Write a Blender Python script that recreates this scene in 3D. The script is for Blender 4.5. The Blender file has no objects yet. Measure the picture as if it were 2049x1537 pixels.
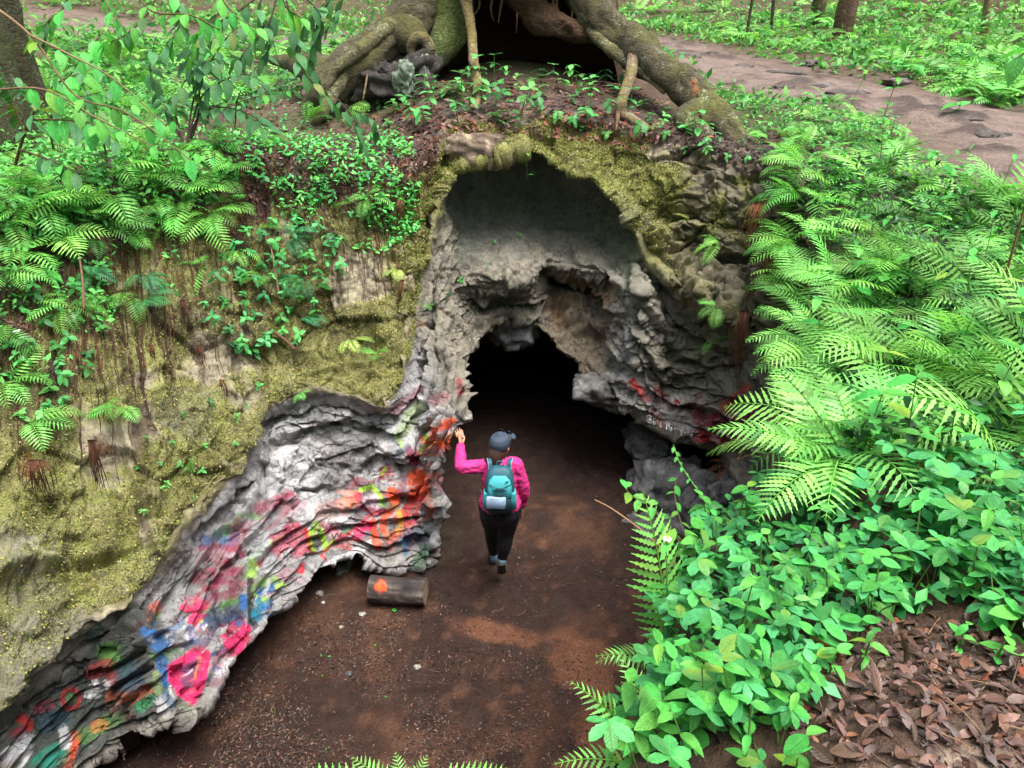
import bpy, bmesh, math, random
import numpy as np
from mathutils import Vector, Matrix, Euler, Quaternion

random.seed(7); RNG = np.random.default_rng(7)
scene = bpy.context.scene
COL = scene.collection
R = math.radians

# ------------------------------------------------------------------ camera, sky, sun, exposure
CAM_Z = 5.07; F = 1463.0; UC, VC = 1024.5, 768.5; PITCH = R(30)
CP, SP = math.cos(PITCH), math.sin(PITCH)
cd = bpy.data.cameras.new('camera'); cam = bpy.data.objects.new('camera', cd); COL.objects.link(cam)
cam.location = (0, 0, CAM_Z); cam.rotation_euler = (R(90) - PITCH, 0, 0)
cd.sensor_fit = 'HORIZONTAL'; cd.sensor_width = 36.0; cd.lens = 36.0 * F / 2049.0
cd.clip_start = 0.05; cd.clip_end = 400
scene.camera = cam
SUN_EL, SUN_AZ = R(74), R(118)          # azimuth the light comes from, clockwise from +Y
world = bpy.data.worlds.new('World'); scene.world = world; world.use_nodes = True
wn = world.node_tree.nodes; wl = world.node_tree.links
bg = wn['Background']; sky = wn.new('ShaderNodeTexSky'); sky.sky_type = 'NISHITA'; sky.sun_disc = False
sky.sun_elevation = SUN_EL; sky.sun_rotation = SUN_AZ; sky.air_density = 1.0; sky.dust_density = 4.0; sky.ozone_density = 0.6
sat = wn.new('ShaderNodeHueSaturation'); sat.inputs['Saturation'].default_value = .35; wl.new(sky.outputs[0], sat.inputs['Color']); wl.new(sat.outputs[0], bg.inputs[0]); bg.inputs[1].default_value = 0.14
sd = bpy.data.lights.new('sun', 'SUN'); sun = bpy.data.objects.new('sun', sd); COL.objects.link(sun)
sd.energy = 1.5; sd.angle = R(35); sd.color = (1.0, 0.97, 0.92)
sun.rotation_euler = Vector((math.sin(SUN_AZ) * math.cos(SUN_EL), math.cos(SUN_AZ) * math.cos(SUN_EL), math.sin(SUN_EL))).to_track_quat('Z', 'Y').to_euler()
vs = scene.view_settings; vs.view_transform = 'Standard'; vs.look = 'None'; vs.gamma = 1; vs.use_curve_mapping = False
vs.exposure = 1.75
scene.cycles.max_bounces = 6; scene.cycles.diffuse_bounces = 4; scene.cycles.transparent_max_bounces = 4

# ------------------------------------------------------------------ helpers
def W(u, v, y):
    """point on the sight line through photo pixel (u, v) at distance y in front of the camera"""
    cx, cy = (u - UC) / F, (VC - v) / F
    dx, dy, dz = cx, CP + cy * SP, -SP + cy * CP
    t = y / dy
    return np.array((dx * t, y, CAM_Z + dz * t))
def project(P):
    P = np.asarray(P, float); x, y, z = P[..., 0], P[..., 1], P[..., 2] - CAM_Z
    d = y * CP - z * SP; up = y * SP + z * CP
    d = np.where(d > 0.05, d, 1e9)
    return UC + F * x / d, VC - F * up / d, d
def smooth(e0, e1, x):
    t = np.clip((x - e0) / (e1 - e0), 0, 1); return t * t * (3 - 2 * t)

def _hash(ix, iy, iz, seed):
    h = (ix.astype(np.uint32) * np.uint32(374761393) + iy.astype(np.uint32) * np.uint32(668265263)
         + iz.astype(np.uint32) * np.uint32(2147483647) + np.uint32((seed * 974711 + 12345) & 0xffffffff))
    h = (h ^ (h >> np.uint32(13))) * np.uint32(1274126177)
    h = (h ^ (h >> np.uint32(16))) * np.uint32(2246822519)
    h = h ^ (h >> np.uint32(15))
    return h.astype(np.float64) / 4294967295.0
def vnoise(P, seed=0):
    """value noise in -1..1"""
    P = np.asarray(P, float); i = np.floor(P).astype(np.int64); f = P - i
    f = f * f * f * (f * (f * 6 - 15) + 10)
    out = 0
    for dx in (0, 1):
        wx = f[..., 0] if dx else 1 - f[..., 0]
        for dy in (0, 1):
            wy = f[..., 1] if dy else 1 - f[..., 1]
            for dz in (0, 1):
                wz = f[..., 2] if dz else 1 - f[..., 2]
                out = out + wx * wy * wz * _hash(i[..., 0] + dx, i[..., 1] + dy, i[..., 2] + dz, seed)
    return out * 2 - 1
def fbm(P, oct=4, seed=0, gain=0.5):
    s = 0; a = 1.0; n = 0; P = np.asarray(P, float)
    for k in range(oct):
        s = s + a * vnoise(P * (2.03 ** k) + k * 17.3, seed + k); n += a; a *= gain
    return s / n
def ridged(P, oct=3, seed=0):
    s = 0; a = 1.0; n = 0
    for k in range(oct):
        s = s + a * (1 - np.abs(vnoise(P * (2.1 ** k) + k * 9.7, seed + k)) * 2); n += a; a *= .5
    return s / n

def worley(P, seed=0):
    """distance to the nearest feature point, 0..~1"""
    P = np.asarray(P, float); i = np.floor(P).astype(np.int64); f = P - i; best = np.full(P.shape[:-1], 9.0)
    for dx in (-1, 0, 1):
        for dy in (-1, 0, 1):
            for dz in (-1, 0, 1):
                a, b, c = i[..., 0] + dx, i[..., 1] + dy, i[..., 2] + dz
                d = (dx + _hash(a, b, c, seed) - f[..., 0]) ** 2 + (dy + _hash(a, b, c, seed + 1) - f[..., 1]) ** 2 + (dz + _hash(a, b, c, seed + 2) - f[..., 2]) ** 2
                best = np.minimum(best, d)
    return np.sqrt(best)
def blocks(P, seed=0):
    """random value per cell of a cellular pattern (broken blocks) and nearness to the joint between cells"""
    P = np.asarray(P, float); i = np.floor(P).astype(np.int64); f = P - i; b1 = np.full(P.shape[:-1], 9.0); b2 = b1.copy(); val = np.zeros(P.shape[:-1])
    for dx in (-1, 0, 1):
        for dy in (-1, 0, 1):
            for dz in (-1, 0, 1):
                a, b, c = i[..., 0] + dx, i[..., 1] + dy, i[..., 2] + dz
                d = (dx + _hash(a, b, c, seed) - f[..., 0]) ** 2 + (dy + _hash(a, b, c, seed + 1) - f[..., 1]) ** 2 + (dz + _hash(a, b, c, seed + 2) - f[..., 2]) ** 2
                h = _hash(a, b, c, seed + 3); n = d < b1; b2 = np.where(n, b1, np.minimum(b2, d)); val = np.where(n, h, val); b1 = np.where(n, d, b1)
    return val - .5, np.sqrt(b2) - np.sqrt(b1)
def props(o, label=None, cat=None, group=None, kind=None):
    if label: o['label'] = label
    if cat: o['category'] = cat
    if group: o['group'] = group
    if kind: o['kind'] = kind
    return o
def empty(name, loc=(0, 0, 0), rz=0.0, **kw):
    o = bpy.data.objects.new(name, None); COL.objects.link(o); o.empty_display_size = .05
    o.location = loc; o.rotation_euler = (0, 0, rz)
    return props(o, **kw)
def mesh_np(name, verts, faces, smooth_=True, cols=None, mat=None, fmats=None):
    """faces: (n,3) or (n,4) array, or a list of such arrays"""
    me = bpy.data.meshes.new(name)
    if not isinstance(faces, (list, tuple)): faces = [faces]
    faces = [np.asarray(f, np.int32) for f in faces if len(f)]
    nv = len(verts); tot = np.concatenate([np.full(len(f), f.shape[1], np.int32) for f in faces])
    idx = np.concatenate([f.ravel() for f in faces]).astype(np.int32)
    me.vertices.add(nv); me.vertices.foreach_set('co', np.asarray(verts, np.float32).ravel())
    me.loops.add(len(idx)); me.loops.foreach_set('vertex_index', idx)
    me.polygons.add(len(tot)); st = np.zeros(len(tot), np.int32); st[1:] = np.cumsum(tot)[:-1]
    me.polygons.foreach_set('loop_start', st)
    try: me.polygons.foreach_set('loop_total', tot)
    except Exception: pass
    if fmats is not None: me.polygons.foreach_set('material_index', np.asarray(fmats, np.int32))
    me.update(calc_edges=True)
    if smooth_: me.polygons.foreach_set('use_smooth', np.ones(len(tot), bool))
    if cols is not None:
        a = me.color_attributes.new('Col', 'FLOAT_COLOR', 'POINT')
        c = np.ones((nv, 4), np.float32); c[:, :cols.shape[1]] = cols; a.data.foreach_set('color', c.ravel())
    for m in (mat if isinstance(mat, (list, tuple)) else [mat]):
        if m: me.materials.append(m)
    return me
def obj(name, me, parent=None, **kw):
    o = bpy.data.objects.new(name, me); COL.objects.link(o)
    if parent is not None: o.parent = parent
    return props(o, **kw)
def grid_faces(nr, nc, wrap=False):
    i = np.arange(nr - 1)[:, None] * nc; m = nc if wrap else nc - 1
    j = np.arange(m)[None, :]; j2 = (j + 1) % nc
    return np.stack([i + j, i + j2, i + nc + j2, i + nc + j], -1).reshape(-1, 4)

class MB:
    """collects vertices / faces / colours, builds ONE mesh"""
    def __init__(s): s.v = []; s.f3 = []; s.f4 = []; s.c = []; s.n = 0
    def add(s, v, f, c=None):
        v = np.asarray(v, float); f = np.asarray(f)
        (s.f3 if f.shape[1] == 3 else s.f4).append(f + s.n); s.v.append(v)
        if c is None: c = (1, 1, 1)
        c = np.asarray(c, float)
        s.c.append(np.broadcast_to(c, (len(v), 3)) if c.ndim == 1 else c); s.n += len(v)
    def tube(s, pts, rad, seg=6, c=None, cap=True, noise=0.0, seed=0, sq=(1, 1)):
        pts = np.asarray(pts, float); n = len(pts); rad = np.broadcast_to(np.asarray(rad, float), (n,))
        T = np.gradient(pts, axis=0); T /= np.linalg.norm(T, axis=1)[:, None] + 1e-9
        ref = np.array((0, 0, 1.0)) if abs(T[0][2]) < .9 else np.array((1.0, 0, 0))
        A = np.cross(T, ref); A /= np.linalg.norm(A, axis=1)[:, None] + 1e-9
        for k in range(1, n):
            a = A[k - 1] - T[k] * np.dot(A[k - 1], T[k]); A[k] = a / (np.linalg.norm(a) + 1e-9)
        B = np.cross(T, A); th = np.linspace(0, 2 * np.pi, seg, endpoint=False)
        r = rad[:, None] * np.ones(seg)
        ring = pts[:, None, :] + (A[:, None, :] * np.cos(th)[None, :, None] * sq[0] + B[:, None, :] * np.sin(th)[None, :, None] * sq[1]) * r[..., None]
        v = ring.reshape(-1, 3)
        if noise: 
            k = fbm(v / max(rad.max(), 1e-3) * .9, 4, seed); cc = np.repeat(pts, seg, 0); v = cc + (v - cc) * (1 + noise * k)[:, None]
        s.add(v, grid_faces(n, seg, True), c)
        if cap:
            b = s.n - len(v)
            for off, p in ((0, pts[0]), ((n - 1) * seg, pts[-1])):
                base = s.n; s.v.append(p[None]); s.c.append(np.broadcast_to(np.asarray(c if c is not None and np.asarray(c).ndim == 1 else (1, 1, 1), float), (1, 3))); s.n += 1
                j = np.arange(seg)
                s.f3.append(np.stack([b + off + j, b + off + (j + 1) % seg, np.full(seg, base)], -1))
    def box(s, c0, size, rot=None, col=None):
        q = np.array([(x, y, z) for x in (-.5, .5) for y in (-.5, .5) for z in (-.5, .5)]) * np.asarray(size)
        if rot is not None: q = q @ np.array(rot).T
        s.add(q + np.asarray(c0), np.array([(0, 1, 3, 2), (4, 6, 7, 5), (0, 4, 5, 1), (2, 3, 7, 6), (0, 2, 6, 4), (1, 5, 7, 3)]), col)
    def mesh(s, name, mat, smooth_=True):
        f = []
        if s.f4: f.append(np.concatenate(s.f4))
        if s.f3: f.append(np.concatenate(s.f3))
        return mesh_np(name, np.concatenate(s.v), f, smooth_, np.concatenate(s.c), mat)
    def build(s, name, mat, parent=None, smooth_=True, **kw): return obj(name, s.mesh(name, mat, smooth_), parent, **kw)

# ------------------------------------------------------------------ materials
class NT:
    def __init__(s, name):
        s.m = bpy.data.materials.new(name); s.m.use_nodes = True; s.t = s.m.node_tree; s.t.nodes.clear()
        s.out = s.n('ShaderNodeOutputMaterial'); 
    def n(s, typ, **kw):
        nd = s.t.nodes.new(typ)
        for k, v in kw.items():
            if k.startswith('i_'):
                key = k[2:]; key = int(key) if key.isdigit() else key.replace('_', ' ')
                s.set(nd, key, v)
            else: setattr(nd, k, v)
        return nd
    def set(s, nd, key, v):
        if hasattr(v, 'is_output') or isinstance(v, bpy.types.NodeSocket): s.t.links.new(v, nd.inputs[key])
        else: nd.inputs[key].default_value = v
    def noise(s, scale, detail=4, rough=.55, vec=None, dist=0.0):
        nd = s.n('ShaderNodeTexNoise'); nd.inputs['Scale'].default_value = scale; nd.inputs['Detail'].default_value = detail
        nd.inputs['Roughness'].default_value = rough; nd.inputs['Distortion'].default_value = dist
        if vec is not None: s.t.links.new(vec, nd.inputs['Vector'])
        return nd.outputs['Fac']
    def voro(s, scale, vec=None, feature='F1', out='Distance'):
        nd = s.n('ShaderNodeTexVoronoi', feature=feature); nd.inputs['Scale'].default_value = scale
        if vec is not None: s.t.links.new(vec, nd.inputs['Vector'])
        return nd.outputs[out]
    def ramp(s, fac, a, b, lo=0.0, hi=1.0):
        nd = s.n('ShaderNodeMapRange', clamp=True); s.set(nd, 0, fac)
        for k, v in ((1, a), (2, b), (3, lo), (4, hi)): nd.inputs[k].default_value = v
        return nd.outputs[0]
    def math(s, op, a, b=0.0, c=0.0):
        nd = s.n('ShaderNodeMath', operation=op); s.set(nd, 0, a); s.set(nd, 1, b)
        return nd.outputs[0]
    def mix(s, fac, a, b, mode='MIX'):
        nd = s.n('ShaderNodeMix', data_type='RGBA', blend_type=mode); s.set(nd, 0, fac); s.set(nd, 6, a); s.set(nd, 7, b)
        return nd.outputs[2]
    def col(s): return s.n('ShaderNodeAttribute', attribute_name='Col')
    def pos(s): return s.n('ShaderNodeNewGeometry').outputs['Position']
    def objc(s): return s.n('ShaderNodeTexCoord').outputs['Object']
    def bump(s, h, strength=.5, dist=.02, normal=None):
        nd = s.n('ShaderNodeBump'); nd.inputs['Strength'].default_value = strength; nd.inputs['Distance'].default_value = dist
        s.t.links.new(h, nd.inputs['Height'])
        if normal is not None: s.t.links.new(normal, nd.inputs['Normal'])
        return nd.outputs[0]
    def bsdf(s, color, rough=.8, spec=.4, normal=None, **kw):
        b = s.n('ShaderNodeBsdfPrincipled'); s.set(b, 'Base Color', color); s.set(b, 'Roughness', rough); s.set(b, 'Specular IOR Level', spec)
        if normal is not None: s.t.links.new(normal, b.inputs['Normal'])
        for k, v in kw.items(): s.set(b, k.replace('_', ' '), v)
        return b.outputs[0]
    def done(s, sh): s.t.links.new(sh, s.out.inputs[0]); return s.m
def c4(r, g, b): return (r, g, b, 1)

def mat_rock():
    t = NT('rock'); a = t.col(); p = t.pos(); moss = a.outputs['Alpha']
    n1 = t.noise(9, 6, .65, p); n2 = t.noise(70, 6, .75, p); n3 = t.noise(2.2, 4, .6, p)
    col = t.mix(1.0, a.outputs['Color'], t.n('ShaderNodeCombineColor').outputs[0], 'MULTIPLY')
    k = t.math('MULTIPLY', t.ramp(n1, .3, .7, .62, 1.34), t.ramp(n2, .3, .7, .68, 1.34))
    cc = t.n('ShaderNodeCombineXYZ'); [t.set(cc, i, k) for i in range(3)]
    col = t.mix(1.0, a.outputs['Color'], cc.outputs[0], 'MULTIPLY')
    # moss flecks: pale and yellow-green tufts with dark gaps between them
    st = t.n('ShaderNodeMapping'); st.inputs['Scale'].default_value = (1, 1, .45); t.t.links.new(p, st.inputs[0])
    v1 = t.voro(75, p); v2 = t.noise(120, 3, .7, st.outputs[0]); v3 = t.noise(24, 4, .7, st.outputs[0])
    fl = t.mix(t.ramp(v2, .40, .62), c4(.075, .06, .02), c4(.42, .40, .10))
    fl = t.mix(t.ramp(v2, .57, .68), fl, c4(.66, .62, .40))
    fl = t.mix(t.ramp(v3, .44, .64, 0, .75), fl, a.outputs['Color'])
    mk = t.math('MULTIPLY', moss, t.ramp(n3, .3, .55, .45, 1))
    col = t.mix(t.math('MULTIPLY', mk, .7), col, fl)
    dots = t.ramp(t.voro(38, p), .10, .16, 1, 0); dk = t.ramp(t.noise(3.3, 3, .6, p), .5, .62)
    pits = t.math('MULTIPLY', dots, dk)
    n5 = t.noise(190, 4, .7, p); vc = t.voro(16, p, 'DISTANCE_TO_EDGE'); crk = t.ramp(vc, .0, .035, 1, 0); ck = t.math('MULTIPLY', crk, t.ramp(t.noise(4, 3, .6, p), .5, .6)); ck = t.math('MULTIPLY', ck, t.math('SUBTRACT', 1.0, moss))
    col = t.mix(t.math('MULTIPLY', ck, .6), col, c4(.05, .042, .036)); spk = t.math('MULTIPLY', t.ramp(n5, .63, .70), t.math('SUBTRACT', 1.0, moss)); col = t.mix(t.math('MULTIPLY', spk, .45), col, c4(.62, .61, .58))
    drk = t.math('MULTIPLY', t.ramp(t.noise(95, 4, .7, p), .36, .30), t.math('SUBTRACT', 1.0, moss)); col = t.mix(t.math('MULTIPLY', drk, .65), col, c4(.05, .045, .04))
    h = t.math('ADD', t.math('MULTIPLY', n1, 1.0), t.math('ADD', t.math('MULTIPLY', n2, .5), t.math('MULTIPLY', n5, .2))); h = t.math('SUBTRACT', h, t.math('MULTIPLY', ck, .8))
    h = t.math('SUBTRACT', h, t.math('MULTIPLY', pits, .5))
    h = t.math('ADD', h, t.math('MULTIPLY', t.math('MULTIPLY', v2, moss), .9))
    nb = t.bump(h, 1.0, .045)
    rough = t.math('ADD', t.ramp(t.noise(14, 4, .6, p), .35, .65, .38, .72), t.math('MULTIPLY', moss, .3))
    return t.done(t.bsdf(col, rough, .45, nb))
def mat_ground(name, rscale=1.0, rough=.9, wet=0.0):
    t = NT(name); a = t.col(); p = t.pos()
    n1 = t.noise(6 * rscale, 6, .65, p); n2 = t.noise(45 * rscale, 5, .7, p); n3 = t.noise(160 * rscale, 3, .6, p)
    k = t.math('MULTIPLY', t.ramp(n1, .3, .7, .7, 1.28), t.math('MULTIPLY', t.ramp(n2, .3, .7, .66, 1.35), t.ramp(n3, .3, .7, .8, 1.2)))
    cc = t.n('ShaderNodeCombineXYZ'); [t.set(cc, i, k) for i in range(3)]
    col = t.mix(1.0, a.outputs['Color'], cc.outputs[0], 'MULTIPLY')
    h = t.math('ADD', n1, t.math('ADD', t.math('MULTIPLY', n2, .5), t.math('MULTIPLY', n3, .18)))
    rg = t.ramp(n1, .35, .65, rough - wet, rough)
    return t.done(t.bsdf(col, rg, .15, t.bump(h, 1.0, .04)))
def mat_leaf(name, base, var=.35, trans=.30, rough=.42, hue=.02, spec=.22, veins=0.0):
    """leaf: colour attribute tints it, every object gets its own shade"""
    t = NT(name); a = t.col(); oi = t.n('ShaderNodeObjectInfo'); p = t.pos()
    hs = t.n('ShaderNodeHueSaturation'); 
    t.set(hs, 'Hue', t.ramp(oi.outputs['Random'], 0, 1, .5 - hue, .5 + hue))
    rv = t.math('FRACT', t.math('MULTIPLY', oi.outputs['Random'], 17.31))
    vv = t.math('MULTIPLY', t.ramp(rv, 0, 1, 1 - var, 1 + var), t.ramp(t.noise(60, 3, .6, p), .3, .7, .8, 1.2))
    t.set(hs, 'Value', vv); hs.inputs['Saturation'].default_value = 1.0
    t.t.links.new(t.mix(1.0, c4(*base), a.outputs['Color'], 'MULTIPLY'), hs.inputs['Color'])
    col = hs.outputs[0]; hgt = t.noise(90, 2, .5, p); bs, bd = .25, .004
    if veins:
        la = t.n('ShaderNodeAttribute', attribute_name='Leaf'); sp = t.n('ShaderNodeSeparateColor'); t.t.links.new(la.outputs['Color'], sp.inputs[0]); S_, T_ = sp.outputs[0], sp.outputs[1]
        mid = t.ramp(S_, .03, .13, 1, 0); fr = t.math('FRACT', t.math('SUBTRACT', t.math('MULTIPLY', T_, 8.0), t.math('MULTIPLY', S_, 1.7)))
        sv = t.math('MULTIPLY', t.ramp(t.math('ABSOLUTE', t.math('SUBTRACT', fr, .5)), .04, .14, 1, 0), t.ramp(S_, .75, 1, 1, .2)); vn = t.math('MAXIMUM', mid, t.math('MULTIPLY', sv, .55))
        col = t.mix(t.math('MULTIPLY', vn, veins), col, t.mix(1.0, col, c4(1.9, 1.5, 1.5), 'MULTIPLY'))
        old = t.ramp(t.math('FRACT', t.math('MULTIPLY', oi.outputs['Random'], 41.7)), .90, .97); col = t.mix(t.math('MULTIPLY', old, t.ramp(t.noise(14, 3, .6, p), .3, .6, .2, .9)), col, c4(base[0] * 3.2, base[1] * 1.05, base[2] * .6))
        blot = t.ramp(t.noise(26, 4, .7, p), .56, .70); col = t.mix(t.math('MULTIPLY', blot, veins * .8), col, t.mix(1.0, col, c4(1.7, 1.45, 1.3), 'MULTIPLY'))
        col = t.mix(t.ramp(t.noise(11, 3, .6, p), .35, .65, .35, 0), col, c4(base[0] * .45, base[1] * .6, base[2] * .5))
        hgt = t.math('SUBTRACT', t.math('MULTIPLY', hgt, .4), t.math('MULTIPLY', vn, .8)); bs, bd = .6, .006
    d = t.bsdf(col, rough, spec, t.bump(hgt, bs, bd))
    tr = t.n('ShaderNodeBsdfTranslucent'); t.t.links.new(t.mix(1.0, col, c4(1.1, 1.25, .7), 'MULTIPLY'), tr.inputs[0])
    ms = t.n('ShaderNodeMixShader'); ms.inputs[0].default_value = trans
    t.t.links.new(d, ms.inputs[1]); t.t.links.new(tr.outputs[0], ms.inputs[2])
    return t.done(ms.outputs[0])
def mat_plain(name, color, rough=.7, spec=.4, nscale=40, amt=.25, bump=.3, bdist=.005, objspace=True, **kw):
    t = NT(name); p = t.objc() if objspace else t.pos(); a = t.col()
    n1 = t.noise(nscale, 5, .65, p); n2 = t.noise(nscale * .2, 3, .6, p)
    k = t.math('MULTIPLY', t.ramp(n1, .3, .7, 1 - amt, 1 + amt), t.ramp(n2, .3, .7, 1 - amt * .8, 1 + amt * .8))
    cc = t.n('ShaderNodeCombineXYZ'); [t.set(cc, i, k) for i in range(3)]
    col = t.mix(1.0, t.mix(1.0, c4(*color), a.outputs['Color'], 'MULTIPLY'), cc.outputs[0], 'MULTIPLY')
    return t.done(t.bsdf(col, rough, spec, t.bump(n1, bump, bdist), **kw))
def mat_bark():
    t = NT('bark'); a = t.col(); p = t.pos()
    n1 = t.noise(7, 6, .7, p, .6); n2 = t.noise(42, 5, .7, p); n3 = t.noise(3.0, 4, .6, p)
    mp = t.n('ShaderNodeMapping'); mp.inputs['Scale'].default_value = (1, 1, 2.4); mp.inputs['Rotation'].default_value = (.3, .5, .4); t.t.links.new(p, mp.inputs[0]); w4 = t.noise(9, 6, .72, mp.outputs[0], 1.2)
    col = t.mix(t.ramp(t.math('ADD', t.math('MULTIPLY', n1, .4), t.math('MULTIPLY', w4, .6)), .36, .62), c4(.03, .022, .016), c4(.19, .145, .105))
    col = t.mix(t.ramp(n2, .5, .7, 0, .6), col, c4(.30, .27, .22))
    ml = t.math('MULTIPLY', t.ramp(n3, .42, .58), t.ramp(n2, .35, .6))
    nz = t.n('ShaderNodeSeparateXYZ'); t.t.links.new(t.n('ShaderNodeNewGeometry').outputs['Normal'], nz.inputs[0])
    up = t.ramp(nz.outputs[2], -.1, .7, .25, 1)
    col = t.mix(t.math('MULTIPLY', ml, t.math('MULTIPLY', up, .85)), col, c4(.15, .145, .025))
    lich = t.math('MULTIPLY', t.ramp(t.noise(5.5, 5, .7, p), .56, .64), t.ramp(n2, .45, .6))
    col = t.mix(t.math('MULTIPLY', lich, .8), col, c4(.42, .45, .40))
    col = t.mix(1.0, col, a.outputs['Color'], 'MULTIPLY')
    h = t.math('ADD', t.math('MULTIPLY', w4, 1.3), t.math('ADD', n1, t.math('MULTIPLY', n2, .5)))
    return t.done(t.bsdf(col, .85, .3, t.bump(h, .9, .05)))
M = dict(
    rock=mat_rock(), ground=mat_ground('forest_soil'), floor=mat_ground('cave_soil', 1.0, .92, .25), path=mat_ground('path_soil', .8, .95),
    bark=mat_bark(),
    fern=mat_leaf('fern_leaf', (.185, .47, .095), var=.55, trans=.34, spec=.35), fern_yellow=mat_leaf('fern_yellow', (.36, .46, .12)),
    fern_dark=mat_leaf('fern_dark', (.05, .20, .075)), fern_dead=mat_leaf('fern_dead', (.20, .085, .035), trans=.15, rough=.8, spec=.2),
    creeper=mat_leaf('creeper_leaf', (.075, .34, .095), var=.5, rough=.36), broad=mat_leaf('broad_leaf', (.13, .42, .085), var=.4, rough=.38),
    herb=mat_leaf('herb_leaf', (.10, .33, .085), var=.55), shrub=mat_leaf('shrub_leaf', (.07, .21, .075)),
    dead=mat_leaf('dead_leaf', (.090, .052, .037), var=.6, trans=.08, rough=.5, hue=.014, spec=.4), dead_v=mat_leaf('dead_leaf_veined', (.085, .047, .033), var=.7, trans=.08, rough=.42, hue=.015, spec=.35, veins=.5),
    creeper_v=mat_leaf('creeper_leaf_veined', (.072, .335, .092), var=.45, rough=.36, veins=.45), broad_v=mat_leaf('broad_leaf_veined', (.095, .40, .07), var=.4, rough=.38, veins=.45), shrub_v=mat_leaf('shrub_leaf_veined', (.07, .21, .075), veins=.4),
    stem=mat_plain('stem', (.10, .20, .05), .6), twig=mat_plain('twig', (.11, .075, .05), .8), rootlet=mat_plain('rootlet', (.16, .07, .035), .85),
    pebble=mat_plain('pebble', (.45, .42, .38), .7, objspace=False), 
)
# ------------------------------------------------------------------ rock: one control net round the pit, rim -> slab -> lip -> under-face -> lower edge -> undercut
def wl_(*a): return ('w',) + a
_c = []
def colm(*rows, back=None): _c.append((rows, back))
# rows: R1 rim, R2..R4 slab, R5 lip, R6 recess, R7..R9 face, R10 lower edge ; entries (photo u, v, distance y)
colm(wl_(-4.9,2.2,3.5),wl_(-4.5,2.2,3.0),wl_(-4.1,2.1,2.4),wl_(-3.8,2.0,1.7),wl_(-3.4,1.9,1.0),wl_(-3.6,1.9,.9),wl_(-3.5,1.9,.75),wl_(-3.45,1.9,.6),wl_(-3.35,1.9,.4),wl_(-3.3,1.85,.25))
colm((-40,420,5.3),(-40,650,4.75),(-30,900,4.1),(-20,1180,3.4),(0,1425,2.8),(14,1434,3.0),(40,1455,3.02),(80,1485,3.02),(120,1518,3.0),(160,1550,2.98))
colm((60,380,5.75),(70,600,5.1),(90,850,4.4),(110,1100,3.8),(130,1300,3.3),(150,1312,3.52),(178,1345,3.53),(210,1385,3.47),(235,1430,3.38),(245,1470,3.30))
colm((150,350,6.1),(170,550,5.5),(200,800,4.8),(235,1030,4.15),(265,1205,3.7),(282,1222,3.80),(294,1270,3.58),(306,1330,3.40),(316,1390,3.26),(330,1437,3.20))
colm((230,330,6.4),(250,520,5.8),(280,740,5.15),(315,950,4.5),(345,1120,4.05),(357,1142,4.22),(365,1200,4.05),(372,1270,3.85),(380,1350,3.58),(390,1412,3.4))
colm((310,310,6.7),(325,480,6.15),(355,680,5.55),(395,870,5.0),(430,1000,4.65),(442,1020,4.82),(450,1080,4.6),(458,1160,4.35),(465,1240,4.0),(475,1305,3.8))
colm((390,300,6.9),(405,440,6.4),(430,620,5.9),(465,790,5.4),(498,930,5.0),(510,947,5.2),(525,1010,4.95),(540,1080,4.7),(550,1150,4.45),(560,1205,4.3))
colm((480,295,7.0),(485,420,6.6),(490,570,6.15),(505,720,5.75),(520,845,5.4),(534,858,5.58),(560,930,5.35),(585,1010,5.15),(610,1085,4.95),(632,1145,4.8))
colm((560,300,7.1),(565,410,6.75),(570,540,6.35),(585,680,5.95),(600,798,5.6),(614,809,5.74),(635,890,5.6),(660,975,5.4),(685,1050,5.2),(700,1105,5.05))
colm((640,310,7.15),(645,410,6.85),(655,530,6.5),(670,670,6.1),(690,802,5.62),(702,813,5.78),(725,890,5.65),(745,975,5.45),(765,1060,5.25),(785,1135,5.1))
colm((715,320,7.15),(720,430,6.85),(735,550,6.5),(750,690,6.05),(775,822,5.55),(788,829,5.72),(815,890,5.7),(835,960,5.65),(850,1040,5.5),(862,1110,5.35),back=[(-1.0,6.0,.3),(-1.6,8.0,.2),(-1.6,9.5,-.3)])
colm((785,330,7.1),(790,430,6.85),(800,540,6.55),(812,640,6.25),(825,725,5.95),(838,742,6.2),(850,800,5.9),(868,850,5.62),(882,890,5.42),(877,930,5.5),back=[(-.95,6.4,.9),(-1.4,7.6,.6),(-1.4,8.6,-.3)])
colm((830,320,7.15),(830,400,7.0),(832,480,6.8),(834,550,6.6),(838,625,6.35),(852,642,6.5),(868,700,6.2),(890,760,5.9),(913,815,5.5),(938,835,5.42),back=[(-.85,6.6,1.4),(-1.2,8.0,.9),(-1.2,9.0,-.3)])
colm((860,290,7.4),(858,350,7.25),(855,410,7.1),(852,465,6.95),(855,525,6.75),(868,540,6.9),(880,590,6.7),(895,650,6.55),(910,710,6.4),(920,765,6.3),back=[(-.7,7.0,1.55),(-.9,8.2,1.0),(-.9,9.2,-.3)])
colm((880,265,7.6),(880,310,7.5),(875,350,7.4),(872,390,7.25),(876,430,7.1),(892,442,7.45),(905,510,7.2),(915,575,6.95),(925,632,7.0),(945,695,6.75),back=[(-.5,7.4,1.65),(-.6,8.5,1.1),(-.6,9.6,-.3)])
colm((900,235,7.8),(903,265,7.72),(905,300,7.6),(905,325,7.5),(908,345,7.4),(917,354,7.95),(940,450,7.75),(975,560,6.95),(985,598,7.4),(1000,640,7.1),back=[(-.25,7.7,1.75),(-.2,8.7,1.15),(-.2,9.8,-.3)])
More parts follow.
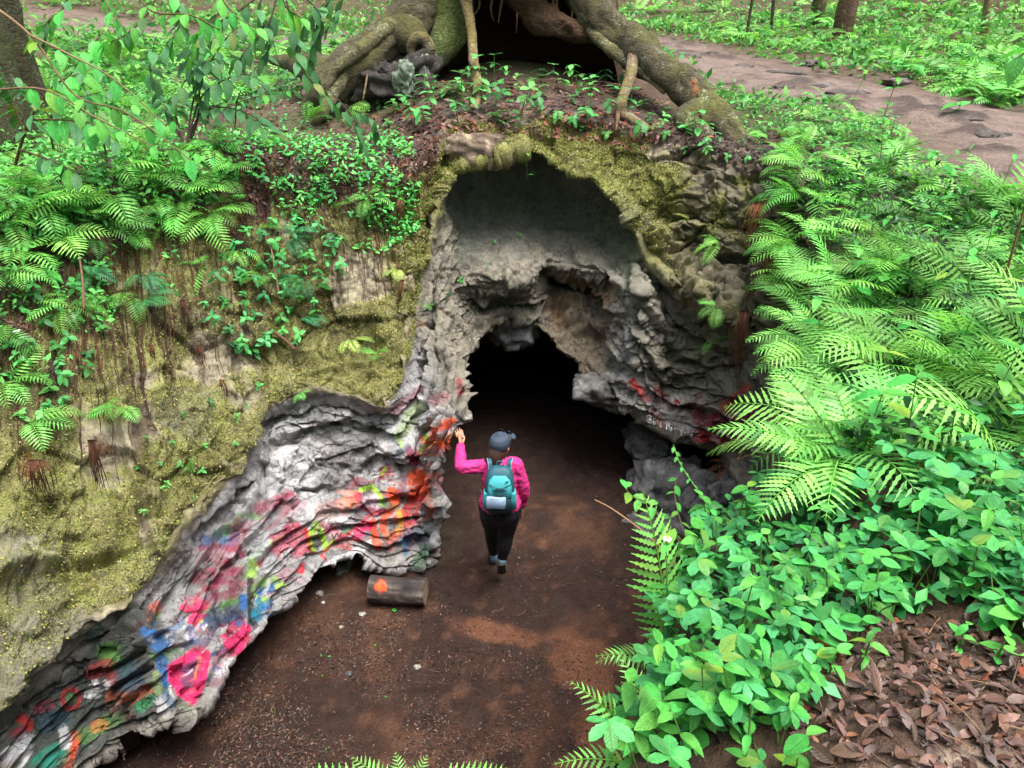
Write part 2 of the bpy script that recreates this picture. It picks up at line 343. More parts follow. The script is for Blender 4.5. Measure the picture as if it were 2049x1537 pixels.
colm((1000,225,7.9),(1000,255,7.8),(1000,285,7.7),(1000,305,7.6),(1000,320,7.45),(1006,328,8.1),(1020,430,7.95),(1055,555,7.0),(1062,593,7.35),(1062,640,7.4),back=[(.1,7.9,1.75),(.2,8.9,1.15),(.2,10,-.3)])
colm((1075,215,8.0),(1075,245,7.9),(1073,270,7.8),(1072,290,7.65),(1070,303,7.5),(1076,311,8.2),(1085,420,8.1),(1090,524,7.3),(1092,556,7.75),(1088,660,7.2),back=[(.45,7.8,1.7),(.6,8.9,1.1),(.6,10,-.3)])
colm((1140,225,7.9),(1140,260,7.8),(1138,290,7.7),(1135,315,7.55),(1130,335,7.35),(1132,345,8.05),(1150,440,7.9),(1160,538,7.2),(1162,572,7.7),(1128,705,7.0),back=[(.65,7.6,1.6),(1.0,8.7,1.05),(1.0,9.8,-.3)])
colm((1210,235,7.8),(1210,270,7.7),(1208,305,7.55),(1205,335,7.4),(1200,365,7.15),(1206,376,7.75),(1205,470,7.6),(1222,552,6.95),(1212,598,7.45),(1168,745,6.85),back=[(.9,7.5,1.4),(1.4,8.5,.95),(1.4,9.6,-.3)])
colm((1290,255,7.6),(1288,300,7.45),(1283,345,7.3),(1270,390,7.15),(1255,435,6.95),(1260,447,7.35),(1252,510,7.1),(1240,590,6.65),(1236,670,6.75),(1178,795,6.6),back=[(1.1,7.3,1.2),(1.7,8.2,.85),(1.7,9.2,-.3)])
colm((1350,265,7.5),(1345,320,7.3),(1335,380,7.1),(1315,440,6.95),(1290,510,6.78),(1292,530,6.9),(1276,590,6.5),(1268,690,6.45),(1290,770,6.4),(1262,822,6.45),back=[(1.4,7.1,.9),(2.1,8.7,.8),(2.1,10.2,-.3)])
colm((1420,285,7.3),(1415,350,7.1),(1400,420,6.9),(1385,500,6.75),(1370,595,6.3),(1362,632,6.65),(1350,700,6.5),(1345,770,6.35),(1330,820,6.3),(1310,858,6.3),back=[(1.55,6.9,.7),(2.2,8.2,.5),(2.3,9.6,-.3)])
colm((1500,300,7.1),(1490,370,6.85),(1475,450,6.65),(1460,540,6.45),(1440,628,6.05),(1440,662,6.4),(1440,730,6.3),(1430,795,6.2),(1420,850,6.05),(1405,890,6.05),back=[(1.7,6.6,.6),(2.1,7.2,.3),(2.2,7.6,-.3)])
colm((1570,310,6.9),(1565,400,6.55),(1550,500,6.3),(1535,600,6.1),(1525,680,5.9),(1520,710,6.0),(1520,770,5.92),(1520,830,5.8),(1515,880,5.75),(1500,920,5.75),back=[(2.1,6.2,.6),(2.2,6.4,.3),(2.3,6.6,-.3)])
colm((1640,420,6.0),(1640,520,5.6),(1635,600,5.4),(1625,680,5.25),(1615,750,5.1),(1608,800,5.12),(1595,850,5.1),(1580,900,5.1),(1565,950,5.1),(1550,1000,5.1),back=[(2.2,5.4,.6),(2.25,5.5,.3),(2.3,5.6,-.3)])
def nearcol(a, b):
    a = np.array(a); b = np.array(b); r = []
    for k in range(10):
        f = k / 9; p = a * (1 - f) + b * f; p[2] = a[2] * (1 - f) + b[2] * f; r.append(wl_(*p))
    colm(*r)
nearcol((1.94,4.1,2.95),(2.15,4.4,.3)); nearcol((1.2,2.83,2.9),(1.65,3.1,.3)); nearcol((.81,2.4,2.9),(1.4,2.5,.3)); nearcol((.42,1.5,3.05),(1.1,1.6,.3))
nearcol((.1,.9,3.2),(.5,.6,.3)); nearcol((-1.2,.6,3.35),(-1.1,.2,.3)); nearcol((-2.8,.9,3.4),(-2.7,.4,.3)); nearcol((-4.2,1.4,3.5),(-3.5,1.0,.3))

NC = len(_c); CTRL = np.zeros((NC, 14, 3))
for i, (rows, back) in enumerate(_c):
    for k, e in enumerate(rows): CTRL[i, k + 1] = e[1:] if e[0] == 'w' else W(*e)
_rim = CTRL[:, 1, :]
_tan = np.roll(_rim, -1, 0) - np.roll(_rim, 1, 0); _out = np.stack([-_tan[:, 1], _tan[:, 0]], -1)     # loop runs clockwise seen from above
_out /= np.linalg.norm(_out, axis=1)[:, None]
for i, (rows, back) in enumerate(_c):
    p = CTRL[i, 10]
    if back: CTRL[i, 11:14] = back
    else:
        ix = -_out[i]                                  # inward; undercut goes outward
        CTRL[i, 11] = p + np.array((_out[i][0] * .35, _out[i][1] * .35, .06)); CTRL[i, 12] = p + np.array((_out[i][0] * .6, _out[i][1] * .6, 0)); CTRL[i, 12, 2] = .12
        CTRL[i, 13] = CTRL[i, 12]; CTRL[i, 13, 2] = -.3
# upper ground height: inverse-distance blend of the rim and a few spot heights
_spots = [(0,8.7,3.96),(-.6,8.6,3.94),(.9,8.8,3.84),(0,9.8,4.0),(.3,11,3.8),(-2.3,8.6,3.62),(-3.2,9.5,3.6),(3,8.3,3.55),(2.2,8.2,3.6),(3.3,7.2,3.5),(0,0,3.45),(1,1,3.56),(2,1.5,3.6),(.75,1.4,3.35),(1.5,2.2,3.4),
    (3,3,3.55),(2.6,4.2,3.4),(4,6,3.6),(5,9,3.6),(8,10,3.65),(6,13,3.65),(0,14,3.7),(-6,6,3.62),(-5,4,3.6),(-7,10,3.7),(-6,14,3.75),(0,20,3.85),(12,14,4.0),(12,22,4.6),(-12,20,4.3),(0,30,4.9),(15,34,5.6),(-15,34,5.6),(0,45,6.2),
    (-15,5,3.8),(15,3,3.9),(0,-8,3.6),(-8,-6,3.6),(8,-6,3.7),(3,0,3.65),(-2,-1,3.5),(30,10,5),(-30,10,5),(40,50,8),(-40,50,8)]
_gp = np.array([list(p) for p in _rim] + [list(s) for s in _spots])
def zg(x, y, noise=True):
    x = np.asarray(x, float); y = np.asarray(y, float); sh = x.shape; x = x.ravel(); y = y.ravel(); out = np.zeros_like(x)
    for a in range(0, len(x), 40000):
        d2 = (x[a:a+40000, None] - _gp[None, :, 0]) ** 2 + (y[a:a+40000, None] - _gp[None, :, 1]) ** 2 + .02
        w = d2 ** -1.6; out[a:a+40000] = (w * _gp[None, :, 2]).sum(1) / w.sum(1)
    if noise:
        P = np.stack([x, y, x * 0], -1); out = out + fbm(P * 1.1, 3, 91) * .05 + fbm(P * 4.5, 3, 92) * .018
    return out.reshape(sh)
for i in range(NC):
    o = _rim[i].copy(); o[:2] += _out[i] * (.75 if i < 26 else .5); o[2] = float(zg(o[0], o[1], False)) - .03; CTRL[i, 0] = o

def pchip(P, n):
    """monotone cubic through rows of P (..,K,3), n[k] samples in interval k"""
    K = P.shape[-2]; d = np.diff(P, axis=-2); m = np.zeros_like(P)
    a, b = d[..., :-1, :], d[..., 1:, :]; same = (a * b) > 0
    hm = np.where(same, 2 * a * b / np.where(np.abs(a + b) < 1e-9, 1e-9, a + b), 0)
    m[..., 1:-1, :] = .55 * hm + .45 * np.where(same, .5 * (a + b), .2 * (a + b)); m[..., 0, :] = d[..., 0, :]; m[..., -1, :] = d[..., -1, :]
    out = []; tt = []
    for k in range(K - 1):
        t = np.linspace(0, 1, n[k], endpoint=(k == K - 2))[:, None]; h = d[..., k:k+1, :]
        p0, p1 = P[..., k:k+1, :], P[..., k+1:k+2, :]; m0, m1 = m[..., k:k+1, :], m[..., k+1:k+2, :]
        out.append((2*t**3-3*t**2+1)*p0 + (t**3-2*t**2+t)*m0 + (-2*t**3+3*t**2)*p1 + (t**3-t**2)*m1); tt.append(k + t[:, 0])
    return np.concatenate(out, -2), np.concatenate(tt)
def catrom_loop(P, n):
    """closed Catmull-Rom along axis 0, n[i] samples per interval"""
    N = P.shape[0]; out = []; ss = []
    for i in range(N):
        p0, p1, p2, p3 = P[i-1], P[i], P[(i+1) % N], P[(i+2) % N]; t = np.linspace(0, 1, n[i], endpoint=False).reshape(-1, *([1] * (P.ndim - 1)))
        m1, m2 = .42 * (p2 - p0), .42 * (p3 - p1)
        out.append((2*t**3-3*t**2+1)*p1 + (t**3-2*t**2+t)*m1 + (-2*t**3+3*t**2)*p2 + (t**3-t**2)*m2); ss.append(i + t.ravel())
    return np.concatenate(out, 0), np.concatenate(ss)
QD = 1.22
rown = [int(q * QD) for q in (26, 34, 36, 38, 40, 20, 40, 44, 44, 44, 18, 18, 14)]
coln = [int((46 if 0 < i < 25 else 14) * QD) for i in range(NC)]
A_, TT = pchip(CTRL, rown); NET, SS = catrom_loop(A_, coln)
TG = np.broadcast_to(TT[None, :], NET.shape[:2]); SG = np.broadcast_to(SS[:, None], NET.shape[:2])
def normals(N):
    ds = np.roll(N, -1, 0) - np.roll(N, 1, 0); dt = np.gradient(N, axis=1); n = np.cross(dt, ds)
    return n / (np.linalg.norm(n, axis=-1)[..., None] + 1e-9)
for _ in range(2):      # soften the net a touch
    NET = .5 * NET + .25 * (np.roll(NET, 1, 0) + np.roll(NET, -1, 0))
NRM = normals(NET)
_test = NET[int(len(SS) * .3), int(len(TT) * .3)]
if np.dot(NRM[int(len(SS) * .2), int(len(TT) * .3)], np.array((1, -.5, .5))) < 0: NRM = -NRM
P = NET.copy(); flat = P.reshape(-1, 3)
face = smooth(5.3, 6.2, TG) * (1 - smooth(10.2, 10.8, TG)); slab = smooth(.8, 1.8, TG) * (1 - smooth(4.85, 5.15, TG)); lipz = np.exp(-((TG - 5.0) / .45) ** 2)
alc = smooth(13.6, 14.6, SG) * (1 - smooth(20.2, 21.2, SG)) * smooth(5.4, 6.0, TG) * (1 - smooth(7.2, 7.9, TG))   # the smooth alcove
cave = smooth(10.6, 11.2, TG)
leftw = 1 - smooth(12, 14, SG)
warp = fbm(flat * 1.1, 3, 5).reshape(SG.shape); warp2 = fbm(flat * 2.6, 3, 6).reshape(SG.shape); warp3 = fbm(flat * 1.7 + 30, 3, 8).reshape(SG.shape)
pit0 = vnoise(flat * 12, 62).reshape(SG.shape); w1 = worley(flat * 3.4, 201).reshape(SG.shape); w2 = worley(flat * 8.5 + warp2.ravel()[:, None], 205).reshape(SG.shape); w3 = worley(flat * np.array((3.2, 3.2, 6.5)), 209).reshape(SG.shape)
d = fbm(flat * .9, 3, 11).reshape(SG.shape) * .15 * (face * .7 + slab * .9 + cave)
# bedded ledges on the under-face: saw-teeth along the profile, bent and broken by noise
def ledge(ph): 
    q = ph - np.floor(ph); return q ** .75 * (1 - smooth(.84, 1.0, q)) - .38          # rounded brow, sharp undercut below it
d += ledge(TG * 1.28 + SG * .05 + warp * 1.3 + warp2 * .55) * .17 * face * (1 - alc) * (.5 + .5 * smooth(-.45, .15, warp3))
d += ledge(TG * 2.9 - SG * .22 + warp3 * 1.9 + warp2 * 1.1) * .05 * face * (1 - alc * .85) * smooth(-.25, .25, warp - warp2 * .6)
# knobs, pockets and bulges
arch = smooth(12.2, 13.6, SG)
d += (.45 - w3) * .05 * face * (1 - alc * .85) * (1 - .45 * arch); d += (.45 - w1) * .15 * (slab * (.55 + .5 * smooth(2.4, 4, TG)) + face * .35 * (1 - alc * .8) + lipz * .3); d += (.42 - w2) * .026 * (face * (1 - alc * .8) * (1 - .6 * arch) + slab * .8)
d += (ridged(flat * 2.2, 3, 21).reshape(SG.shape)) * .04 * (face * (1 - alc) + slab + lipz)
d += fbm(flat * 6, 4, 31).reshape(SG.shape) * (.024 + .02 * slab) * (1 - .5 * alc)
# broken blocks: sharp steps and joints
wq = np.stack([warp2.ravel(), warp3.ravel(), warp.ravel()], -1) * .28
bk1, bj1 = blocks(flat * np.array((2.3, 2.3, 4.2)) + wq, 301); bk2, bj2 = blocks(flat * np.array((5.5, 5.5, 8.5)) + wq * 2, 311); bk1, bj1, bk2, bj2 = [q.reshape(SG.shape) for q in (bk1, bj1, bk2, bj2)]
bw = face * (1 - .75 * alc) * (.62 + .38 * smooth(12, 13.5, SG)) + .8 * slab * smooth(20, 21.5, SG) * (1 - smooth(25, 26, SG)) + .55 * slab * smooth(2.2, 3.4, TG) + .35 * slab + .2 * np.exp(-((TG - 5.0) / .5) ** 2) * smooth(12.5, 14, SG)
d += bw * (bk1 * .13 + bk2 * .055 - (1 - smooth(0, .07, bj1)) * .045 * smooth(-.2, .2, warp2) - (1 - smooth(0, .06, bj2)) * .02)
# the slab: drip flutes running down it on the left
fl = fbm(np.stack([SG.ravel() * 3.2 + warp.ravel() * 1.2, TG.ravel() * .7 + warp2.ravel() * .4, flat[:, 2] * .8], -1), 4, 41).reshape(SG.shape)
d += (1 - np.abs(fl) * 3.0) * .026 * slab * (1 - smooth(12.5, 14, SG)) * (1 - .6 * smooth(2.8, 3.8, TG))
d += fbm(flat * 17, 3, 51).reshape(SG.shape) * .02 * (1 - .5 * alc) * (1 - .4 * arch)
d += fbm(flat * np.array((1.2, 1.2, 5.0)), 4, 57).reshape(SG.shape) * .05 * face * (1 - alc * .8)
d += smooth(20, 21.5, SG) * (1 - smooth(25, 26, SG)) * slab * ((.45 - w1) * .12 + (.42 - w2) * .10 - smooth(.25, .6, pit0) * .06)
crease = TG - (3.93 + .17 * (SG - 1) + warp2 * .12); bul = smooth(-1.3, -.1, crease) * (1 - smooth(0.0, .10, crease)) * smooth(-.5, .4, SG) * (1 - smooth(2.7, 3.3, SG)); d += bul * .17
crease2 = SG - (3.25 + .25 * (TG - 3)); d += .10 * smooth(-.1, .05, crease2) * (1 - smooth(.1, 1.5, crease2)) * smooth(2.9, 3.3, TG) * (1 - smooth(4.5, 4.9, TG))
d -= .085 * smooth(3.6, 4.9, TG) * (1 - smooth(5.2, 5.8, TG)) * (1 - smooth(12, 14, SG))
pit = vnoise(flat * 9, 61).reshape(SG.shape); d -= smooth(.40, .75, pit) * .045 * (face * (1 - alc) + .7 * smooth(20.5, 22, SG) * smooth(1, 2, TG))
d += (fbm(flat * 31, 2, 58).reshape(SG.shape) * .011 + np.abs(fbm(flat * 13, 2, 59).reshape(SG.shape)) * -.03) * (face + .5 * slab) * (1 - .5 * alc)
_u, _v, _q = project(NET); txtw = np.exp(-(((_u - 1342) / 72) ** 2 + ((_v - 854) / 30) ** 2) ** 2) * face; d *= 1 - .94 * txtw
d *= smooth(-.2, .8, TG) * .75 + .25
d *= 1 - .6 * smooth(25.5, 27, SG) * 0
P = NET + NRM * d[..., None]
tv = np.gradient(NET, axis=1); tv /= np.linalg.norm(tv, axis=-1)[..., None] + 1e-9      # ragged lips and lower edges
jit = fbm(flat * 3.4, 4, 66).reshape(SG.shape) * .16 + (.4 - w1) * .10
P += tv * (jit * (np.exp(-((TG - 5.05) / .42) ** 2) + .4 * np.exp(-((TG - 10.2) / .4) ** 2)) * (1 - .95 * txtw))[..., None]
P[..., 2] += (1 - smooth(0, .9, TG)) * .0
NRM2 = normals(P); NRM2 *= np.sign((NRM2 * NRM).sum(-1))[..., None]
U, V, D = project(P)
flat = P.reshape(-1, 3)

# ---- colour of the rock
g = RNG.random(SG.shape)
n_a = fbm(flat * 2.0, 4, 71).reshape(SG.shape); n_b = fbm(flat * 5.5, 4, 72).reshape(SG.shape); n_c = fbm(flat * 1.0 + 40, 3, 73).reshape(SG.shape); n_d = fbm(flat * 12, 3, 74).reshape(SG.shape); n_e = fbm(flat * 26, 3, 75).reshape(SG.shape)
def mixc(c, rgb, m): return c * (1 - m[..., None]) + np.array(rgb) * m[..., None]
C = np.zeros(SG.shape + (3,)) + np.array((.27, .255, .25))
C = mixc(C, (.36, .35, .345), leftw * .6)
C = mixc(C, (.52, .515, .52), smooth(-.1, .35, n_a) * .85 * leftw)
C = mixc(C, (.16, .15, .145), smooth(.1, .4, -n_b + n_d * .4) * .6)
C *= (1 + (bk1 * .35 + bk2 * .3) * face)[..., None]
C = mixc(C, (.20, .17, .13), smooth(.0, .5, n_c) * .7)
C = mixc(C, (.13, .125, .115), smooth(.1, .5, n_b) * .5)
# right-hand wall: browner, the brown band over the arch, grey flowstone on its left edge
rw = smooth(16.5, 17.5, SG)
C = mixc(C, (.245, .215, .16), smooth(11.2, 12.6, SG + n_a * 1.2) * .9)
C = mixc(C, (.29, .275, .24), smooth(12.5, 15, SG) * smooth(.1, .45, n_b) * .5)
C = mixc(C, (.10, .085, .065), smooth(11.5, 13, SG) * smooth(.1, .45, n_d - n_b * .3) * .5)
C = mixc(C, (.27, .25, .20), rw * .6 * face)
C = mixc(C, (.16, .18, .075), smooth(13, 15, SG) * smooth(.05, .4, n_c + n_d * .3) * .45)
brown = rw * (1 - smooth(19.6, 20.3, SG)) * smooth(8.15, 8.5, TG)
C = mixc(C, (.20, .125, .065), brown * (.5 + .5 * smooth(-.2, .3, n_a)))
C = mixc(C, (.36, .35, .34), np.exp(-((SG - 20.6) / .6) ** 2) * smooth(7.5, 8.2, TG) * face * .8)
C = mixc(C, (.125, .132, .105), alc * .92)  # green-grey rock, darkened: part of the alcove's shade is put into this colour
C = mixc(C, (.055, .06, .045), alc * smooth(.0, .35, fbm(flat * np.array((4.0, 4.0, .7)), 3, 79).reshape(SG.shape)) * .55)
C = mixc(C, (.08, .11, .04), alc * smooth(.0, .5, n_c + .25 * smooth(16, 18, SG)) * .5)
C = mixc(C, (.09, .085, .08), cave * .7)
slab_d = slab; slab = smooth(.8, 1.8, TG) * (1 - smooth(5.12, 5.4, TG + n_d * .25))
# slab: olive moss, tan bare streaks, pale patches
mo = slab * (1 - smooth(12.5, 14.5, SG) * .35)
C = mixc(C, (.36, .31, .21), slab * (1 - .3 * smooth(12, 13.5, SG)))
mossm = np.clip(slab * smooth(-.45, -.02, n_a + .35 * n_b - .25 * smooth(20, 22, SG)), 0, 1) * (1 - smooth(4.5, 5.1, TG + n_b * .7) * .45 * (1 - smooth(13, 15, SG)))
C = mixc(C, (.37, .345, .12), mossm * .9)
C = mixc(C, (.53, .49, .12), mossm * smooth(.05, .4, n_d + n_b * .5) * .8)
C = mixc(C, (.11, .085, .035), mossm * smooth(.08, .38, n_b - n_a * .4) * .75)
C = mixc(C, (.46, .50, .12), mossm * smooth(.0, .3, n_c + n_d * .5) * smooth(2.4, 3.2, TG) * .85)
C = mixc(C, (.20, .16, .11), slab * smooth(4.55, 4.95, TG + n_b * .3) * (1 - smooth(13, 15, SG)) * .75)
C = mixc(C, (.095, .062, .038), slab * smooth(.02, .3, warp2 + n_b * .5 + (2.3 - TG) * .22) * (1 - smooth(13, 15, SG)) * .8)
C = mixc(C, (.52, .46, .30), slab * smooth(.22, .45, n_d + n_b * .4) * (1 - smooth(13, 15, SG)) * .7)
C = mixc(C, (.085, .052, .03), slab * smooth(.12, .34, fl) * .85 * (1 - smooth(3.4, 4.4, TG) * .6))
C = mixc(C, (.25, .235, .215), slab * smooth(.25, .5, n_c) * smooth(3.0, 4.0, TG) * .7)
rb = smooth(20.6, 21.8, SG) * (1 - smooth(25, 26, SG)) * slab
C = mixc(C, (.165, .14, .09), rb * .85)
C = mixc(C, (.075, .06, .04), rb * smooth(.0, .35, n_d + n_b * .6) * .7)
C = mixc(C, (.17, .175, .035), rb * smooth(.05, .35, n_b + n_a * .6) * (1 - smooth(2.4, 3.8, TG)) * .9)
# soil on the rim
soil = 1 - smooth(.9, 1.9, TG + n_b * .9 - (.55 + fl * 1.4) * (1 - smooth(8, 13, SG)))
C = mixc(C, (.055, .033, .024), soil * .95)
C = mixc(C, (.12, .08, .055), soil * smooth(.1, .4, n_d) * .7)
C = mixc(C, (.07, .04, .028), smooth(24.6, 25.4, SG) * .9 * (1 - cave))
moss_alpha = np.clip(mossm * (1 - .75 * rb) + rb * .25 * smooth(0, .3, n_b), 0, 1) * (1 - soil)
# ---- spray paint (prints on the rock face), given as strokes on the photo, laid on the face's own vertices
def paint(pts, r, rgb, op=.9, soft=.5, rough=.5, rows=(5.2, 10.45)):
    global C
    pts = np.array(pts, float)
    if len(pts) == 1: pts = np.vstack([pts, pts + .01])
    lo = pts.min(0) - r * 2.2; hi = pts.max(0) + r * 2.2
    sel = np.where((U > lo[0]) & (U < hi[0]) & (V > lo[1]) & (V < hi[1]) & (TG > rows[0]) & (TG < rows[1]))
    if not len(sel[0]): return
    u, v = U[sel], V[sel]; best = np.full(u.shape, 1e9)
    for a, b in zip(pts[:-1], pts[1:]):
        ab = b - a; t = np.clip(((u - a[0]) * ab[0] + (v - a[1]) * ab[1]) / (ab @ ab + 1e-9), 0, 1)
        best = np.minimum(best, np.hypot(u - a[0] - t * ab[0], v - a[1] - t * ab[1]))
    q = best + (n_b[sel] * 1.0 + n_d[sel] * 1.1) * r * rough; soft *= .6; r = r * 1.12
    m = (1 - smooth(r * (1 - soft), r * (1 + soft * .4), q)) * op * (1 - .45 * smooth(.28, .5, n_e[sel]))
    C[sel] = C[sel] * (1 - m[:, None]) + np.array(rgb) * m[:, None]
HOT, CRIM, DRED, ORG, RED = (.80, .02, .14), (.28, .02, .055), (.16, .012, .02), (.82, .09, .015), (.62, .025, .02)
LIME, GRN, TEAL, BLU, NAVY, WHT, YEL, PUR, BLK = (.38, .68, .06), (.10, .26, .05), (.01, .22, .15), (.02, .13, .36), (.01, .035, .09), (.70, .70, .72), (.80, .42, .05), (.20, .03, .11), (.012, .013, .016)
# older, worn layers first: short random sweeps over the whole painted face
_r = random.Random(21)
def old_layer(poly, n, pal, rmin, rmax, op):
    us = [q[0] for q in poly]; vv = [q[1] for q in poly]; k = 0
    while k < n:
        u, v = _r.uniform(min(us), max(us)), _r.uniform(min(vv), max(vv)); x, y = np.array([u]), np.array([v]); r_ = False
        for i in range(len(poly)):
            a, b = poly[i], poly[(i + 1) % len(poly)]
            if ((a[1] > v) != (b[1] > v)) and (u < (b[0] - a[0]) * (v - a[1]) / (b[1] - a[1] + 1e-9) + a[0]): r_ = not r_
        if not r_: continue
        k += 1; a = _r.uniform(-.9, .3) if _r.random() < .7 else _r.uniform(0, 3.1); L = _r.uniform(8, 42); b = a + _r.uniform(-.9, .9)
        paint([(u, v), (u + math.cos(a) * L, v + math.sin(a) * L), (u + math.cos(a) * L + math.cos(b) * L * .7, v + math.sin(a) * L + math.sin(b) * L * .7)], _r.uniform(rmin, rmax), _r.choice(pal), _r.uniform(op * .5, op), .6, .9)
old_layer([(330, 1230), (400, 1100), (480, 1010), (560, 1010), (640, 1040), (640, 1120), (520, 1220), (400, 1380), (340, 1400)], 60, [CRIM, (.42, .08, .16), (.36, .16, .20), WHT, PUR, (.55, .3, .36), BLU, GRN, (.5, .5, .52)], 3, 11, .7)
old_layer([(640, 1000), (740, 950), (830, 900), (900, 850), (870, 960), (850, 1080), (720, 1100), (640, 1110)], 60, [ORG, RED, HOT, CRIM, WHT, (.5, .1, .1), NAVY, (.6, .3, .25), (.4, .36, .36), (.3, .28, .28), CRIM], 3, 9, .75)
old_layer([(0, 1440), (140, 1330), (270, 1230), (300, 1300), (310, 1420), (200, 1480), (100, 1537), (0, 1537)], 60, [(.05, .06, .055), NAVY, GRN, TEAL, CRIM, ORG, (.12, .18, .08), WHT, BLK], 4, 14, .75)
old_layer([(290, 1260), (330, 1200), (345, 1300), (345, 1420), (300, 1400)], 12, [BLU, NAVY, WHT, GRN], 3, 8, .7)
old_layer([(1290, 770), (1500, 800), (1490, 880), (1380, 890), (1310, 840)], 16, [DRED, CRIM, (.4, .36, .36), RED, (.5, .46, .46)], 4, 12, .7)
# thin loops and zigzags of worn tags
for poly, n, pal in (([(340, 1240), (480, 1060), (620, 1060), (620, 1110), (420, 1370), (350, 1390)], 16, [WHT, (.6, .6, .62), CRIM, BLU, BLK, LIME]), ([(640, 1010), (830, 920), (870, 960), (840, 1070), (660, 1100)], 14, [WHT, CRIM, BLK, HOT, (.6, .3, .25)]), ([(10, 1450), (260, 1260), (290, 1400), (120, 1520)], 14, [WHT, ORG, TEAL, CRIM, (.6, .6, .55)]), ([(1300, 790), (1480, 830), (1470, 870), (1390, 880)], 5, [WHT, RED, DRED])):
    us = [q[0] for q in poly]; vv = [q[1] for q in poly]; k = 0
    while k < n:
        u, v = _r.uniform(min(us), max(us)), _r.uniform(min(vv), max(vv)); r_ = False
        for i in range(len(poly)):
            a, b = poly[i], poly[(i + 1) % len(poly)]
            if ((a[1] > v) != (b[1] > v)) and (u < (b[0] - a[0]) * (v - a[1]) / (b[1] - a[1] + 1e-9) + a[0]): r_ = not r_
        if not r_: continue
        k += 1; h_ = _r.uniform(6, 15); pts_ = []
        for m in range(_r.randint(4, 9)): pts_.append((u + m * h_ * .38 + _r.uniform(-2, 2), v - m * h_ * .16 + (h_ * .5 if m % 2 else -h_ * .5) * _r.uniform(.5, 1.1)))
        paint(pts_, _r.uniform(1.5, 2.6), _r.choice(pal), .9, .4, .12)
# dark panel at the left
for p in ([(20, 1470), (120, 1420), (230, 1330), (270, 1260)], [(80, 1500), (190, 1440), (280, 1380)], [(150, 1400), (250, 1300)]): paint(p, 52, (.055, .062, .055), .88, .4, .25)
paint([(222, 1305), (236, 1330)], 22, GRN, .8); paint([(180, 1345), (215, 1335), (222, 1355)], 16, (.25, .03, .03), .85); paint([(190, 1372), (185, 1390)], 11, WHT, .8, .4, 1.0); paint([(212, 1366)], 8, WHT, .7, .4, 1.0)
th = np.linspace(0, 2 * np.pi, 14); paint(list(zip(142 + 17 * np.cos(th), 1398 + 20 * np.sin(th))), 4.5, (.30, .03, .03), .9, .5, .3); paint([(142, 1398)], 9, GRN, .5)
paint([(225, 1402), (260, 1395), (290, 1385)], 15, (.45, .10, .04), .75); paint([(280, 1412), (305, 1400)], 11, (.03, .25, .09), .85); paint([(250, 1340), (262, 1370)], 22, (.03, .07, .11), .8)
paint([(190, 1455), (205, 1450)], 12, ORG, .75); paint([(150, 1475), (140, 1510), (128, 1530)], 10, ORG, .7); paint([(170, 1470), (230, 1440)], 15, GRN, .55); paint([(90, 1520), (118, 1508)], 21, TEAL, .85)
paint([(45, 1440), (58, 1452)], 12, RED, .7); paint([(30, 1470), (48, 1462)], 11, CRIM, .8); paint([(20, 1510), (52, 1480)], 14, WHT, .7, .4, 1.0); paint([(55, 1500), (48, 1525)], 7, WHT, .8); paint([(125, 1462), (130, 1490)], 9, WHT, .7, .4, 1.1); paint([(3, 1524)], 12, (.3, .02, .2), .8); paint([(70, 1418), (100, 1410)], 9, CRIM, .6)
paint([(90, 1452), (118, 1440)], 16, (.03, .09, .13), .7); paint([(200, 1255), (180, 1275)], 10, (.04, .16, .13), .7)
# pillar
paint([(296, 1262), (310, 1278), (315, 1290)], 15, BLU, .85, .5, .9); paint([(302, 1280)], 6, WHT, .7); paint([(322, 1325), (332, 1362)], 11, BLU, .85, .5, .8); paint([(312, 1350), (316, 1385)], 9, (.22, .30, .12), .7); paint([(318, 1405), (330, 1425)], 15, (.60, .60, .60), .7, .5, .9); paint([(330, 1390), (345, 1410)], 8, (.06, .12, .22), .7)
# hearts and the pinks
paint([(372, 1350), (385, 1335), (380, 1370)], 24, PUR, .9); paint([(345, 1338), (372, 1318), (393, 1303), (412, 1308), (408, 1342), (400, 1374), (384, 1400), (362, 1384), (345, 1358), (345, 1338)], 9.5, HOT, .97, .35, .3)
paint([(352, 1335), (352, 1360)], 10, HOT, .9); paint([(400, 1315), (392, 1345), (388, 1375)], 3, (.85, .2, .08), .8); paint([(385, 1340), (375, 1350), (365, 1358)], 2, WHT, .8, .5, .2)
paint([(450, 1262), (468, 1285), (490, 1262), (476, 1300), (458, 1288)], 11, HOT, .95, .4, .5); paint([(462, 1255), (480, 1250)], 10, (.35, .02, .06), .85); paint([(458, 1268)], 8, (.18, .02, .04), .8); paint([(478, 1248)], 5, BLU, .8)
paint([(368, 1215), (388, 1222), (400, 1205), (410, 1212), (385, 1240)], 11, HOT, .92, .5, .8); paint([(375, 1205), (395, 1200)], 10, (.6, .15, .2), .6)
paint([(380, 1255), (384, 1280)], 6, (.08, .07, .22), .7); paint([(400, 1290), (425, 1275)], 10, (.25, .17, .28), .6); paint([(425, 1310), (450, 1300)], 4, BLU, .7); paint([(440, 1310), (470, 1305)], 8, CRIM, .7)
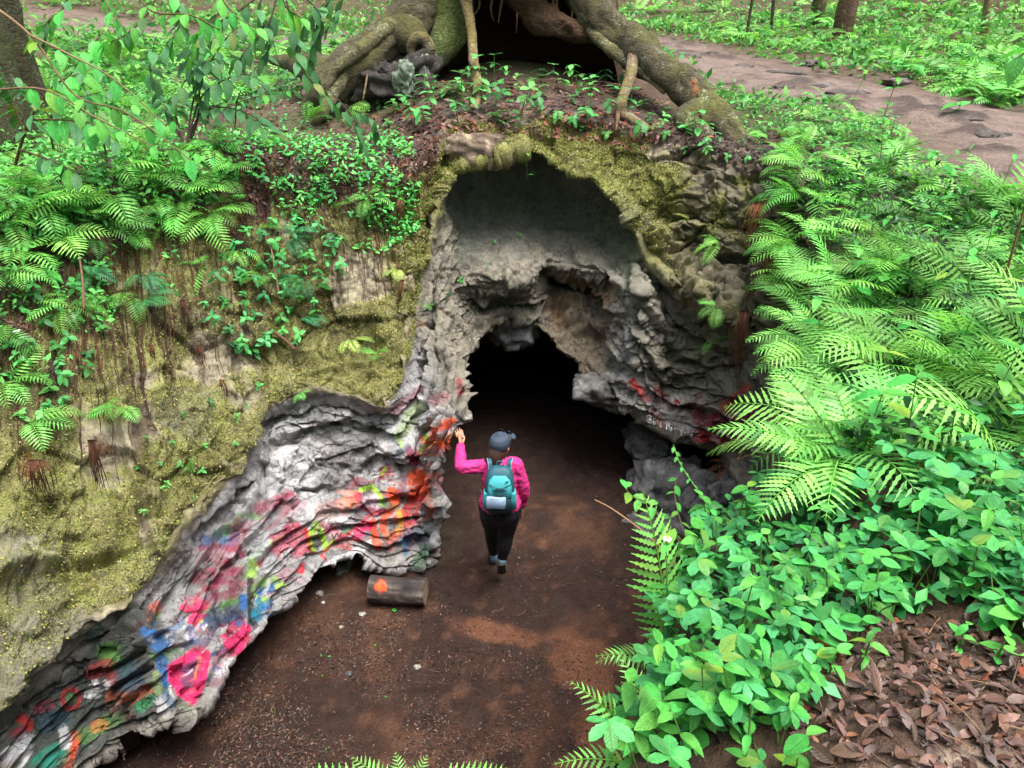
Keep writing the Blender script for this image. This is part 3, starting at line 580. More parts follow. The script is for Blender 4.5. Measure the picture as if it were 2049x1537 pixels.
# dark blues / greens
paint([(430, 1235), (455, 1222), (485, 1205)], 19, (.03, .05, .09), .85, .5, .8); paint([(445, 1212), (470, 1200)], 8, GRN, .7); paint([(488, 1195), (490, 1215)], 9, BLU, .85); paint([(500, 1160), (502, 1225), (506, 1245)], 7, BLK, .92, .4, .4); paint([(515, 1180), (535, 1170), (545, 1165)], 12, (.30, .5, .12), .75); paint([(520, 1185), (545, 1175)], 9, BLU, .85, .5, .9); paint([(520, 1205), (515, 1230)], 13, (.01, .16, .24), .9, .5, .6); paint([(530, 1200)], 9, LIME, .7, .5, .9); paint([(540, 1160), (528, 1188)], 4, WHT, .6, .5, 1); paint([(540, 1205), (530, 1215)], 7, BLU, .8)
paint([(505, 1130), (500, 1148)], 9, LIME, .75, .5, .9)
# crimson wash over the middle
for p, r in (([(430, 1110), (460, 1140), (440, 1170)], 26), ([(470, 1090), (480, 1050)], 17), ([(400, 1160), (420, 1150)], 14), ([(450, 1190), (475, 1170)], 16)): paint(p, r, CRIM, .55, .7, 1.1)
paint([(540, 1010), (555, 1000), (520, 1020)], 9, CRIM, .6, .6, .8); paint([(560, 995), (575, 985)], 6, CRIM, .55)
paint([(565, 1085), (585, 1065), (600, 1085)], 21, (.42, .05, .09), .8, .6, .6); paint([(590, 1110), (610, 1100)], 10, (.45, .05, .09), .6)
paint([(632, 1048), (622, 1070), (622, 1095), (628, 1100)], 5.5, LIME, .95, .35, .3); paint([(640, 1060), (648, 1080), (652, 1100), (668, 1085)], 5.5, LIME, .95, .35, .3); paint([(612, 1060), (622, 1105), (640, 1110), (652, 1118)], 3.5, RED, .8); paint([(635, 1050), (628, 1075)], 8, (.15, .13, .02), .5)
paint([(670, 1040), (690, 1060), (700, 1050)], 7, (.55, .55, .57), .7, .5, 1); paint([(640, 1110), (700, 1065), (740, 1030), (780, 1020)], 4.5, (.45, .02, .05), .8); paint([(600, 1145), (606, 1132)], 5, (.8, .05, .08), .9)
# oranges, reds and limes nearest the cave
paint([(690, 1010), (705, 1000)], 14, (.70, .22, .12), .85, .7); paint([(640, 1025), (680, 1018)], 16, (.50, .30, .26), .6, .7)
paint([(723, 980), (743, 974), (757, 988), (766, 1010)], 5, LIME, .9, .4, .35); paint([(736, 1005), (745, 1000)], 12, (.62, .45, .52), .8); paint([(715, 990), (725, 1020), (758, 1020)], 5, (.5, .03, .10), .7); paint([(768, 945), (778, 935)], 10, (.5, .02, .08), .85); paint([(765, 948), (772, 938)], 4.5, LIME, .85)
paint([(825, 960), (840, 955), (845, 975), (830, 990)], 14, ORG, .95, .5, .5); paint([(786, 985), (790, 1003)], 11, ORG, .95, .5, .4); paint([(825, 1000), (815, 1025), (800, 1040)], 10, RED, .8, .5, .6); paint([(840, 1000), (830, 1030)], 8, RED, .7); paint([(785, 1015), (770, 1035), (765, 1060)], 7, ORG, .8); paint([(798, 1025), (803, 1045), (795, 1065)], 4.5, YEL, .9, .4, .3); paint([(745, 1045), (750, 1075), (755, 1092)], 8, ORG, .85); paint([(715, 1070), (725, 1055), (735, 1050)], 11, HOT, .8, .5, .7); paint([(690, 1065), (700, 1055)], 6, (.05, .2, .07), .7); paint([(770, 1010), (790, 1015)], 7, (.04, .15, .06), .6)
paint([(775, 1070), (800, 1070), (820, 1050)], 9, (.55, .12, .04), .6, .6, .8)
paint([(820, 905), (828, 920)], 12, (.35, .02, .08), .8); paint([(790, 915), (815, 895)], 8, NAVY, .6); paint([(810, 960), (800, 985)], 9, (.3, .04, .10), .6)
paint([(870, 862), (895, 848), (905, 846)], 10, ORG, .9, .5, .5); paint([(850, 880), (870, 885), (890, 890), (905, 880)], 9, ORG, .9, .5, .7); paint([(852, 872), (854, 880)], 5, LIME, .85); paint([(842, 905), (845, 895)], 4, LIME, .8); paint([(880, 870), (895, 868)], 8, (.55, .48, .55), .8); paint([(913, 855), (918, 862)], 8, (.75, .76, .80), .9); paint([(858, 895), (905, 868)], 5, (.7, .3, .03), .6)
paint([(800, 870), (820, 835), (838, 815)], 13, (.24, .36, .10), .65, .7, .6); paint([(795, 875), (803, 890)], 6, LIME, .6); paint([(870, 800), (890, 795)], 12, CRIM, .5, .7); paint([(790, 820), (840, 780)], 9, CRIM, .5, .7); paint([(918, 760), (922, 790)], 7, (.30, .02, .04), .8)
paint([(815, 1080), (840, 1070), (850, 1095)], 17, (.05, .09, .14), .75, .6); paint([(852, 1100), (838, 1125)], 14, (.05, .12, .05), .75, .6); paint([(808, 1085), (812, 1105)], 7, (.03, .15, .27), .7)
# right wall
paint([(1266, 766), (1280, 780), (1292, 798)], 8, RED, .85, .5, .6); paint([(1315, 785), (1325, 800)], 12, (.18, .015, .02), .8, .6, .8); paint([(1400, 838), (1440, 845), (1490, 845)], 14, DRED, .85, .6, .5); paint([(1398, 872), (1430, 885), (1455, 885)], 11, (.48, .03, .04), .85, .6, .9); paint([(1425, 875), (1440, 890)], 6, (.5, .38, .36), .6); paint([(1320, 830), (1380, 860)], 18, (.36, .34, .35), .5, .6); paint([(1300, 800), (1350, 830)], 16, (.33, .31, .33), .5, .7)
paint([(1405, 925), (1425, 915)], 12, (.26, .03, .04), .7, .6, .6, rows=(5, 13)); paint([(1505, 925), (1530, 935)], 14, (.16, .22, .26), .6, .6, .6, rows=(5, 13))

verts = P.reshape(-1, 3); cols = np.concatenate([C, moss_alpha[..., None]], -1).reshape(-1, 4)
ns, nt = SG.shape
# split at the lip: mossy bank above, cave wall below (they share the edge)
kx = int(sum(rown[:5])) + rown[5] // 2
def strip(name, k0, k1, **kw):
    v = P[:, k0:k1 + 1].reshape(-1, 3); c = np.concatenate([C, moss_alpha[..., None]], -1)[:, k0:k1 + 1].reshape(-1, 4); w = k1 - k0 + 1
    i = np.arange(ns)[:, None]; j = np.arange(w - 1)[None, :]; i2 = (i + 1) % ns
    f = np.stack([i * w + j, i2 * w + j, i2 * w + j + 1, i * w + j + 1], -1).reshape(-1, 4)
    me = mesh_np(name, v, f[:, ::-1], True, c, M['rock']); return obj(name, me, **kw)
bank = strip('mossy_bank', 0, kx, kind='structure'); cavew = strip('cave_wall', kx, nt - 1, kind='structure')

# ------------------------------------------------------------------ upper forest floor, footpath, cave floor
def inside(poly, x, y):
    r = np.zeros(x.shape, bool); n = len(poly)
    for i in range(n):
        x0, y0 = poly[i]; x1, y1 = poly[(i + 1) % n]
        c = ((y0 > y) != (y1 > y)) & (x < (x1 - x0) * (y - y0) / (y1 - y0 + 1e-12) + x0); r ^= c
    return r
rimloop = NET[:, int(rown[0] * .55), :2]
PATHL = [(-9.5, 17.5), (-5.5, 16.2), (-2.5, 17.0), (0.5, 17.8), (2.5, 15.6), (3.1, 13.0), (3.7, 11.0), (4.6, 9.5), (5.0, 8.4), (4.9, 7.2), (4.6, 6.0), (4.7, 4.6), (5.4, 3.0)]
_pl = np.array(PATHL)
def catrom(pts, n):
    pts = np.asarray(pts, float); q = np.vstack([2 * pts[0] - pts[1], pts, 2 * pts[-1] - pts[-2]]); out = []
    for i in range(1, len(q) - 2):
        t = np.linspace(0, 1, n, endpoint=False)[:, None]; p0, p1, p2, p3 = q[i-1], q[i], q[i+1], q[i+2]
        out.append(.5 * ((2*p1) + (-p0+p2)*t + (2*p0-5*p1+4*p2-p3)*t**2 + (-p0+3*p1-3*p2+p3)*t**3))
    return np.vstack(out + [pts[-1:]])
PATH = catrom(_pl, 24)
def path_dist(x, y):
    d = np.full(np.shape(x), 1e9)
    for p in PATH[::3]: d = np.minimum(d, np.hypot(x - p[0], y - p[1]))
    return d
xs = np.concatenate([np.linspace(-60, -9, 40, endpoint=False), np.linspace(-9, 10, 300, endpoint=False), np.linspace(10, 60, 41)])
ys = np.concatenate([np.linspace(-15, -1, 20, endpoint=False), np.linspace(-1, 20, 330, endpoint=False), np.linspace(20, 75, 50)])
GX, GY = np.meshgrid(xs, ys); GZ = zg(GX, GY)
hole = inside(rimloop, GX, GY)
Gv = np.stack([GX, GY, GZ - .012], -1)
gf = grid_faces(len(ys), len(xs)); hf = hole.ravel()[gf].any(1); gf = gf[~hf]
pd = path_dist(GX, GY); gl = Gv.reshape(-1, 3)
m1 = fbm(gl * 1.2, 4, 81).reshape(GX.shape); m2 = fbm(gl * 6, 3, 82).reshape(GX.shape)
GC = np.zeros(GX.shape + (3,)) + np.array((.085, .052, .036))
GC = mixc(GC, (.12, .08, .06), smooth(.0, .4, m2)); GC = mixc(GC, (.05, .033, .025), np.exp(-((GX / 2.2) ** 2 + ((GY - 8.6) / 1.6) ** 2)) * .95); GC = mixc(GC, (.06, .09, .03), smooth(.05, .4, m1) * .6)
GC = mixc(GC, (.15, .108, .09), (1 - smooth(.9, 1.9, pd + m1 * .4)) * .9)
# pale trodden litter left of the tree
lt = np.exp(-(((GX + 3.2) / 1.6) ** 2 + ((GY - 10.5) / 1.8) ** 2)); GC = mixc(GC, (.30, .22, .18), lt * .4)
nearc = np.exp(-(((GX - 1.0) / .8) ** 2 + ((GY - .75) / .32) ** 2)); GC = mixc(GC, (.45, .34, .27), smooth(.4, .9, nearc + m2 * .2) * .8)
used = np.zeros(GX.size, bool); used[gf.ravel()] = True; remap = np.cumsum(used) - 1
forest = obj('forest_floor', mesh_np('forest_floor', gl[used], remap[gf], True, GC.reshape(-1, 3)[used], M['ground']), kind='structure')
# footpath ribbon
T_ = np.gradient(PATH, axis=0); T_ /= np.linalg.norm(T_, axis=1)[:, None]; Nn = np.stack([-T_[:, 1], T_[:, 0]], -1)
wv = np.linspace(-1, 1, 26); wid = .75 + .28 * vnoise(np.stack([PATH[:, 0], PATH[:, 1], PATH[:, 0] * 0], -1) * .8, 3)
PX = PATH[:, None, 0] + Nn[:, None, 0] * wv[None] * wid[:, None]; PY = PATH[:, None, 1] + Nn[:, None, 1] * wv[None] * wid[:, None]
PZ = zg(PX, PY) + .02 - .05 * np.abs(wv[None]) ** 4; pl = np.stack([PX, PY, PZ], -1).reshape(-1, 3)
k = fbm(pl * 3, 4, 95); pl[:, 2] += np.maximum(0, k) * .10 + fbm(pl * 9, 3, 96) * .025
pc = np.zeros((len(pl), 3)) + np.array((.165, .122, .104)); kk = smooth(.1, .35, k)[:, None]; pc = pc * (1 - kk) + np.array((.08, .06, .052)) * kk
footpath = obj('footpath', mesh_np('footpath', pl, grid_faces(len(PATH), 26), True, pc, M['path']), kind='structure')
# cave floor
fx = np.linspace(-5, 4, 330); fy = np.linspace(.2, 12, 430); FX, FY = np.meshgrid(fx, fy); fl_ = np.stack([FX, FY, FX * 0], -1).reshape(-1, 3)
fz = fbm(fl_ * 1.2, 3, 101) * .05 + fbm(fl_ * 5, 4, 102) * .035 + ridged(fl_ * 9, 3, 103) * .012; fl_[:, 2] = fz
FU, FV, FD = project(fl_)
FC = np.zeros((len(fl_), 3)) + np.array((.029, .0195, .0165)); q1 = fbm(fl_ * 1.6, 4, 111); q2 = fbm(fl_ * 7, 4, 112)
def fmix(rgb, m): 
    global FC
    FC = FC * (1 - m[:, None]) + np.array(rgb) * m[:, None]
fmix((.050, .030, .022), smooth(-.1, .3, q1)); fmix((.10, .06, .04), smooth(.2, .5, q2 + q1 * .4) * .5); fmix((.035, .026, .023), smooth(.05, .35, -q2) * .7)
def blob(x, y, rx, ry, a=0): 
    c, s = math.cos(a), math.sin(a); X = fl_[:, 0] - x; Y = fl_[:, 1] - y
    return np.exp(-(((X * c + Y * s) / rx) ** 2 + ((-X * s + Y * c) / ry) ** 2))
red = np.maximum.reduce([blob(-.1, 4.45, .55, .16, -.25), blob(.6, 4.1, .32, .5, .5), blob(.75, 3.5, .3, .35, 0), blob(.45, 3.15, .25, .2)])
fmix((.125, .065, .04), smooth(.35, .75, red + q2 * .35 + q1 * .2) * .85)
fmix((.022, .016, .013), smooth(6.3, 7.4, fl_[:, 1] + q1 * .5) * .85)  # soil darkens into the cave: the interior's shade is put into the colour
fmix((.10, .06, .038), smooth(.5, .9, blob(.7, 5.8, .6, .7) + q2 * .4) * .6)
fmix((.05, .05, .03), smooth(.5, .9, blob(-.7, 5.6, .35, .5)) * .3)
FC *= np.array((1.05, .86, .78))
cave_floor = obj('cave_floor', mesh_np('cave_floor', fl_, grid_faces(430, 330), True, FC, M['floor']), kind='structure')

# surface look-up: which point of the ground is seen through a photo pixel
SV = np.concatenate([P[::2, ::2].reshape(-1, 3), gl[used], fl_[::2]]); SN = np.concatenate([NRM2[::2, ::2].reshape(-1, 3), np.tile((0, 0, 1.0), (used.sum(), 1)), np.tile((0, 0, 1.0), (len(fl_[::2]), 1))])
SU, SVv, SDp = project(SV); okp = (SDp < 1e8) & (SU > -900) & (SU < 2950) & (SVv > -500) & (SVv < 2100)
SV, SN, SU, SVv, SDp = SV[okp], SN[okp], SU[okp], SVv[okp], SDp[okp]
_ci = (SU // 24).astype(int) + 40; _cj = (SVv // 24).astype(int) + 25; _key = _ci * 1000 + _cj
_ord = np.argsort(_key, kind='stable'); _ks = _key[_ord]
def hitfront(u, v, rad=7.0):
    s = np.where((np.abs(SU - u) < rad) & (np.abs(SVv - v) < rad))[0]
    if not len(s): return np.array(hit(u, v)[0])
    dd = SDp[s]; near = s[dd < dd.min() + .10]; return W(u, v, SV[near][:, 1].mean() - .03)
def hit(u, v, rad=14.0):
    ids = []
    ci, cj = int(u // 24) + 40, int(v // 24) + 25
    for a in (-1, 0, 1):
        for b in (-1, 0, 1):
            kk = (ci + a) * 1000 + cj + b; l = np.searchsorted(_ks, kk, 'left'); r = np.searchsorted(_ks, kk, 'right'); ids.append(_ord[l:r])
    ids = np.concatenate(ids)
    if not len(ids): return None
    d2 = (SU[ids] - u) ** 2 + (SVv[ids] - v) ** 2; s = d2 < rad * rad
    if not s.any(): 
        s = d2 <= d2.min() + 1
    ids = ids[s]; dd = SDp[ids]; near = ids[dd < dd.min() + .12]
    b = near[np.argmin((SU[near] - u) ** 2 + (SVv[near] - v) ** 2)]
    return Vector(SV[b]), Vector(SN[b])
# ------------------------------------------------------------------ rocks that lie or hang apart from the wall
def lump(name, c, r, seed, col, parent=None, rough=.30, rot=(0, 0, 0), moss=0.0, n=72, **kw):
    th = np.linspace(0, 2 * np.pi, n, endpoint=False); phv = np.linspace(.02, np.pi - .02, n // 2)
    q = np.stack([np.sin(phv)[:, None] * np.cos(th), np.sin(phv)[:, None] * np.sin(th), np.cos(phv)[:, None] * np.ones(n)], -1)
    Q = q.reshape(-1, 3); k = fbm(Q * 1.3 + seed * 5.1, 3, seed) * rough * 1.6 + ridged(Q * 2.4 + seed, 3, seed + 3) * rough * .35 + fbm(Q * 7, 4, seed + 9) * rough * .45 - np.abs(fbm(Q * 11, 3, seed + 8)) * rough * .3 - (worley(Q * 2.6 + seed, seed + 4) - .45) * rough * .7
    Q = np.sign(Q) * np.abs(Q) ** .85; v = Q * (1 + k)[:, None] * np.asarray(r); v = v @ np.array(Euler(rot).to_matrix()).T
    cc = np.zeros((len(v), 4)); cc[:, :3] = np.asarray(col) * (1 + .9 * fbm(Q * 3, 3, seed + 20) + .6 * fbm(Q * 11, 3, seed + 21))[:, None]; cc[:, 3] = moss
    f = grid_faces(n // 2, n, True); top = np.arange(n)
    me = mesh_np(name, v, [f, np.stack([top[1:-1] * 0, top[2:], top[1:-1]], -1), np.stack([top[1:-1] * 0, top[1:-1], top[2:]], -1) + (n // 2 - 1) * n], True, cc, M['rock'])
    o = obj(name, me, parent, **kw); o.location = c; return o
GREY = (.16, .155, .15)
lump('hanging_rock', W(1030, 640, 7.55), (.27, .26, .34), 3, (.22, .215, .22), label='grey pitted rock lobe hanging from the roof of the cave mouth', cat='rock')
lump('rock_ledge', W(1215, 778, 6.75), (.36, .3, .19), 5, (.19, .18, .17), rot=(0, .22, .25), label='rounded grey rock nose jutting into the cave mouth from the right', cat='rock')
lump('boulder', W(1335, 985, 6.35), (.42, .36, .40), 8, (.17, .168, .165), label='large black grey boulder at the right foot of the cave mouth behind the leaning fern', cat='boulder')
lump('boulder', W(1310, 893, 6.75), (.30, .26, .17), 9, (.15, .15, .14), rot=(0, .2, 0), label='flat dark boulder wedged on top of the larger boulder right of the cave', cat='boulder')
lump('boulder', W(1310, 1075, 5.9), (.42, .36, .25), 10, (.14, .138, .14), label='low dark boulder half hidden behind the leafy twigs right of the cave floor', cat='boulder')
lump('boulder', W(1440, 1010, 5.9), (.36, .32, .34), 12, (.14, .138, .14), label='dark boulder under the rusty dead fern at the right wall', cat='boulder')
lump('stone', W(705, 1150, 5.28), (.13, .14, .24), 14, (.13, .15, .13), rot=(.2, -.25, .3), label='narrow greenish stone leaning under the painted wall left of the log', cat='stone')
lump('stone', W(755, 1133, 5.36), (.17, .12, .16), 15, (.20, .205, .20), rot=(.1, .3, .2), label='grey knobbly stone under the painted wall just above the log', cat='stone')
lump('stone', W(665, 1145, 5.45), (.14, .14, .2), 16, (.10, .13, .10), rot=(.1, -.15, 0), label='dark green stone deep under the painted wall, leftmost of the three by the log', cat='stone')
# short thick log with orange paint
def log():
    t = empty('log', W(796, 1181, 4.80), R(-4), label='short dark log with an orange paint patch lying on the cave floor', cat='log')
    L, r = .255, .118; n = 40; xs_ = np.linspace(-L, L, 34); th = np.linspace(0, 2 * np.pi, n, endpoint=False)
    v = np.stack([xs_[:, None] * np.ones(n), np.cos(th) * np.ones((34, 1)) * r, np.sin(th) * np.ones((34, 1)) * r], -1).reshape(-1, 3)
    k = fbm(v * np.array((2.5, 12, 12)), 3, 5) * .10 + ridged(v * np.array((4, 30, 30)), 3, 7) * .05
    v[:, 1:] *= (1 + k)[:, None]; v[:, 0] += fbm(v * 20, 2, 3) * .006
    g = np.zeros((len(v), 3)) + np.array((.085, .062, .055)); q = fbm(v * np.array((6, 40, 40)), 3, 9)
    kk = smooth(.15, .4, q)[:, None]; g = g * (1 - kk) + np.array((.25, .19, .16)) * kk
    d2 = np.hypot((v[:, 0] + .13) * .8, (np.arctan2(v[:, 2], -v[:, 1]) - 1.0) * .11)
    kk = (1 - smooth(.028, .062, d2 + q * .03))[:, None] * .95; g = g * (1 - kk) + np.array((.80, .085, .015)) * kk
    dl = np.exp(-(((v[:, 0] - .10) / .09) ** 2 + ((v[:, 2] - .10) / .05) ** 2))[:, None] * .9; g = g * (1 - dl) + np.array((.012, .012, .02)) * dl
    g = g * np.where(g[:, :1] > .4, 1.0, .5)
    obj('bark_surface', mesh_np('bark_surface', v, grid_faces(34, n, True), True, g, M['wood']), t)
    for s in (-1, 1):
        mb = MB(); rr = np.linspace(1, 0.02, 7); e = v.reshape(34, n, 3)[0 if s < 0 else -1]
        c0 = e.mean(0); w = np.concatenate([c0 + (e - c0) * a + np.array((s * .004 * math.sin(9 * a), 0, 0)) for a in rr])
        mb.add(w, grid_faces(7, n, True), (.20, .14, .10)); mb.build('cut_end', M['wood'], t)
M['wood'] = mat_plain('wood', (1, 1, 1), .75, .3, 30, .3, .6, .01)
log()

# ------------------------------------------------------------------ the big tree with its buttress roots over the cave
def WP(*a): return np.array([W(*p) for p in a])
tree = empty('tree', W(1020, 60, 9.6), label='huge mossy tree straddling the rim above the cave on arching buttress roots', cat='tree')
tb = Vector(tree.location)
def root(name, pts, rad, seg=26, noise=.3, seed=0, c=(.66, .7, .55), mat='bark', sub=10):
    p = catrom(np.array(pts), sub); r = np.interp(np.linspace(0, 1, len(p)), np.linspace(0, 1, len(rad)), rad)
    mb = MB(); mb.tube(p - np.array(tb), r, seg, c, True, noise, seed); return mb.build(name, M[mat], tree)
root('trunk', [W(1020, -70, 10.1) + np.array((0, .1, -.22)), W(1020, -70, 10.1) + np.array((0, .35, 1.2)), W(1020, -70, 10.1) + np.array((.05, .3, 3.5)), W(1020, -70, 10.1) + np.array((.1, .2, 6.5))], (1.25, 1.0, .8, .7), 48, .22, 1)
root('root', WP((900, -95, 9.9), (865, 0, 9.55), (800, 62, 9.15), (735, 105, 8.85), (680, 150, 8.6), (640, 190, 8.45), (612, 222, 8.45)), (.36, .28, .23, .21, .19, .17, .08), 44, .6, 2)
root('root', WP((1130, -90, 9.9), (1180, 20, 9.4), (1245, 78, 9.0), (1310, 128, 8.6), (1375, 175, 8.2), (1425, 225, 7.85), (1470, 278, 7.5), (1500, 310, 7.35)), (.32, .22, .185, .175, .17, .16, .13, .04), 44, .6, 3)
root('root', WP((915, -80, 9.9), (905, 20, 9.6), (892, 80, 9.35), (870, 120, 9.2), (850, 150, 9.15)), (.34, .27, .22, .16, .1), 24, .4, 4, (.8, 1.25, .5))
root('root', WP((1040, -60, 9.7), (1065, 0, 9.5), (1090, 35, 9.4), (1140, 60, 9.35), (1200, 75, 9.3)), (.26, .17, .15, .14, .05), 36, .95, 5, (.55, .38, .27))
root('root', WP((1385, 165, 8.1), (1395, 190, 8.0), (1410, 215, 7.9), (1425, 245, 7.75)), (.06, .09, .08, .03), 12, .5, 6, (1.5, .85, .6))
root('root', WP((1420, 235, 7.85), (1380, 235, 7.75), (1385, 262, 7.6), (1400, 285, 7.5)), (.2, .16, .14, .06), 18, .4, 8, (.8, .9, .6))
root('root', WP((700, 160, 8.65), (650, 150, 8.9), (600, 130, 9.6), (540, 120, 10.4)), (.25, .2, .14, .04), 18, .4, 9)
# knot: a lobe with a hollow eye
kp = W(842, 98, 8.86)
a_ = np.linspace(0, 2 * np.pi, 25)
ringp = np.stack([kp[0] + .105 * np.cos(a_), kp[1] - .03 * np.cos(a_) - .05, kp[2] + .12 * np.sin(a_)], -1)
mb = MB(); mb.tube(ringp - np.array(tb), .062, 10, (1.1, 1.05, .95), False, .3, 3); mb.build('knot_rim', M['bark'], tree)
root('knot', [W(800, 60, 9.15), W(826, 80, 9.0), kp + np.array((0, .10, 0)), kp + np.array((.02, .02, -.10))], (.26, .2, .12, .05), 20, .25, 11)
# earth and dead root mass closing the hollow under the trunk
hb = MB(); th = np.linspace(-.15 * np.pi, 1.15 * np.pi, 40); zz = np.linspace(0, 1, 16)
hv = np.array([[.05 + 1.45 * math.cos(t) * (1 - .35 * z), 9.95 + .95 * math.sin(t) , 3.5 + 1.7 * z] for z in zz for t in th]); hv += (fbm(hv * 2, 4, 5) * .18)[:, None]
hb.add(hv - np.array(tb), grid_faces(16, 40), (.05, .032, .02)); hb.build('earth_core', M['ground'], tree)
# aerial roots
for k_, (pts_, r_) in enumerate(((((760, 70, 8.85), (715, 105, 8.6), (672, 140, 8.4), (650, 185, 8.3)), .07), (((820, 30, 9.2), (770, 60, 8.9), (735, 88, 8.7)), .08), (((1215, 40, 9.2), (1275, 85, 8.85), (1335, 128, 8.45), (1385, 165, 8.1)), .065), (((1180, 60, 9.2), (1235, 110, 8.8), (1290, 150, 8.5), (1330, 185, 8.25)), .06), (((1400, 190, 7.95), (1440, 215, 7.8), (1480, 265, 7.5), (1530, 300, 7.3)), .07), (((690, 150, 8.5), (660, 195, 8.3), (640, 235, 8.15), (600, 260, 8.1)), .07), (((1400, 200, 8.0), (1395, 240, 7.75), (1420, 275, 7.55), (1440, 300, 7.4)), .06))): root('root', WP(*pts_), (r_, r_ * 1.1, r_ * .9, r_ * .3), 14, .5, 40 + k_, (.95, 1.05, .8), sub=8)
root('aerial_root', WP((930, -10, 9.2), (943, 60, 9.0), (948, 120, 8.7), (955, 180, 8.3), (952, 240, 7.95)), (.07, .05, .055, .05, .025), 12, .25, 12, (1.6, 1.4, 1.2), sub=8)
root('aerial_root', WP((1268, 100, 8.75), (1262, 150, 8.35), (1245, 200, 7.95), (1245, 225, 7.8), (1275, 245, 7.65), (1310, 262, 7.5)), (.07, .06, .055, .06, .05, .02), 12, .25, 13, (1.5, 1.4, 1.2), sub=8)
root('aerial_root', WP((1240, 205, 7.9), (1236, 235, 7.72), (1232, 262, 7.6)), (.03, .025, .006), 8, .2, 14, (1.4, 1.0, .8), sub=6)
root('aerial_root', WP((735, 150, 8.5), (730, 180, 8.3), (726, 200, 8.2)), (.012, .01, .006), 6, .1, 15, (1.4, 1.2, 1), sub=6)
for k in range(10):
    u = 960 + k * 27 + random.uniform(-8, 8); L = random.uniform(25, 75)
    root('rootlet', WP((u, -15, 9.45), (u + random.uniform(-6, 6), L * .4, 9.4), (u + random.uniform(-12, 12), L, 9.35)), (.02, .014, .004), 5, .1, 20 + k, (1.2, .8, .6), sub=4)
# old fern-like tufts of brown shag under the right root
# neighbouring trees
def side_tree(u, v, y, r, h, lean, label, seed, c=(1, 1, 1)):
    t = empty('tree', W(u, v, y), label=label, cat='tree', group='slender trees behind the footpath' if y > 11 else None)
    b = np.array(t.location); zz = zg(b[0], b[1]); t.location.z = float(zz) - .1
    p = catrom(np.array([(0, 0, 0), (lean * .2, 0, h * .25), (lean * .5 + .04, .03, h * .5), (lean, 0, h)]), 10)
    m = MB(); m.tube(p, np.linspace(r * 1.25, r * .7, len(p)), 14, c, True, .3, seed); m.build('trunk', M['bark'], t)
    for q in range(3):
        a = q * 2.1 + seed; m = MB(); m.tube(np.array([(0, 0, .25), (math.cos(a) * r * 1.6, math.sin(a) * r * 1.6, .05), (math.cos(a) * r * 3, math.sin(a) * r * 3, -.05)]), (r * .6, r * .4, r * .1), 8, c, True, .2, seed + q); m.build('root', M['bark'], t)
    return t
side_tree(22, 262, 6.9, .17, 6, .25, 'dark mossy tree trunk at the left edge behind the ferns', 31, (.6, .75, .5))
side_tree(45, 160, 8.4, .15, 6, .1, 'thin dark trunk just right of the left edge tree, farther back', 32, (.5, .55, .4))
side_tree(1692, 42, 16.5, .16, 7, -.3, 'dark reddish trunk behind the path, the thicker of the pair', 33, (.8, .6, .5))
side_tree(1637, 22, 18.5, .13, 7, -.2, 'slim dark trunk behind the path, left one of the pair', 34, (.6, .7, .4))
side_tree(1975, 60, 15.5, .06, 6, -1.4, 'pale leaning sapling trunk near the upper right corner', 35, (2, 1.8, 1.4))
side_tree(1775, 10, 20, .05, 6, .2, 'very thin grey sapling behind the path between the pair and the corner', 36, (1.5, 1.5, 1.3))
side_tree(1495, 60, 17, .025, 5, .15, 'thin dark bare stem rising from the undergrowth beyond the path bend', 37, (.5, .5, .4))
side_tree(1545, 55, 17.5, .03, 5, -.5, 'thin dark leaning stem right of the bare stem beyond the path', 38, (.5, .5, .4))

# tan fluted block of rock on the lip over the alcove
fb = lump('fluted_rock', W(960, 300, 7.58), (.40, .22, .17), 77, (.40, .30, .20), rot=(-.25, .14, -.05), label='pale brown fluted block of rock on the lip over the alcove', cat='rock', rough=.2)
_n = len(fb.data.vertices); _co = np.empty(_n * 3, np.float32); fb.data.vertices.foreach_get('co', _co); _co = _co.reshape(-1, 3)
_rb = vnoise(np.stack([_co[:, 0] * 17, _co[:, 2] * 1.2, _co[:, 0] * 0], -1), 7) * .035 + vnoise(np.stack([_co[:, 0] * 40, _co[:, 2] * 4, _co[:, 0] * 0], -1), 9) * .012
_co[:, 1] -= _rb; fb.data.vertices.foreach_set('co', _co.ravel()); fb.data.update()
_cc = np.empty(_n * 4, np.float32); _at = fb.data.color_attributes['Col']; _at.data.foreach_get('color', _cc); _cc = _cc.reshape(-1, 4)
_st = smooth(-.1, .35, vnoise(np.stack([_co[:, 0] * 22, _co[:, 2] * 2.5, _co[:, 0] * 0 + 5], -1), 11))[:, None]; _cc[:, :3] = _cc[:, :3] * _st + np.array((.17, .115, .08)) * (1 - _st); _at.data.foreach_set('color', _cc.ravel())

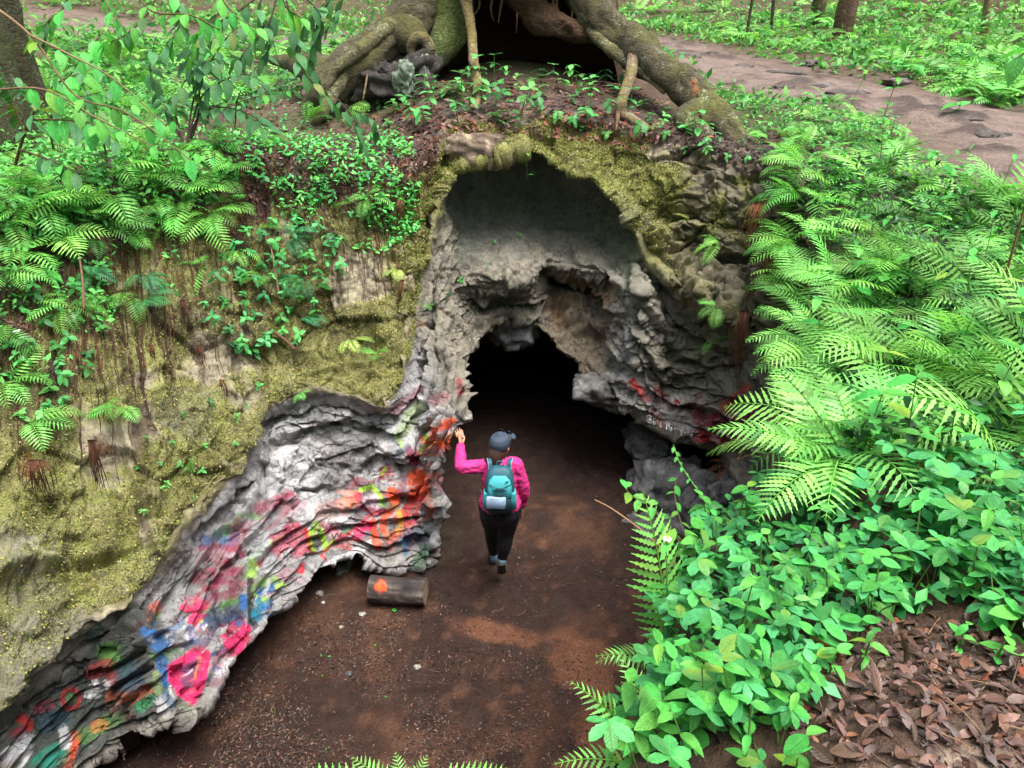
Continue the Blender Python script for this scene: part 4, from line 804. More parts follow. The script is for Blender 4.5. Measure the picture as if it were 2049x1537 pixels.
lump('stone', W(790, 165, 8.85), (.42, .3, .26), 81, (.05, .042, .035), rough=.5, label='dark crumbly rock and earth under the left root arch', cat='rock')
lump('stone', W(812, 158, 8.55), (.12, .1, .17), 82, (.22, .27, .20), rough=.4, label='pale greenish stone standing under the left root arch', cat='rock')
lump('stone', W(845, 140, 8.7), (.07, .07, .15), 83, (.26, .28, .22), rough=.4, label='slim pale stone below the root knot', cat='rock')
for k_, (u, v, a, b, lab) in enumerate(((1385, 108, .34, .15, 'flat dark stone at the near edge of the path beside the right root'), (1490, 125, .28, .2, 'angular dark stone at the path edge below the bend'), (1575, 140, .5, .2, 'long flat grey stone slab in the middle of the path'), (1640, 168, .55, .16, 'low stone step across the path, left one'), (1700, 185, .45, .15, 'low stone step across the path, right one'), (1560, 172, .3, .14, 'small flat stone near the lower edge of the path'), (1880, 215, .35, .25, 'rounded dark stone at the right end of the path'), (1930, 235, .3, .2, 'pale flat stone at the right end of the path'), (1420, 100, .2, .14, 'small dark stone on the path near the tree root'), (1790, 160, .4, .18, 'dark stone on the far side of the path'), (1980, 270, .3, .22, 'greyish stone near the right view edge on the path'), (1620, 120, .3, .2, 'stone on the far edge of the path'))):
    p_, n__ = hit(u, v); lump('path_stone', p_ + Vector((0, 0, .02)), (a * .55, b * .7, .055), 100 + k_, (.10, .078, .068) if k_ % 3 else (.15, .12, .105), rough=.35, rot=(0, 0, -.4 + .1 * k_), n=30, label=lab, cat='stone')
# ------------------------------------------------------------------ leaves, fronds, plants
M['moss'] = mat_leaf('moss_tuft', (.30, .30, .085), var=.2, trans=.2, rough=.8, spec=.2)
def blade(L, Wd, n=6, fold=.18, curl=.25, teeth=0.0, shape=.42, tipp=1.0, base=.04):
    """leaf along +X: mid-rib and two folded halves; returns verts, quads"""
    t = np.linspace(0, 1, n + 1); w = np.sin(np.pi * t ** (math.log(.5) / math.log(shape))) ** tipp * Wd * .5; w = np.maximum(w, Wd * base * (1 - t))
    if teeth: w = w * (1 - teeth * (np.arange(n + 1) % 2)); 
    x = L * t * (1 - .12 * curl * t); z = -curl * L * t ** 2 * .5
    mid = np.stack([x, 0 * x, z], -1); off = fold * w
    lf = np.stack([x, w, z + off], -1); rt = np.stack([x, -w, z + off], -1)
    v = np.concatenate([lf, mid, rt]); m = n + 1; i = np.arange(n)
    return v, np.concatenate([np.stack([i, i + m, i + m + 1, i + 1], -1), np.stack([i + m, i + 2 * m, i + 2 * m + 1, i + m + 1], -1)])
def leafmesh(name, mat, L, Wd, n, *a, sc=(1, 1, 1)):
    v, f = blade(L, Wd, n, *a); me = mesh_np(name, v * np.array(sc), f, True, np.ones((len(v), 3)), M[mat]); m = n + 1; t = np.linspace(0, 1, m)
    lc = np.ones((3 * m, 4), np.float32); lc[:, 0] = np.concatenate([np.ones(m), np.zeros(m), np.ones(m)]); lc[:, 1] = np.tile(t, 3)
    at_ = me.color_attributes.new('Leaf', 'FLOAT_COLOR', 'POINT'); at_.data.foreach_set('color', lc.ravel()); return me
def xf(v, rz=0, ry=0, rx=0, s=1, t=(0, 0, 0)):
    m = np.array((Matrix.Rotation(rz, 3, 'Z') @ Matrix.Rotation(ry, 3, 'Y') @ Matrix.Rotation(rx, 3, 'X')))
    return (np.asarray(v) * s) @ m.T + np.asarray(t)
def rachis(n, phi0, phi1, seed, sway=.55):
    r = random.Random(seed); ph = np.linspace(phi0, phi1, n); sw = np.linspace(0, r.uniform(-sway, sway), n) ** 1
    d = np.stack([np.cos(ph) * np.cos(sw), np.cos(ph) * np.sin(sw), np.sin(ph)], -1) / (n - 1)
    return np.vstack([np.zeros(3), np.cumsum(d, 0)[:-1]]), d * (n - 1)
def pinna_mesh(n=7, teeth=.45, wd=.2): return blade(1, wd, n, .12, .35, teeth, .3, .9, .0)
def frond_data(phi0, phi1, pairs, seed, wd=.22, stalk=.16, detail=9, teeth=.5, pw=.17, fwd=.35, shape=.38):
    """unit-length frond; returns rachis points and a list of pinna transforms (pos, rot 3x3, length)"""
    n = 28; p, T = rachis(n, R(phi0), R(phi1), seed); r = random.Random(seed); L = []
    for k in range(pairs):
        s = stalk + (1 - stalk) * (k + .5) / pairs; i = s * (n - 1); a = int(i); f = i - a; b = min(a + 1, n - 1); pos = p[a] * (1 - f) + p[b] * f; t = T[a]
        q = (s - stalk) / (1 - stalk); ln = wd * (math.sin(math.pi * min(1, (q * .93 + .07)) ** (math.log(.5) / math.log(shape))) ** .8 + .05)
        up = np.array((0, 0, 1.0)); side = np.cross(up, t); side /= np.linalg.norm(side) + 1e-9; nrm = np.cross(t, side)
        for sg in (1, -1):
            d = side * sg + t * (fwd + .5 * q) + nrm * r.uniform(-.05, .12); d /= np.linalg.norm(d); yv = np.cross(nrm, d); yv /= np.linalg.norm(yv); zv = np.cross(d, yv)
            L.append((pos, np.stack([d, yv, zv], -1), ln * r.uniform(.9, 1.06)))
    return p, L
def frond_mesh(name, phi0, phi1, pairs, seed, mat, detail=9, teeth=.5, pw=.19, wd=.22, tint=(1, 1, 1), **kw):
    p, L = frond_data(phi0, phi1, pairs, seed, wd=wd, **kw); mb = MB()
    mb.tube(p, np.linspace(.009, .003, len(p)), 4, np.array((.75, .8, .5)) * tint, False)
    bv, bf = pinna_mesh(detail, teeth, pw)
    for pos, m, ln in L: mb.add((bv * ln * np.array((1, 1 if ln > .08 else .9, 1))) @ m.T + pos, bf, np.array(tint) * random.uniform(.88, 1.1))
    return mb.mesh(name, M[mat])
NEARF = [frond_mesh('frond', a, b, 16, 40 + i, 'fern', 9, .45, .125, wd=.29) for i, (a, b) in enumerate(((62, -35), (48, -50), (72, -10), (38, -65), (66, -60), (55, 0)))]
MIDF = [frond_mesh('frond', a, b, 13, 50 + i, 'fern', 5, .4, .17, wd=.28) for i, (a, b) in enumerate(((62, -30), (48, -30), (72, -5), (35, -60)))]
FARF = [frond_mesh('frond', a, b, 11, 60 + i, 'fern', 2, 0, .30, wd=.26) for i, (a, b) in enumerate(((60, -30), (45, -40)))]
YELF = [frond_mesh('frond', a, b, 14, 70 + i, 'fern_yellow', 5, .5, .24, wd=.26) for i, (a, b) in enumerate(((50, -30), (30, -50)))]
DRKF = [frond_mesh('frond', a, b, 15, 80 + i, 'fern_dark', 5, .5, .2, wd=.26) for i, (a, b) in enumerate(((55, -30), (40, -50)))]
DEDF = [frond_mesh('dead_frond', a, b, 13, 90 + i, 'fern_dead', 4, .4, .16, wd=.16) for i, (a, b) in enumerate(((20, -80), (0, -95)))]
def fern(base, size, n, lib, label, group=None, az=None, spread=math.pi, tilt=0.0, name='fern', cat='fern', jit=.2):
    t = empty(name, base, label=label, cat=cat, group=group); a0 = az if az is not None else random.uniform(0, 6.28)
    for k in range(n):
        o = obj(lib[0].name.split('.')[0], random.choice(lib), t)
        a = a0 + ((k + .5) / n * 2 - 1) * spread + random.uniform(-.2, .2)
        o.rotation_euler = (random.uniform(-.4, .4), tilt + random.uniform(-.3, .3), a); s = size * random.uniform(1 - jit, 1 + jit); o.scale = (s, s, s)
    return t
def zone(u, v, u0, v0, u1, v1, du, dv):
    """plain words for where in its patch a plant stands"""
    a = du[min(len(du) - 1, max(0, int((u - u0) / (u1 - u0) * len(du))))]; b = dv[min(len(dv) - 1, max(0, int((v - v0) / (v1 - v0) * len(dv))))]
    return b + ', ' + a
def inpoly(poly):
    us = [p[0] for p in poly]; vs_ = [p[1] for p in poly]
    while True:
        u, v = random.uniform(min(us), max(us)), random.uniform(min(vs_), max(vs_))
        if inside(poly, np.array([u]), np.array([v]))[0]: return u, v
def spots(poly, n, mind, tries=12):
    """surface points seen inside a polygon of the photo, kept apart by mind photo pixels"""
    L = []
    for _ in range(n * tries):
        if len(L) >= n: break
        u, v = inpoly(poly)
        if all((u - a) ** 2 + (v - b) ** 2 > mind * mind for a, b in L): L.append((u, v))
    ok = []
    for u, v in L:
        p = hit(u, v)[0]
        if not (p.z > 3.2 and p.y > 4 and float(path_dist(np.array([p.x]), np.array([p.y]))[0]) < .95): ok.append((u, v))
    return ok
def down_dir(nrm):
    return math.atan2(nrm.y, nrm.x)
# --- hero ferns: every pinna its own piece
def hero_fern(base, fronds, mat, label):
    t = empty('fern', base, label=label, cat='fern'); bv, bf = pinna_mesh(13, .55, .21); pm = mesh_np('pinna', bv, bf, True, np.ones((len(bv), 3)), M[mat])
    for k, (az, size, phi0, phi1, pairs, wd) in enumerate(fronds):
        p, L = frond_data(phi0, phi1, pairs, 200 + k + int(az * 10), wd=wd, stalk=.1); mb = MB(); mb.tube(p, np.linspace(.008, .0025, len(p)), 5, (.7, .8, .4), False)
        f = mb.build('frond', M[mat], t); f.rotation_euler = (0, 0, az); f.scale = (size,) * 3
        for pos, m, ln in L:
            o = obj('pinna', pm, f); o.matrix_local = Matrix.Translation(Vector(pos)) @ Matrix(m.tolist()).to_4x4() @ Matrix.Scale(ln, 4)
    return t
def at(u, v, dz=0.0):
    p, n = hit(u, v); return Vector((p.x, p.y, p.z + dz))
hero_fern(Vector(W(1335, 1330, 1.95)), [(1.95, .74, 80, 58, 20, .21), (1.2, .42, 60, 0, 15, .2), (3.1, .30, 30, -20, 14, .2), (3.6, .36, 55, -10, 15, .2)], 'fern', 'tall upright bright fern with a curled tip at the edge over the cave floor')
hero_fern(Vector(W(1330, 1560, 1.35)), [(2.5, .42, 50, 20, 18, .19), (1.9, .40, 58, 30, 18, .19), (2.9, .36, 30, -15, 16, .2), (1.2, .4, 60, 10, 16, .2)], 'fern', 'bright fern at the bottom edge under the broad leaved herb')
hero_fern(Vector(W(810, 1625, 1.18)), [(2.95, .40, 34, -30, 18, .22), (2.45, .22, 50, 0, 14, .24), (1.75, .16, 60, 15, 14, .24), (1.1, .16, 58, 10, 14, .24), (.35, .34, 32, -30, 17, .22)], 'fern', 'fern whose bright frond tips poke up at the bottom centre of the view')
hero_fern(at(1700, 940), [(2.9, .60, 42, -18, 22, .22), (2.3, .58, 58, -5, 22, .22), (3.6, .62, 40, -35, 22, .22), (1.4, .5, 62, 0, 20, .22)], 'fern', 'big bright fern fanning leftwards below the rusty dead frond')
hero_fern(at(1640, 700), [(3.1, .55, 40, -20, 21, .22), (2.5, .5, 55, -10, 20, .22), (3.7, .55, 25, -45, 20, .22), (1.9, .45, 60, 5, 20, .22)], 'fern', 'fern arching over the rim beside the mossy rock pillar')
# --- the fern bank right of the cave
fl1 = 'bright green fern in the dense fern bank along the right side of the cave'
bankpoly = [(1570, 420), (1680, 330), (1760, 330), (1870, 390), (2060, 430), (2060, 900), (1900, 930), (1740, 960), (1620, 960), (1640, 800), (1600, 640)]
for u, v in spots(bankpoly, 82, 36):
    p, n = hit(u, v); d = math.hypot(p.x, p.y); near = v > 520; sz = random.uniform(.34, .60)
    lab = ('large' if sz > .5 else 'middling' if sz > .42 else 'small') + ' right bank fern, ' + zone(u, v, 1570, 330, 2060, 960, ('beside the rock edge', 'midway across', 'toward the view edge', 'against the view edge'), ('below the path', 'upper part', 'middle', 'level with the person', 'above the creepers'))
    fern(p, sz, random.randint(4, 6), NEARF if near else MIDF, lab, 'ferns of the bank right of the cave', az=random.gauss(2.9, .9), spread=1.9, tilt=random.uniform(-.25, .2))
for i_, (u, v) in enumerate(spots(bankpoly, 14, 70)): fern(hit(u, v)[0] + Vector((0, 0, .05)), random.uniform(.25, .4), 2, DEDF, 'rusty dead fronds caught among the right bank ferns, ' + zone(u, v, 1570, 330, 2060, 960, ('by the rock edge', 'midway', 'at right'), ('near the path', 'upper part', 'lower part', 'above the creepers')), 'dead fronds in the right bank', name='dead_fern')
for u, v, az, s in ((1600, 410, 3.0, .5), (1580, 520, 3.0, .55), (1590, 590, 3.2, .5), (1600, 660, 3.0, .5), (1640, 760, 3.1, .5), (1605, 350, 2.9, .42)):
    p, n = hit(u, v); fern(p + Vector((0, 0, .03)), s, 5, NEARF, 'bright fern leaning out over the right rock edge, ' + {410: 'beside the red root fan', 520: 'second from the top', 590: 'above the long root beard', 660: 'beside the long root beard', 760: 'lowest, above the root curtain', 350: 'topmost, by the rim'}[v], 'ferns leaning out over the right rock edge', az=az, spread=.9, tilt=-.1)
bank2 = [(1560, 300), (1640, 200), (1830, 230), (1900, 330), (1850, 400), (1660, 340), (1570, 400)]
for u, v in spots(bank2, 34, 26):
    p, n = hit(u, v); fern(p, random.uniform(.22, .36), random.randint(4, 6), MIDF, 'small fern between footpath and fern bank, ' + zone(u, v, 1560, 200, 1900, 400, ('nearest the root', 'below the bend', 'toward the right'), ('next to the path', 'midway', 'by the dense bank')), 'small ferns beside the footpath')
# --- Virginia-creeper like palmate plants, leaflet by leaflet
LEAFLETS = [leafmesh('leaflet', 'creeper_v', 1, w, 10, fo, cu, .13, .58, .75) for w, fo, cu in ((.50, .14, .35), (.44, .28, .6), (.54, .06, .15), (.47, .35, -.1))]
def palmate_mesh(name, mat, nl=5, detail=5, wd=.5, teeth=.12):
    mb = MB()
    for k in range(nl):
        v, f = blade(1 if k == nl // 2 else random.uniform(.72, .95), wd, detail, .14, .3, teeth, .58, .8)
        mb.add(xf(v, (k - (nl - 1) / 2) * R(50 if nl == 5 else 72), random.uniform(-.05, .15)), f, np.ones(3) * random.uniform(.85, 1.12))
    return mb.mesh(name, M[mat])
def creeper(base, size, nleaf, label, group, split=True):
    t = empty('creeper_plant', base, label=label, cat='plant', group=group)
    for k in range(nleaf):
        a = random.uniform(0, 6.28); h = random.uniform(.06, .20); e = np.array((math.cos(a) * random.uniform(.02, .12), math.sin(a) * random.uniform(.02, .12), h))
        mb = MB(); mb.tube(np.array([(0, 0, -.02), e * np.array((.4, .4, .6)), e]), (.003, .0022, .0016), 4, (.8, .7, .5), False)
        lf2 = mb.build('leaf', M['stem'], t); r0 = random.uniform(0, 6.28); tl = random.uniform(-.3, .3)
        for q in range(5):
            o = obj('leaflet', random.choice(LEAFLETS), lf2); s = size * (1, .95, .95, .72, .72)[q] * random.uniform(.92, 1.05)
            o.location = e; o.rotation_euler = (tl * .5 + random.uniform(-.15, .15), random.uniform(-.1, .25) + tl, r0 + (0, 1, -1, 2.05, -2.05)[q] * R(50)); o.scale = (s,) * 3
    return t
cpoly = [(1330, 1120), (1420, 1050), (1520, 985), (1700, 985), (2060, 900), (2060, 1250), (1850, 1230), (1700, 1270), (1600, 1330), (1640, 1400), (1500, 1480), (1380, 1480), (1290, 1400), (1300, 1250)]
cl = 'five leaflet creeper plant in the leafy ground cover at lower right'
for u, v in spots(cpoly, 112, 36):
    p, n = hit(u, v); sz = random.uniform(.055, .102)
    lab = ('large' if sz > .098 else 'middling' if sz > .082 else 'small') + ' palmate creeper, ' + zone(u, v, 1290, 900, 2060, 1480, ('over the cave floor', 'left of the litter', 'above the litter', 'at the right view edge'), ('under the ferns', 'just below the ferns', 'mid cover', 'near the brown litter'))
    creeper(p, sz, random.choice((1, 2, 2)), lab, 'creeper plants of the lower right ground cover')
creeper(at(1590, 1330), .13, 1, 'large single palmate creeper leaf at the edge of the brown leaf litter', None)
creeper(at(1640, 1390), .10, 1, 'small palmate creeper leaf alone on the brown leaves, nearest the bare litter', None)
creeper(at(1420, 1250), .12, 2, 'bluish creeper leaf beside the tall fern stalk', None)
# --- broad-leaved herbs with opposite leaves
BROADS = [leafmesh('leaf', 'broad_v', 1, w, 10, fo, cu, .06, .40, .85) for w, fo, cu in ((.50, .16, .3), (.44, .3, .6), (.55, .08, .1), (.42, .4, .9))]
def herb(base, h, nodes, leaf, label, group=None, lean=(0, 0), flower=False, stemr=.004, name='leafy_herb'):
    t = empty(name, base, label=label, cat='plant', group=group)
    pts = catrom(np.array([(0, 0, -.03), (lean[0] * .3, lean[1] * .3, h * .4), (lean[0], lean[1], h)]), 8)
    mb = MB(); mb.tube(pts, np.linspace(stemr, stemr * .5, len(pts)), 6, (1, 1, 1), True); mb.build('stem', M['stem'], t)
    a = random.uniform(0, 3.1)
    for k in range(nodes):
        s = (k + 1) / nodes; p = pts[int(s * (len(pts) - 1))]; a += 1.57 + random.uniform(-.3, .3)
        for sg in (0, math.pi):
            o = obj('leaf', random.choice(BROADS), t); q = leaf * (.6 + .55 * math.sin(math.pi * min(s, .8))) * random.uniform(.8, 1.15); o.scale = (q,) * 3
            o.location = p; o.rotation_euler = (random.uniform(-.3, .3), random.uniform(-.45, .3), a + sg + random.uniform(-.2, .2))
    if flower:
        hd = pts[-1] + np.array((0, 0, .03)); mb = MB(); mb.tube(np.array([pts[-1], hd]), .0015, 4, (1, 1, 1), False); mb.build('flower_stalk', M['stem'], t)
        mb = MB(); mb.tube(np.array([hd - (0, 0, .004), hd + (0, 0, .006)]), .0055, 8, (1, 1, 1)); mb.build('flower_disc', M['yellow'], t)
        pv, pf = blade(.018, .013, 4, .1, .2, 0, .6, .6)
        for k in range(5):
            m2 = MB(); m2.add(xf(pv, 0, .2), pf); o = m2.build('petal', M['white'], t); o.location = hd; o.rotation_euler = (0, 0, k * 1.2566)
    return t
M['yellow'] = mat_plain('flower_yellow', (.75, .40, .04), .7); M['white'] = mat_plain('petal_white', (.8, .8, .82), .6)
herb(Vector(W(1290, 1545, 1.45)), .42, 4, .105, 'broad leaved herb with large pointed leaves reaching out over the cave floor at bottom', None, (-.08, .02), False, .005)
herb(Vector(W(1330, 1420, 1.85)), .75, 6, .085, 'tall thin herb with a white yellow flower beside the upright fern tip', None, (-.05, .12), True, .005)
herb(Vector(W(1470, 1500, 1.4)), .20, 3, .11, 'leafy herb with a small white flower above the brown litter', None, (.05, .05), True)
herb(at(1745, 1310), .12, 2, .09, 'herb seedling with drooping leaves rising from the brown leaf litter', None, (.04, 0))
herb(at(1880, 1220), .2, 3, .10, 'stout herb with long glossy leaves between creeper and litter at right', None, (.08, .05), False, .006)
herb(at(2010, 1270), .16, 3, .085, 'broad leaved herb at the right edge above the litter', None, (.05, .05))
hl = 'broad leaved herb mixed into the creeper ground cover at lower right'
for u, v in spots(cpoly, 46, 50) + spots([(1240, 1400), (1330, 1300), (1480, 1400), (1600, 1450), (1640, 1537), (1240, 1537)], 14, 44):
    hh = random.uniform(.12, .26); lab = ('tall' if hh > .19 else 'low') + ' broad leaved herb, ' + zone(u, v, 1240, 900, 2060, 1537, ('over the cave floor', 'left of the litter', 'above the litter', 'at the right view edge'), ('under the ferns', 'mid cover', 'near the brown litter', 'at view bottom'))
    herb(hit(u, v)[0], hh, random.randint(2, 4), random.uniform(.05, .095), lab, 'broad leaved herbs of the lower right ground cover', (random.uniform(-.06, .04), random.uniform(-.03, .05)))
lowp = [(1190, 1430), (1330, 1330), (1560, 1430), (1660, 1570), (1190, 1570)]
for u, v in spots(lowp, 22, 42):
    hh = random.uniform(.10, .24); herb(hit(u, v)[0], hh, random.randint(2, 4), random.uniform(.055, .095), ('tall' if hh > .17 else 'low') + ' leafy herb along the bottom edge, ' + zone(u, v, 1190, 1330, 1660, 1570, ('over the cave floor', 'in the middle', 'beside the brown litter'), ('upper', 'lower')), 'leafy herbs along the bottom edge', (random.uniform(-.06, .04), random.uniform(-.03, .05)))
for u, v in spots(lowp, 12, 60):
    p, n = hit(u, v); creeper(p, random.uniform(.05, .085), 2, 'palmate creeper along the bottom edge, ' + zone(u, v, 1190, 1330, 1660, 1570, ('over the cave floor', 'in the middle', 'beside the brown litter'), ('upper', 'lower')), 'creepers along the bottom edge')
for u, v in spots(bankpoly, 34, 50):
    herb(hit(u, v)[0], random.uniform(.25, .5), random.randint(3, 5), random.uniform(.08, .13), 'leafy herb among ferns of the right bank, ' + zone(u, v, 1570, 330, 2060, 960, ('by the rock edge', 'midway', 'at right'), ('near the path', 'upper part', 'beside the cave', 'above the creepers')), 'herbs among the ferns of the right bank', (random.uniform(-.1, .05), 0))
# --- small herbs: one foliage mesh and one stem mesh each
def small_lib(mat, n, nl, size, wd, seed):
    out = []
    for i in range(n):
        r = random.Random(seed + i); mb = MB(); h = r.uniform(.05, .14)
        sm = MB(); sm.tube(np.array([(0, 0, -.02), (r.uniform(-.02, .02), r.uniform(-.02, .02), h)]), (.003, .0015), 4, (1, 1, 1), False)
        for k in range(nl):
            v, f = blade(size * r.uniform(.7, 1.15), size * wd, 3, .15, .35, 0, .45, .8); z = h * (1 - .6 * (k // 3) / max(1, nl // 3))
            mb.add(xf(v, k * 2.1 + r.uniform(-.4, .4), r.uniform(-.4, .35), 0, 1, (0, 0, z)), f, np.ones(3) * r.uniform(.75, 1.2))
        out.append((mb.mesh('foliage', M[mat]), sm.mesh('stem', M['stem'])))
    return out
SMALL = small_lib('herb', 5, 7, .06, .5, 300); SMALLB = small_lib('creeper', 4, 6, .055, .45, 320); BIGH = small_lib('broad', 4, 7, .10, .55, 340)
def small(base, nrm, lib, label, group, s=1.0, name='small_herb'):
    t = empty(name, base, label=label, cat='plant', group=group); up = (Vector((0, 0, 1)) * .7 + nrm * .6).normalized()
    q = up.to_track_quat('Z', 'Y') @ Quaternion((0, 0, 1), random.uniform(0, 6.28)); t.rotation_mode = 'QUATERNION'; t.rotation_quaternion = q
    s *= random.uniform(.7, 1.3); t.scale = (s, s, s); f, st = random.choice(lib); obj('foliage', f, t); obj('stem', st, t); return t
WHERE = ('left', 'centre', 'right'); WHEREV = ('back', 'mid', 'front')
def sow(poly, n, mind, lib, label, group, s=1.0, name='small_herb'):
    us = [q[0] for q in poly]; vv = [q[1] for q in poly]
    for u, v in spots(poly, n, mind):
        p, nn = hit(u, v); small(p, nn, lib, label + ', ' + zone(u, v, min(us), min(vv), max(us), max(vv), WHERE, WHEREV), group, s, name)
def sowstuff(poly, n, size, mat, cols, h, name='leafy_cover', wd=.5):
    p_ = np.array([tuple(hit(*inpoly(poly))[0]) for _ in range(n)]); k = (path_dist(p_[:, 0], p_[:, 1]) > 1.0) | (p_[:, 2] < 3.2); p_ = p_[k]; p_ += RNG.normal(0, .07, p_.shape) * (1, 1, 0)
    lum = np.clip(fbm(p_ * 1.6, 3, 150) * 1.4 + .6, .1, 1.2); p_[:, 2] += RNG.uniform(.01, 1, len(p_)) * h * lum
    scatter_stuff(name, p_, size, wd, mat, cols, .55)
_later = []
sow([(430, 200), (640, 180), (730, 250), (830, 300), (840, 370), (760, 440), (640, 430), (520, 380), (430, 300)], 62, 20, SMALLB, 'small dark leaved herb on the littered rim left of the cave', 'small herbs on the rim left of the cave', 1.05)
sow([(720, 200), (850, 170), (960, 150), (1240, 150), (1300, 200), (1420, 290), (1250, 290), (1050, 260), (900, 250), (780, 260)], 62, 19, SMALL, 'small bright herb on the leafy slope between the tree roots', 'small herbs between the tree roots', 1.9)
sow([(480, 480), (620, 440), (700, 500), (680, 600), (560, 720), (440, 720), (400, 620)], 60, 22, SMALLB, 'small rosette herb clinging to the mossy bank left of the cave', 'small herbs clinging to the mossy bank', 1.3, 'rosette_herb')
sow([(0, 470), (120, 440), (220, 560), (190, 760), (80, 880), (0, 800)], 46, 28, SMALL, 'leafy herb hanging on the upper left of the mossy bank', 'herbs on the upper left of the mossy bank', 1.25, 'bank_herb')
sow([(1300, 260), (1560, 240), (1640, 300), (1600, 380), (1500, 330), (1380, 310)], 30, 24, SMALL, 'small herb on the dark rim right of the tree root', 'small herbs on the rim right of the tree root')
sow([(1430, 190), (1600, 190), (1850, 230), (1750, 300), (1560, 260)], 30, 24, SMALL, 'low herb at the near edge of the footpath', 'low herbs at the near edge of the footpath', 1.4)
sow([(0, 230), (250, 200), (430, 250), (470, 380), (330, 480), (0, 500)], 40, 28, SMALL, 'low herb on the left rim under the sapling', 'low herbs on the left rim', 1.3)
sow([(100, 60), (640, 60), (640, 190), (430, 230), (100, 230)], 34, 30, SMALL, 'low herb on the forest floor left of the tree', 'low herbs left of the tree', 1.7)
sow([(820, 640), (900, 560), (1000, 460), (1060, 470), (1030, 500), (880, 620)], 5, 40, SMALL, 'tiny herb sprouting from the bare grey rock of the alcove', 'tiny herbs on the grey alcove rock', .6)
sow([(250, 900), (420, 800), (520, 760), (460, 960), (300, 1050)], 16, 40, SMALL, 'tiny herb on the lower mossy bank', 'tiny herbs on the lower mossy bank', .6)
edgep = [(1640, 1270), (1760, 1250), (1880, 1230), (2060, 1230), (2060, 1340), (1860, 1300), (1740, 1330), (1650, 1390), (1600, 1420), (1580, 1360)]
for u, v in spots(edgep, 16, 44):
    herb(hit(u, v)[0], random.uniform(.06, .14), random.randint(1, 3), random.uniform(.045, .075), 'low leafy herb on the margin between creepers and brown litter, ' + zone(u, v, 1580, 1230, 2060, 1420, ('left end', 'middle', 'right end'), ('upper', 'lower')), 'herbs on the margin of the litter')
for u, v in spots(cpoly, 40, 56): small(hit(u, v)[0], hit(u, v)[1], random.choice((SMALL, SMALLB)), 'small leaved sprig poking through the creeper cover, ' + zone(u, v, 1290, 900, 2060, 1480, ('over the cave floor', 'left of the litter', 'above the litter', 'at right'), ('under the ferns', 'middle', 'near the litter')), 'small sprigs in the creeper cover', 1.0, 'sprig')
# larger-leaved plants on the left
for u, v, s, lab in ((480, 560, 1.0, 'pale broad leaved plant in the middle of the mossy bank'), (140, 440, 1.3, 'big leaved plant on the left rim below the drooping fern'), (90, 560, 1.2, 'lobed leaf plant at the left edge of the mossy bank'), (330, 430, .8, 'broad leaved sprig at the top of the mossy bank under the fern')):
    p, nn = hit(u, v); small(p, nn, BIGH, lab, None, s * 1.3, 'broad_plant')
# --- ferns on the left
lfn = 'bright fern on the left rim above the mossy bank'
for u, v in spots([(0, 180), (120, 190), (330, 250), (470, 330), (460, 430), (330, 450), (160, 470), (0, 560)], 44, 38):
    p, nn = hit(u, v); fern(p, random.uniform(.32, .52), random.randint(4, 6), MIDF, 'bright fern on the left rim, ' + zone(u, v, 0, 180, 470, 520, ('at the view edge', 'below the hanging branch', 'under the sapling'), ('farther back', 'in the middle', 'on the brink')), 'ferns on the left rim', az=random.gauss(-.9, .9), spread=1.6)
for u, v in spots([(60, 40), (640, 20), (700, 60), (600, 150), (420, 220), (90, 230)], 64, 32):
    p, nn = hit(u, v); fern(p, random.uniform(.4, .65), 5, FARF, 'fern behind the sapling, ' + zone(u, v, 60, 20, 700, 200, ('by the left trunks', 'left of the sapling', 'right of the sapling', 'near the big root'), ('far back', 'midway', 'close to the rim')), 'ferns behind the sapling at upper left')
for u, v in spots([(0, 420), (480, 330), (720, 430), (660, 560), (320, 590), (120, 640), (0, 760)], 26, 52):
    p, nn = hit(u, v); fern(p, random.uniform(.2, .38), random.randint(3, 5), random.choice((MIDF, MIDF, DRKF)), 'fern hanging on the upper mossy bank, ' + zone(u, v, 0, 330, 720, 760, ('at the view edge', 'left part', 'centre', 'toward the alcove'), ('right under the rim', 'upper', 'middle')), 'ferns hanging on the upper mossy bank', az=down_dir(nn), spread=1.2, tilt=.3)
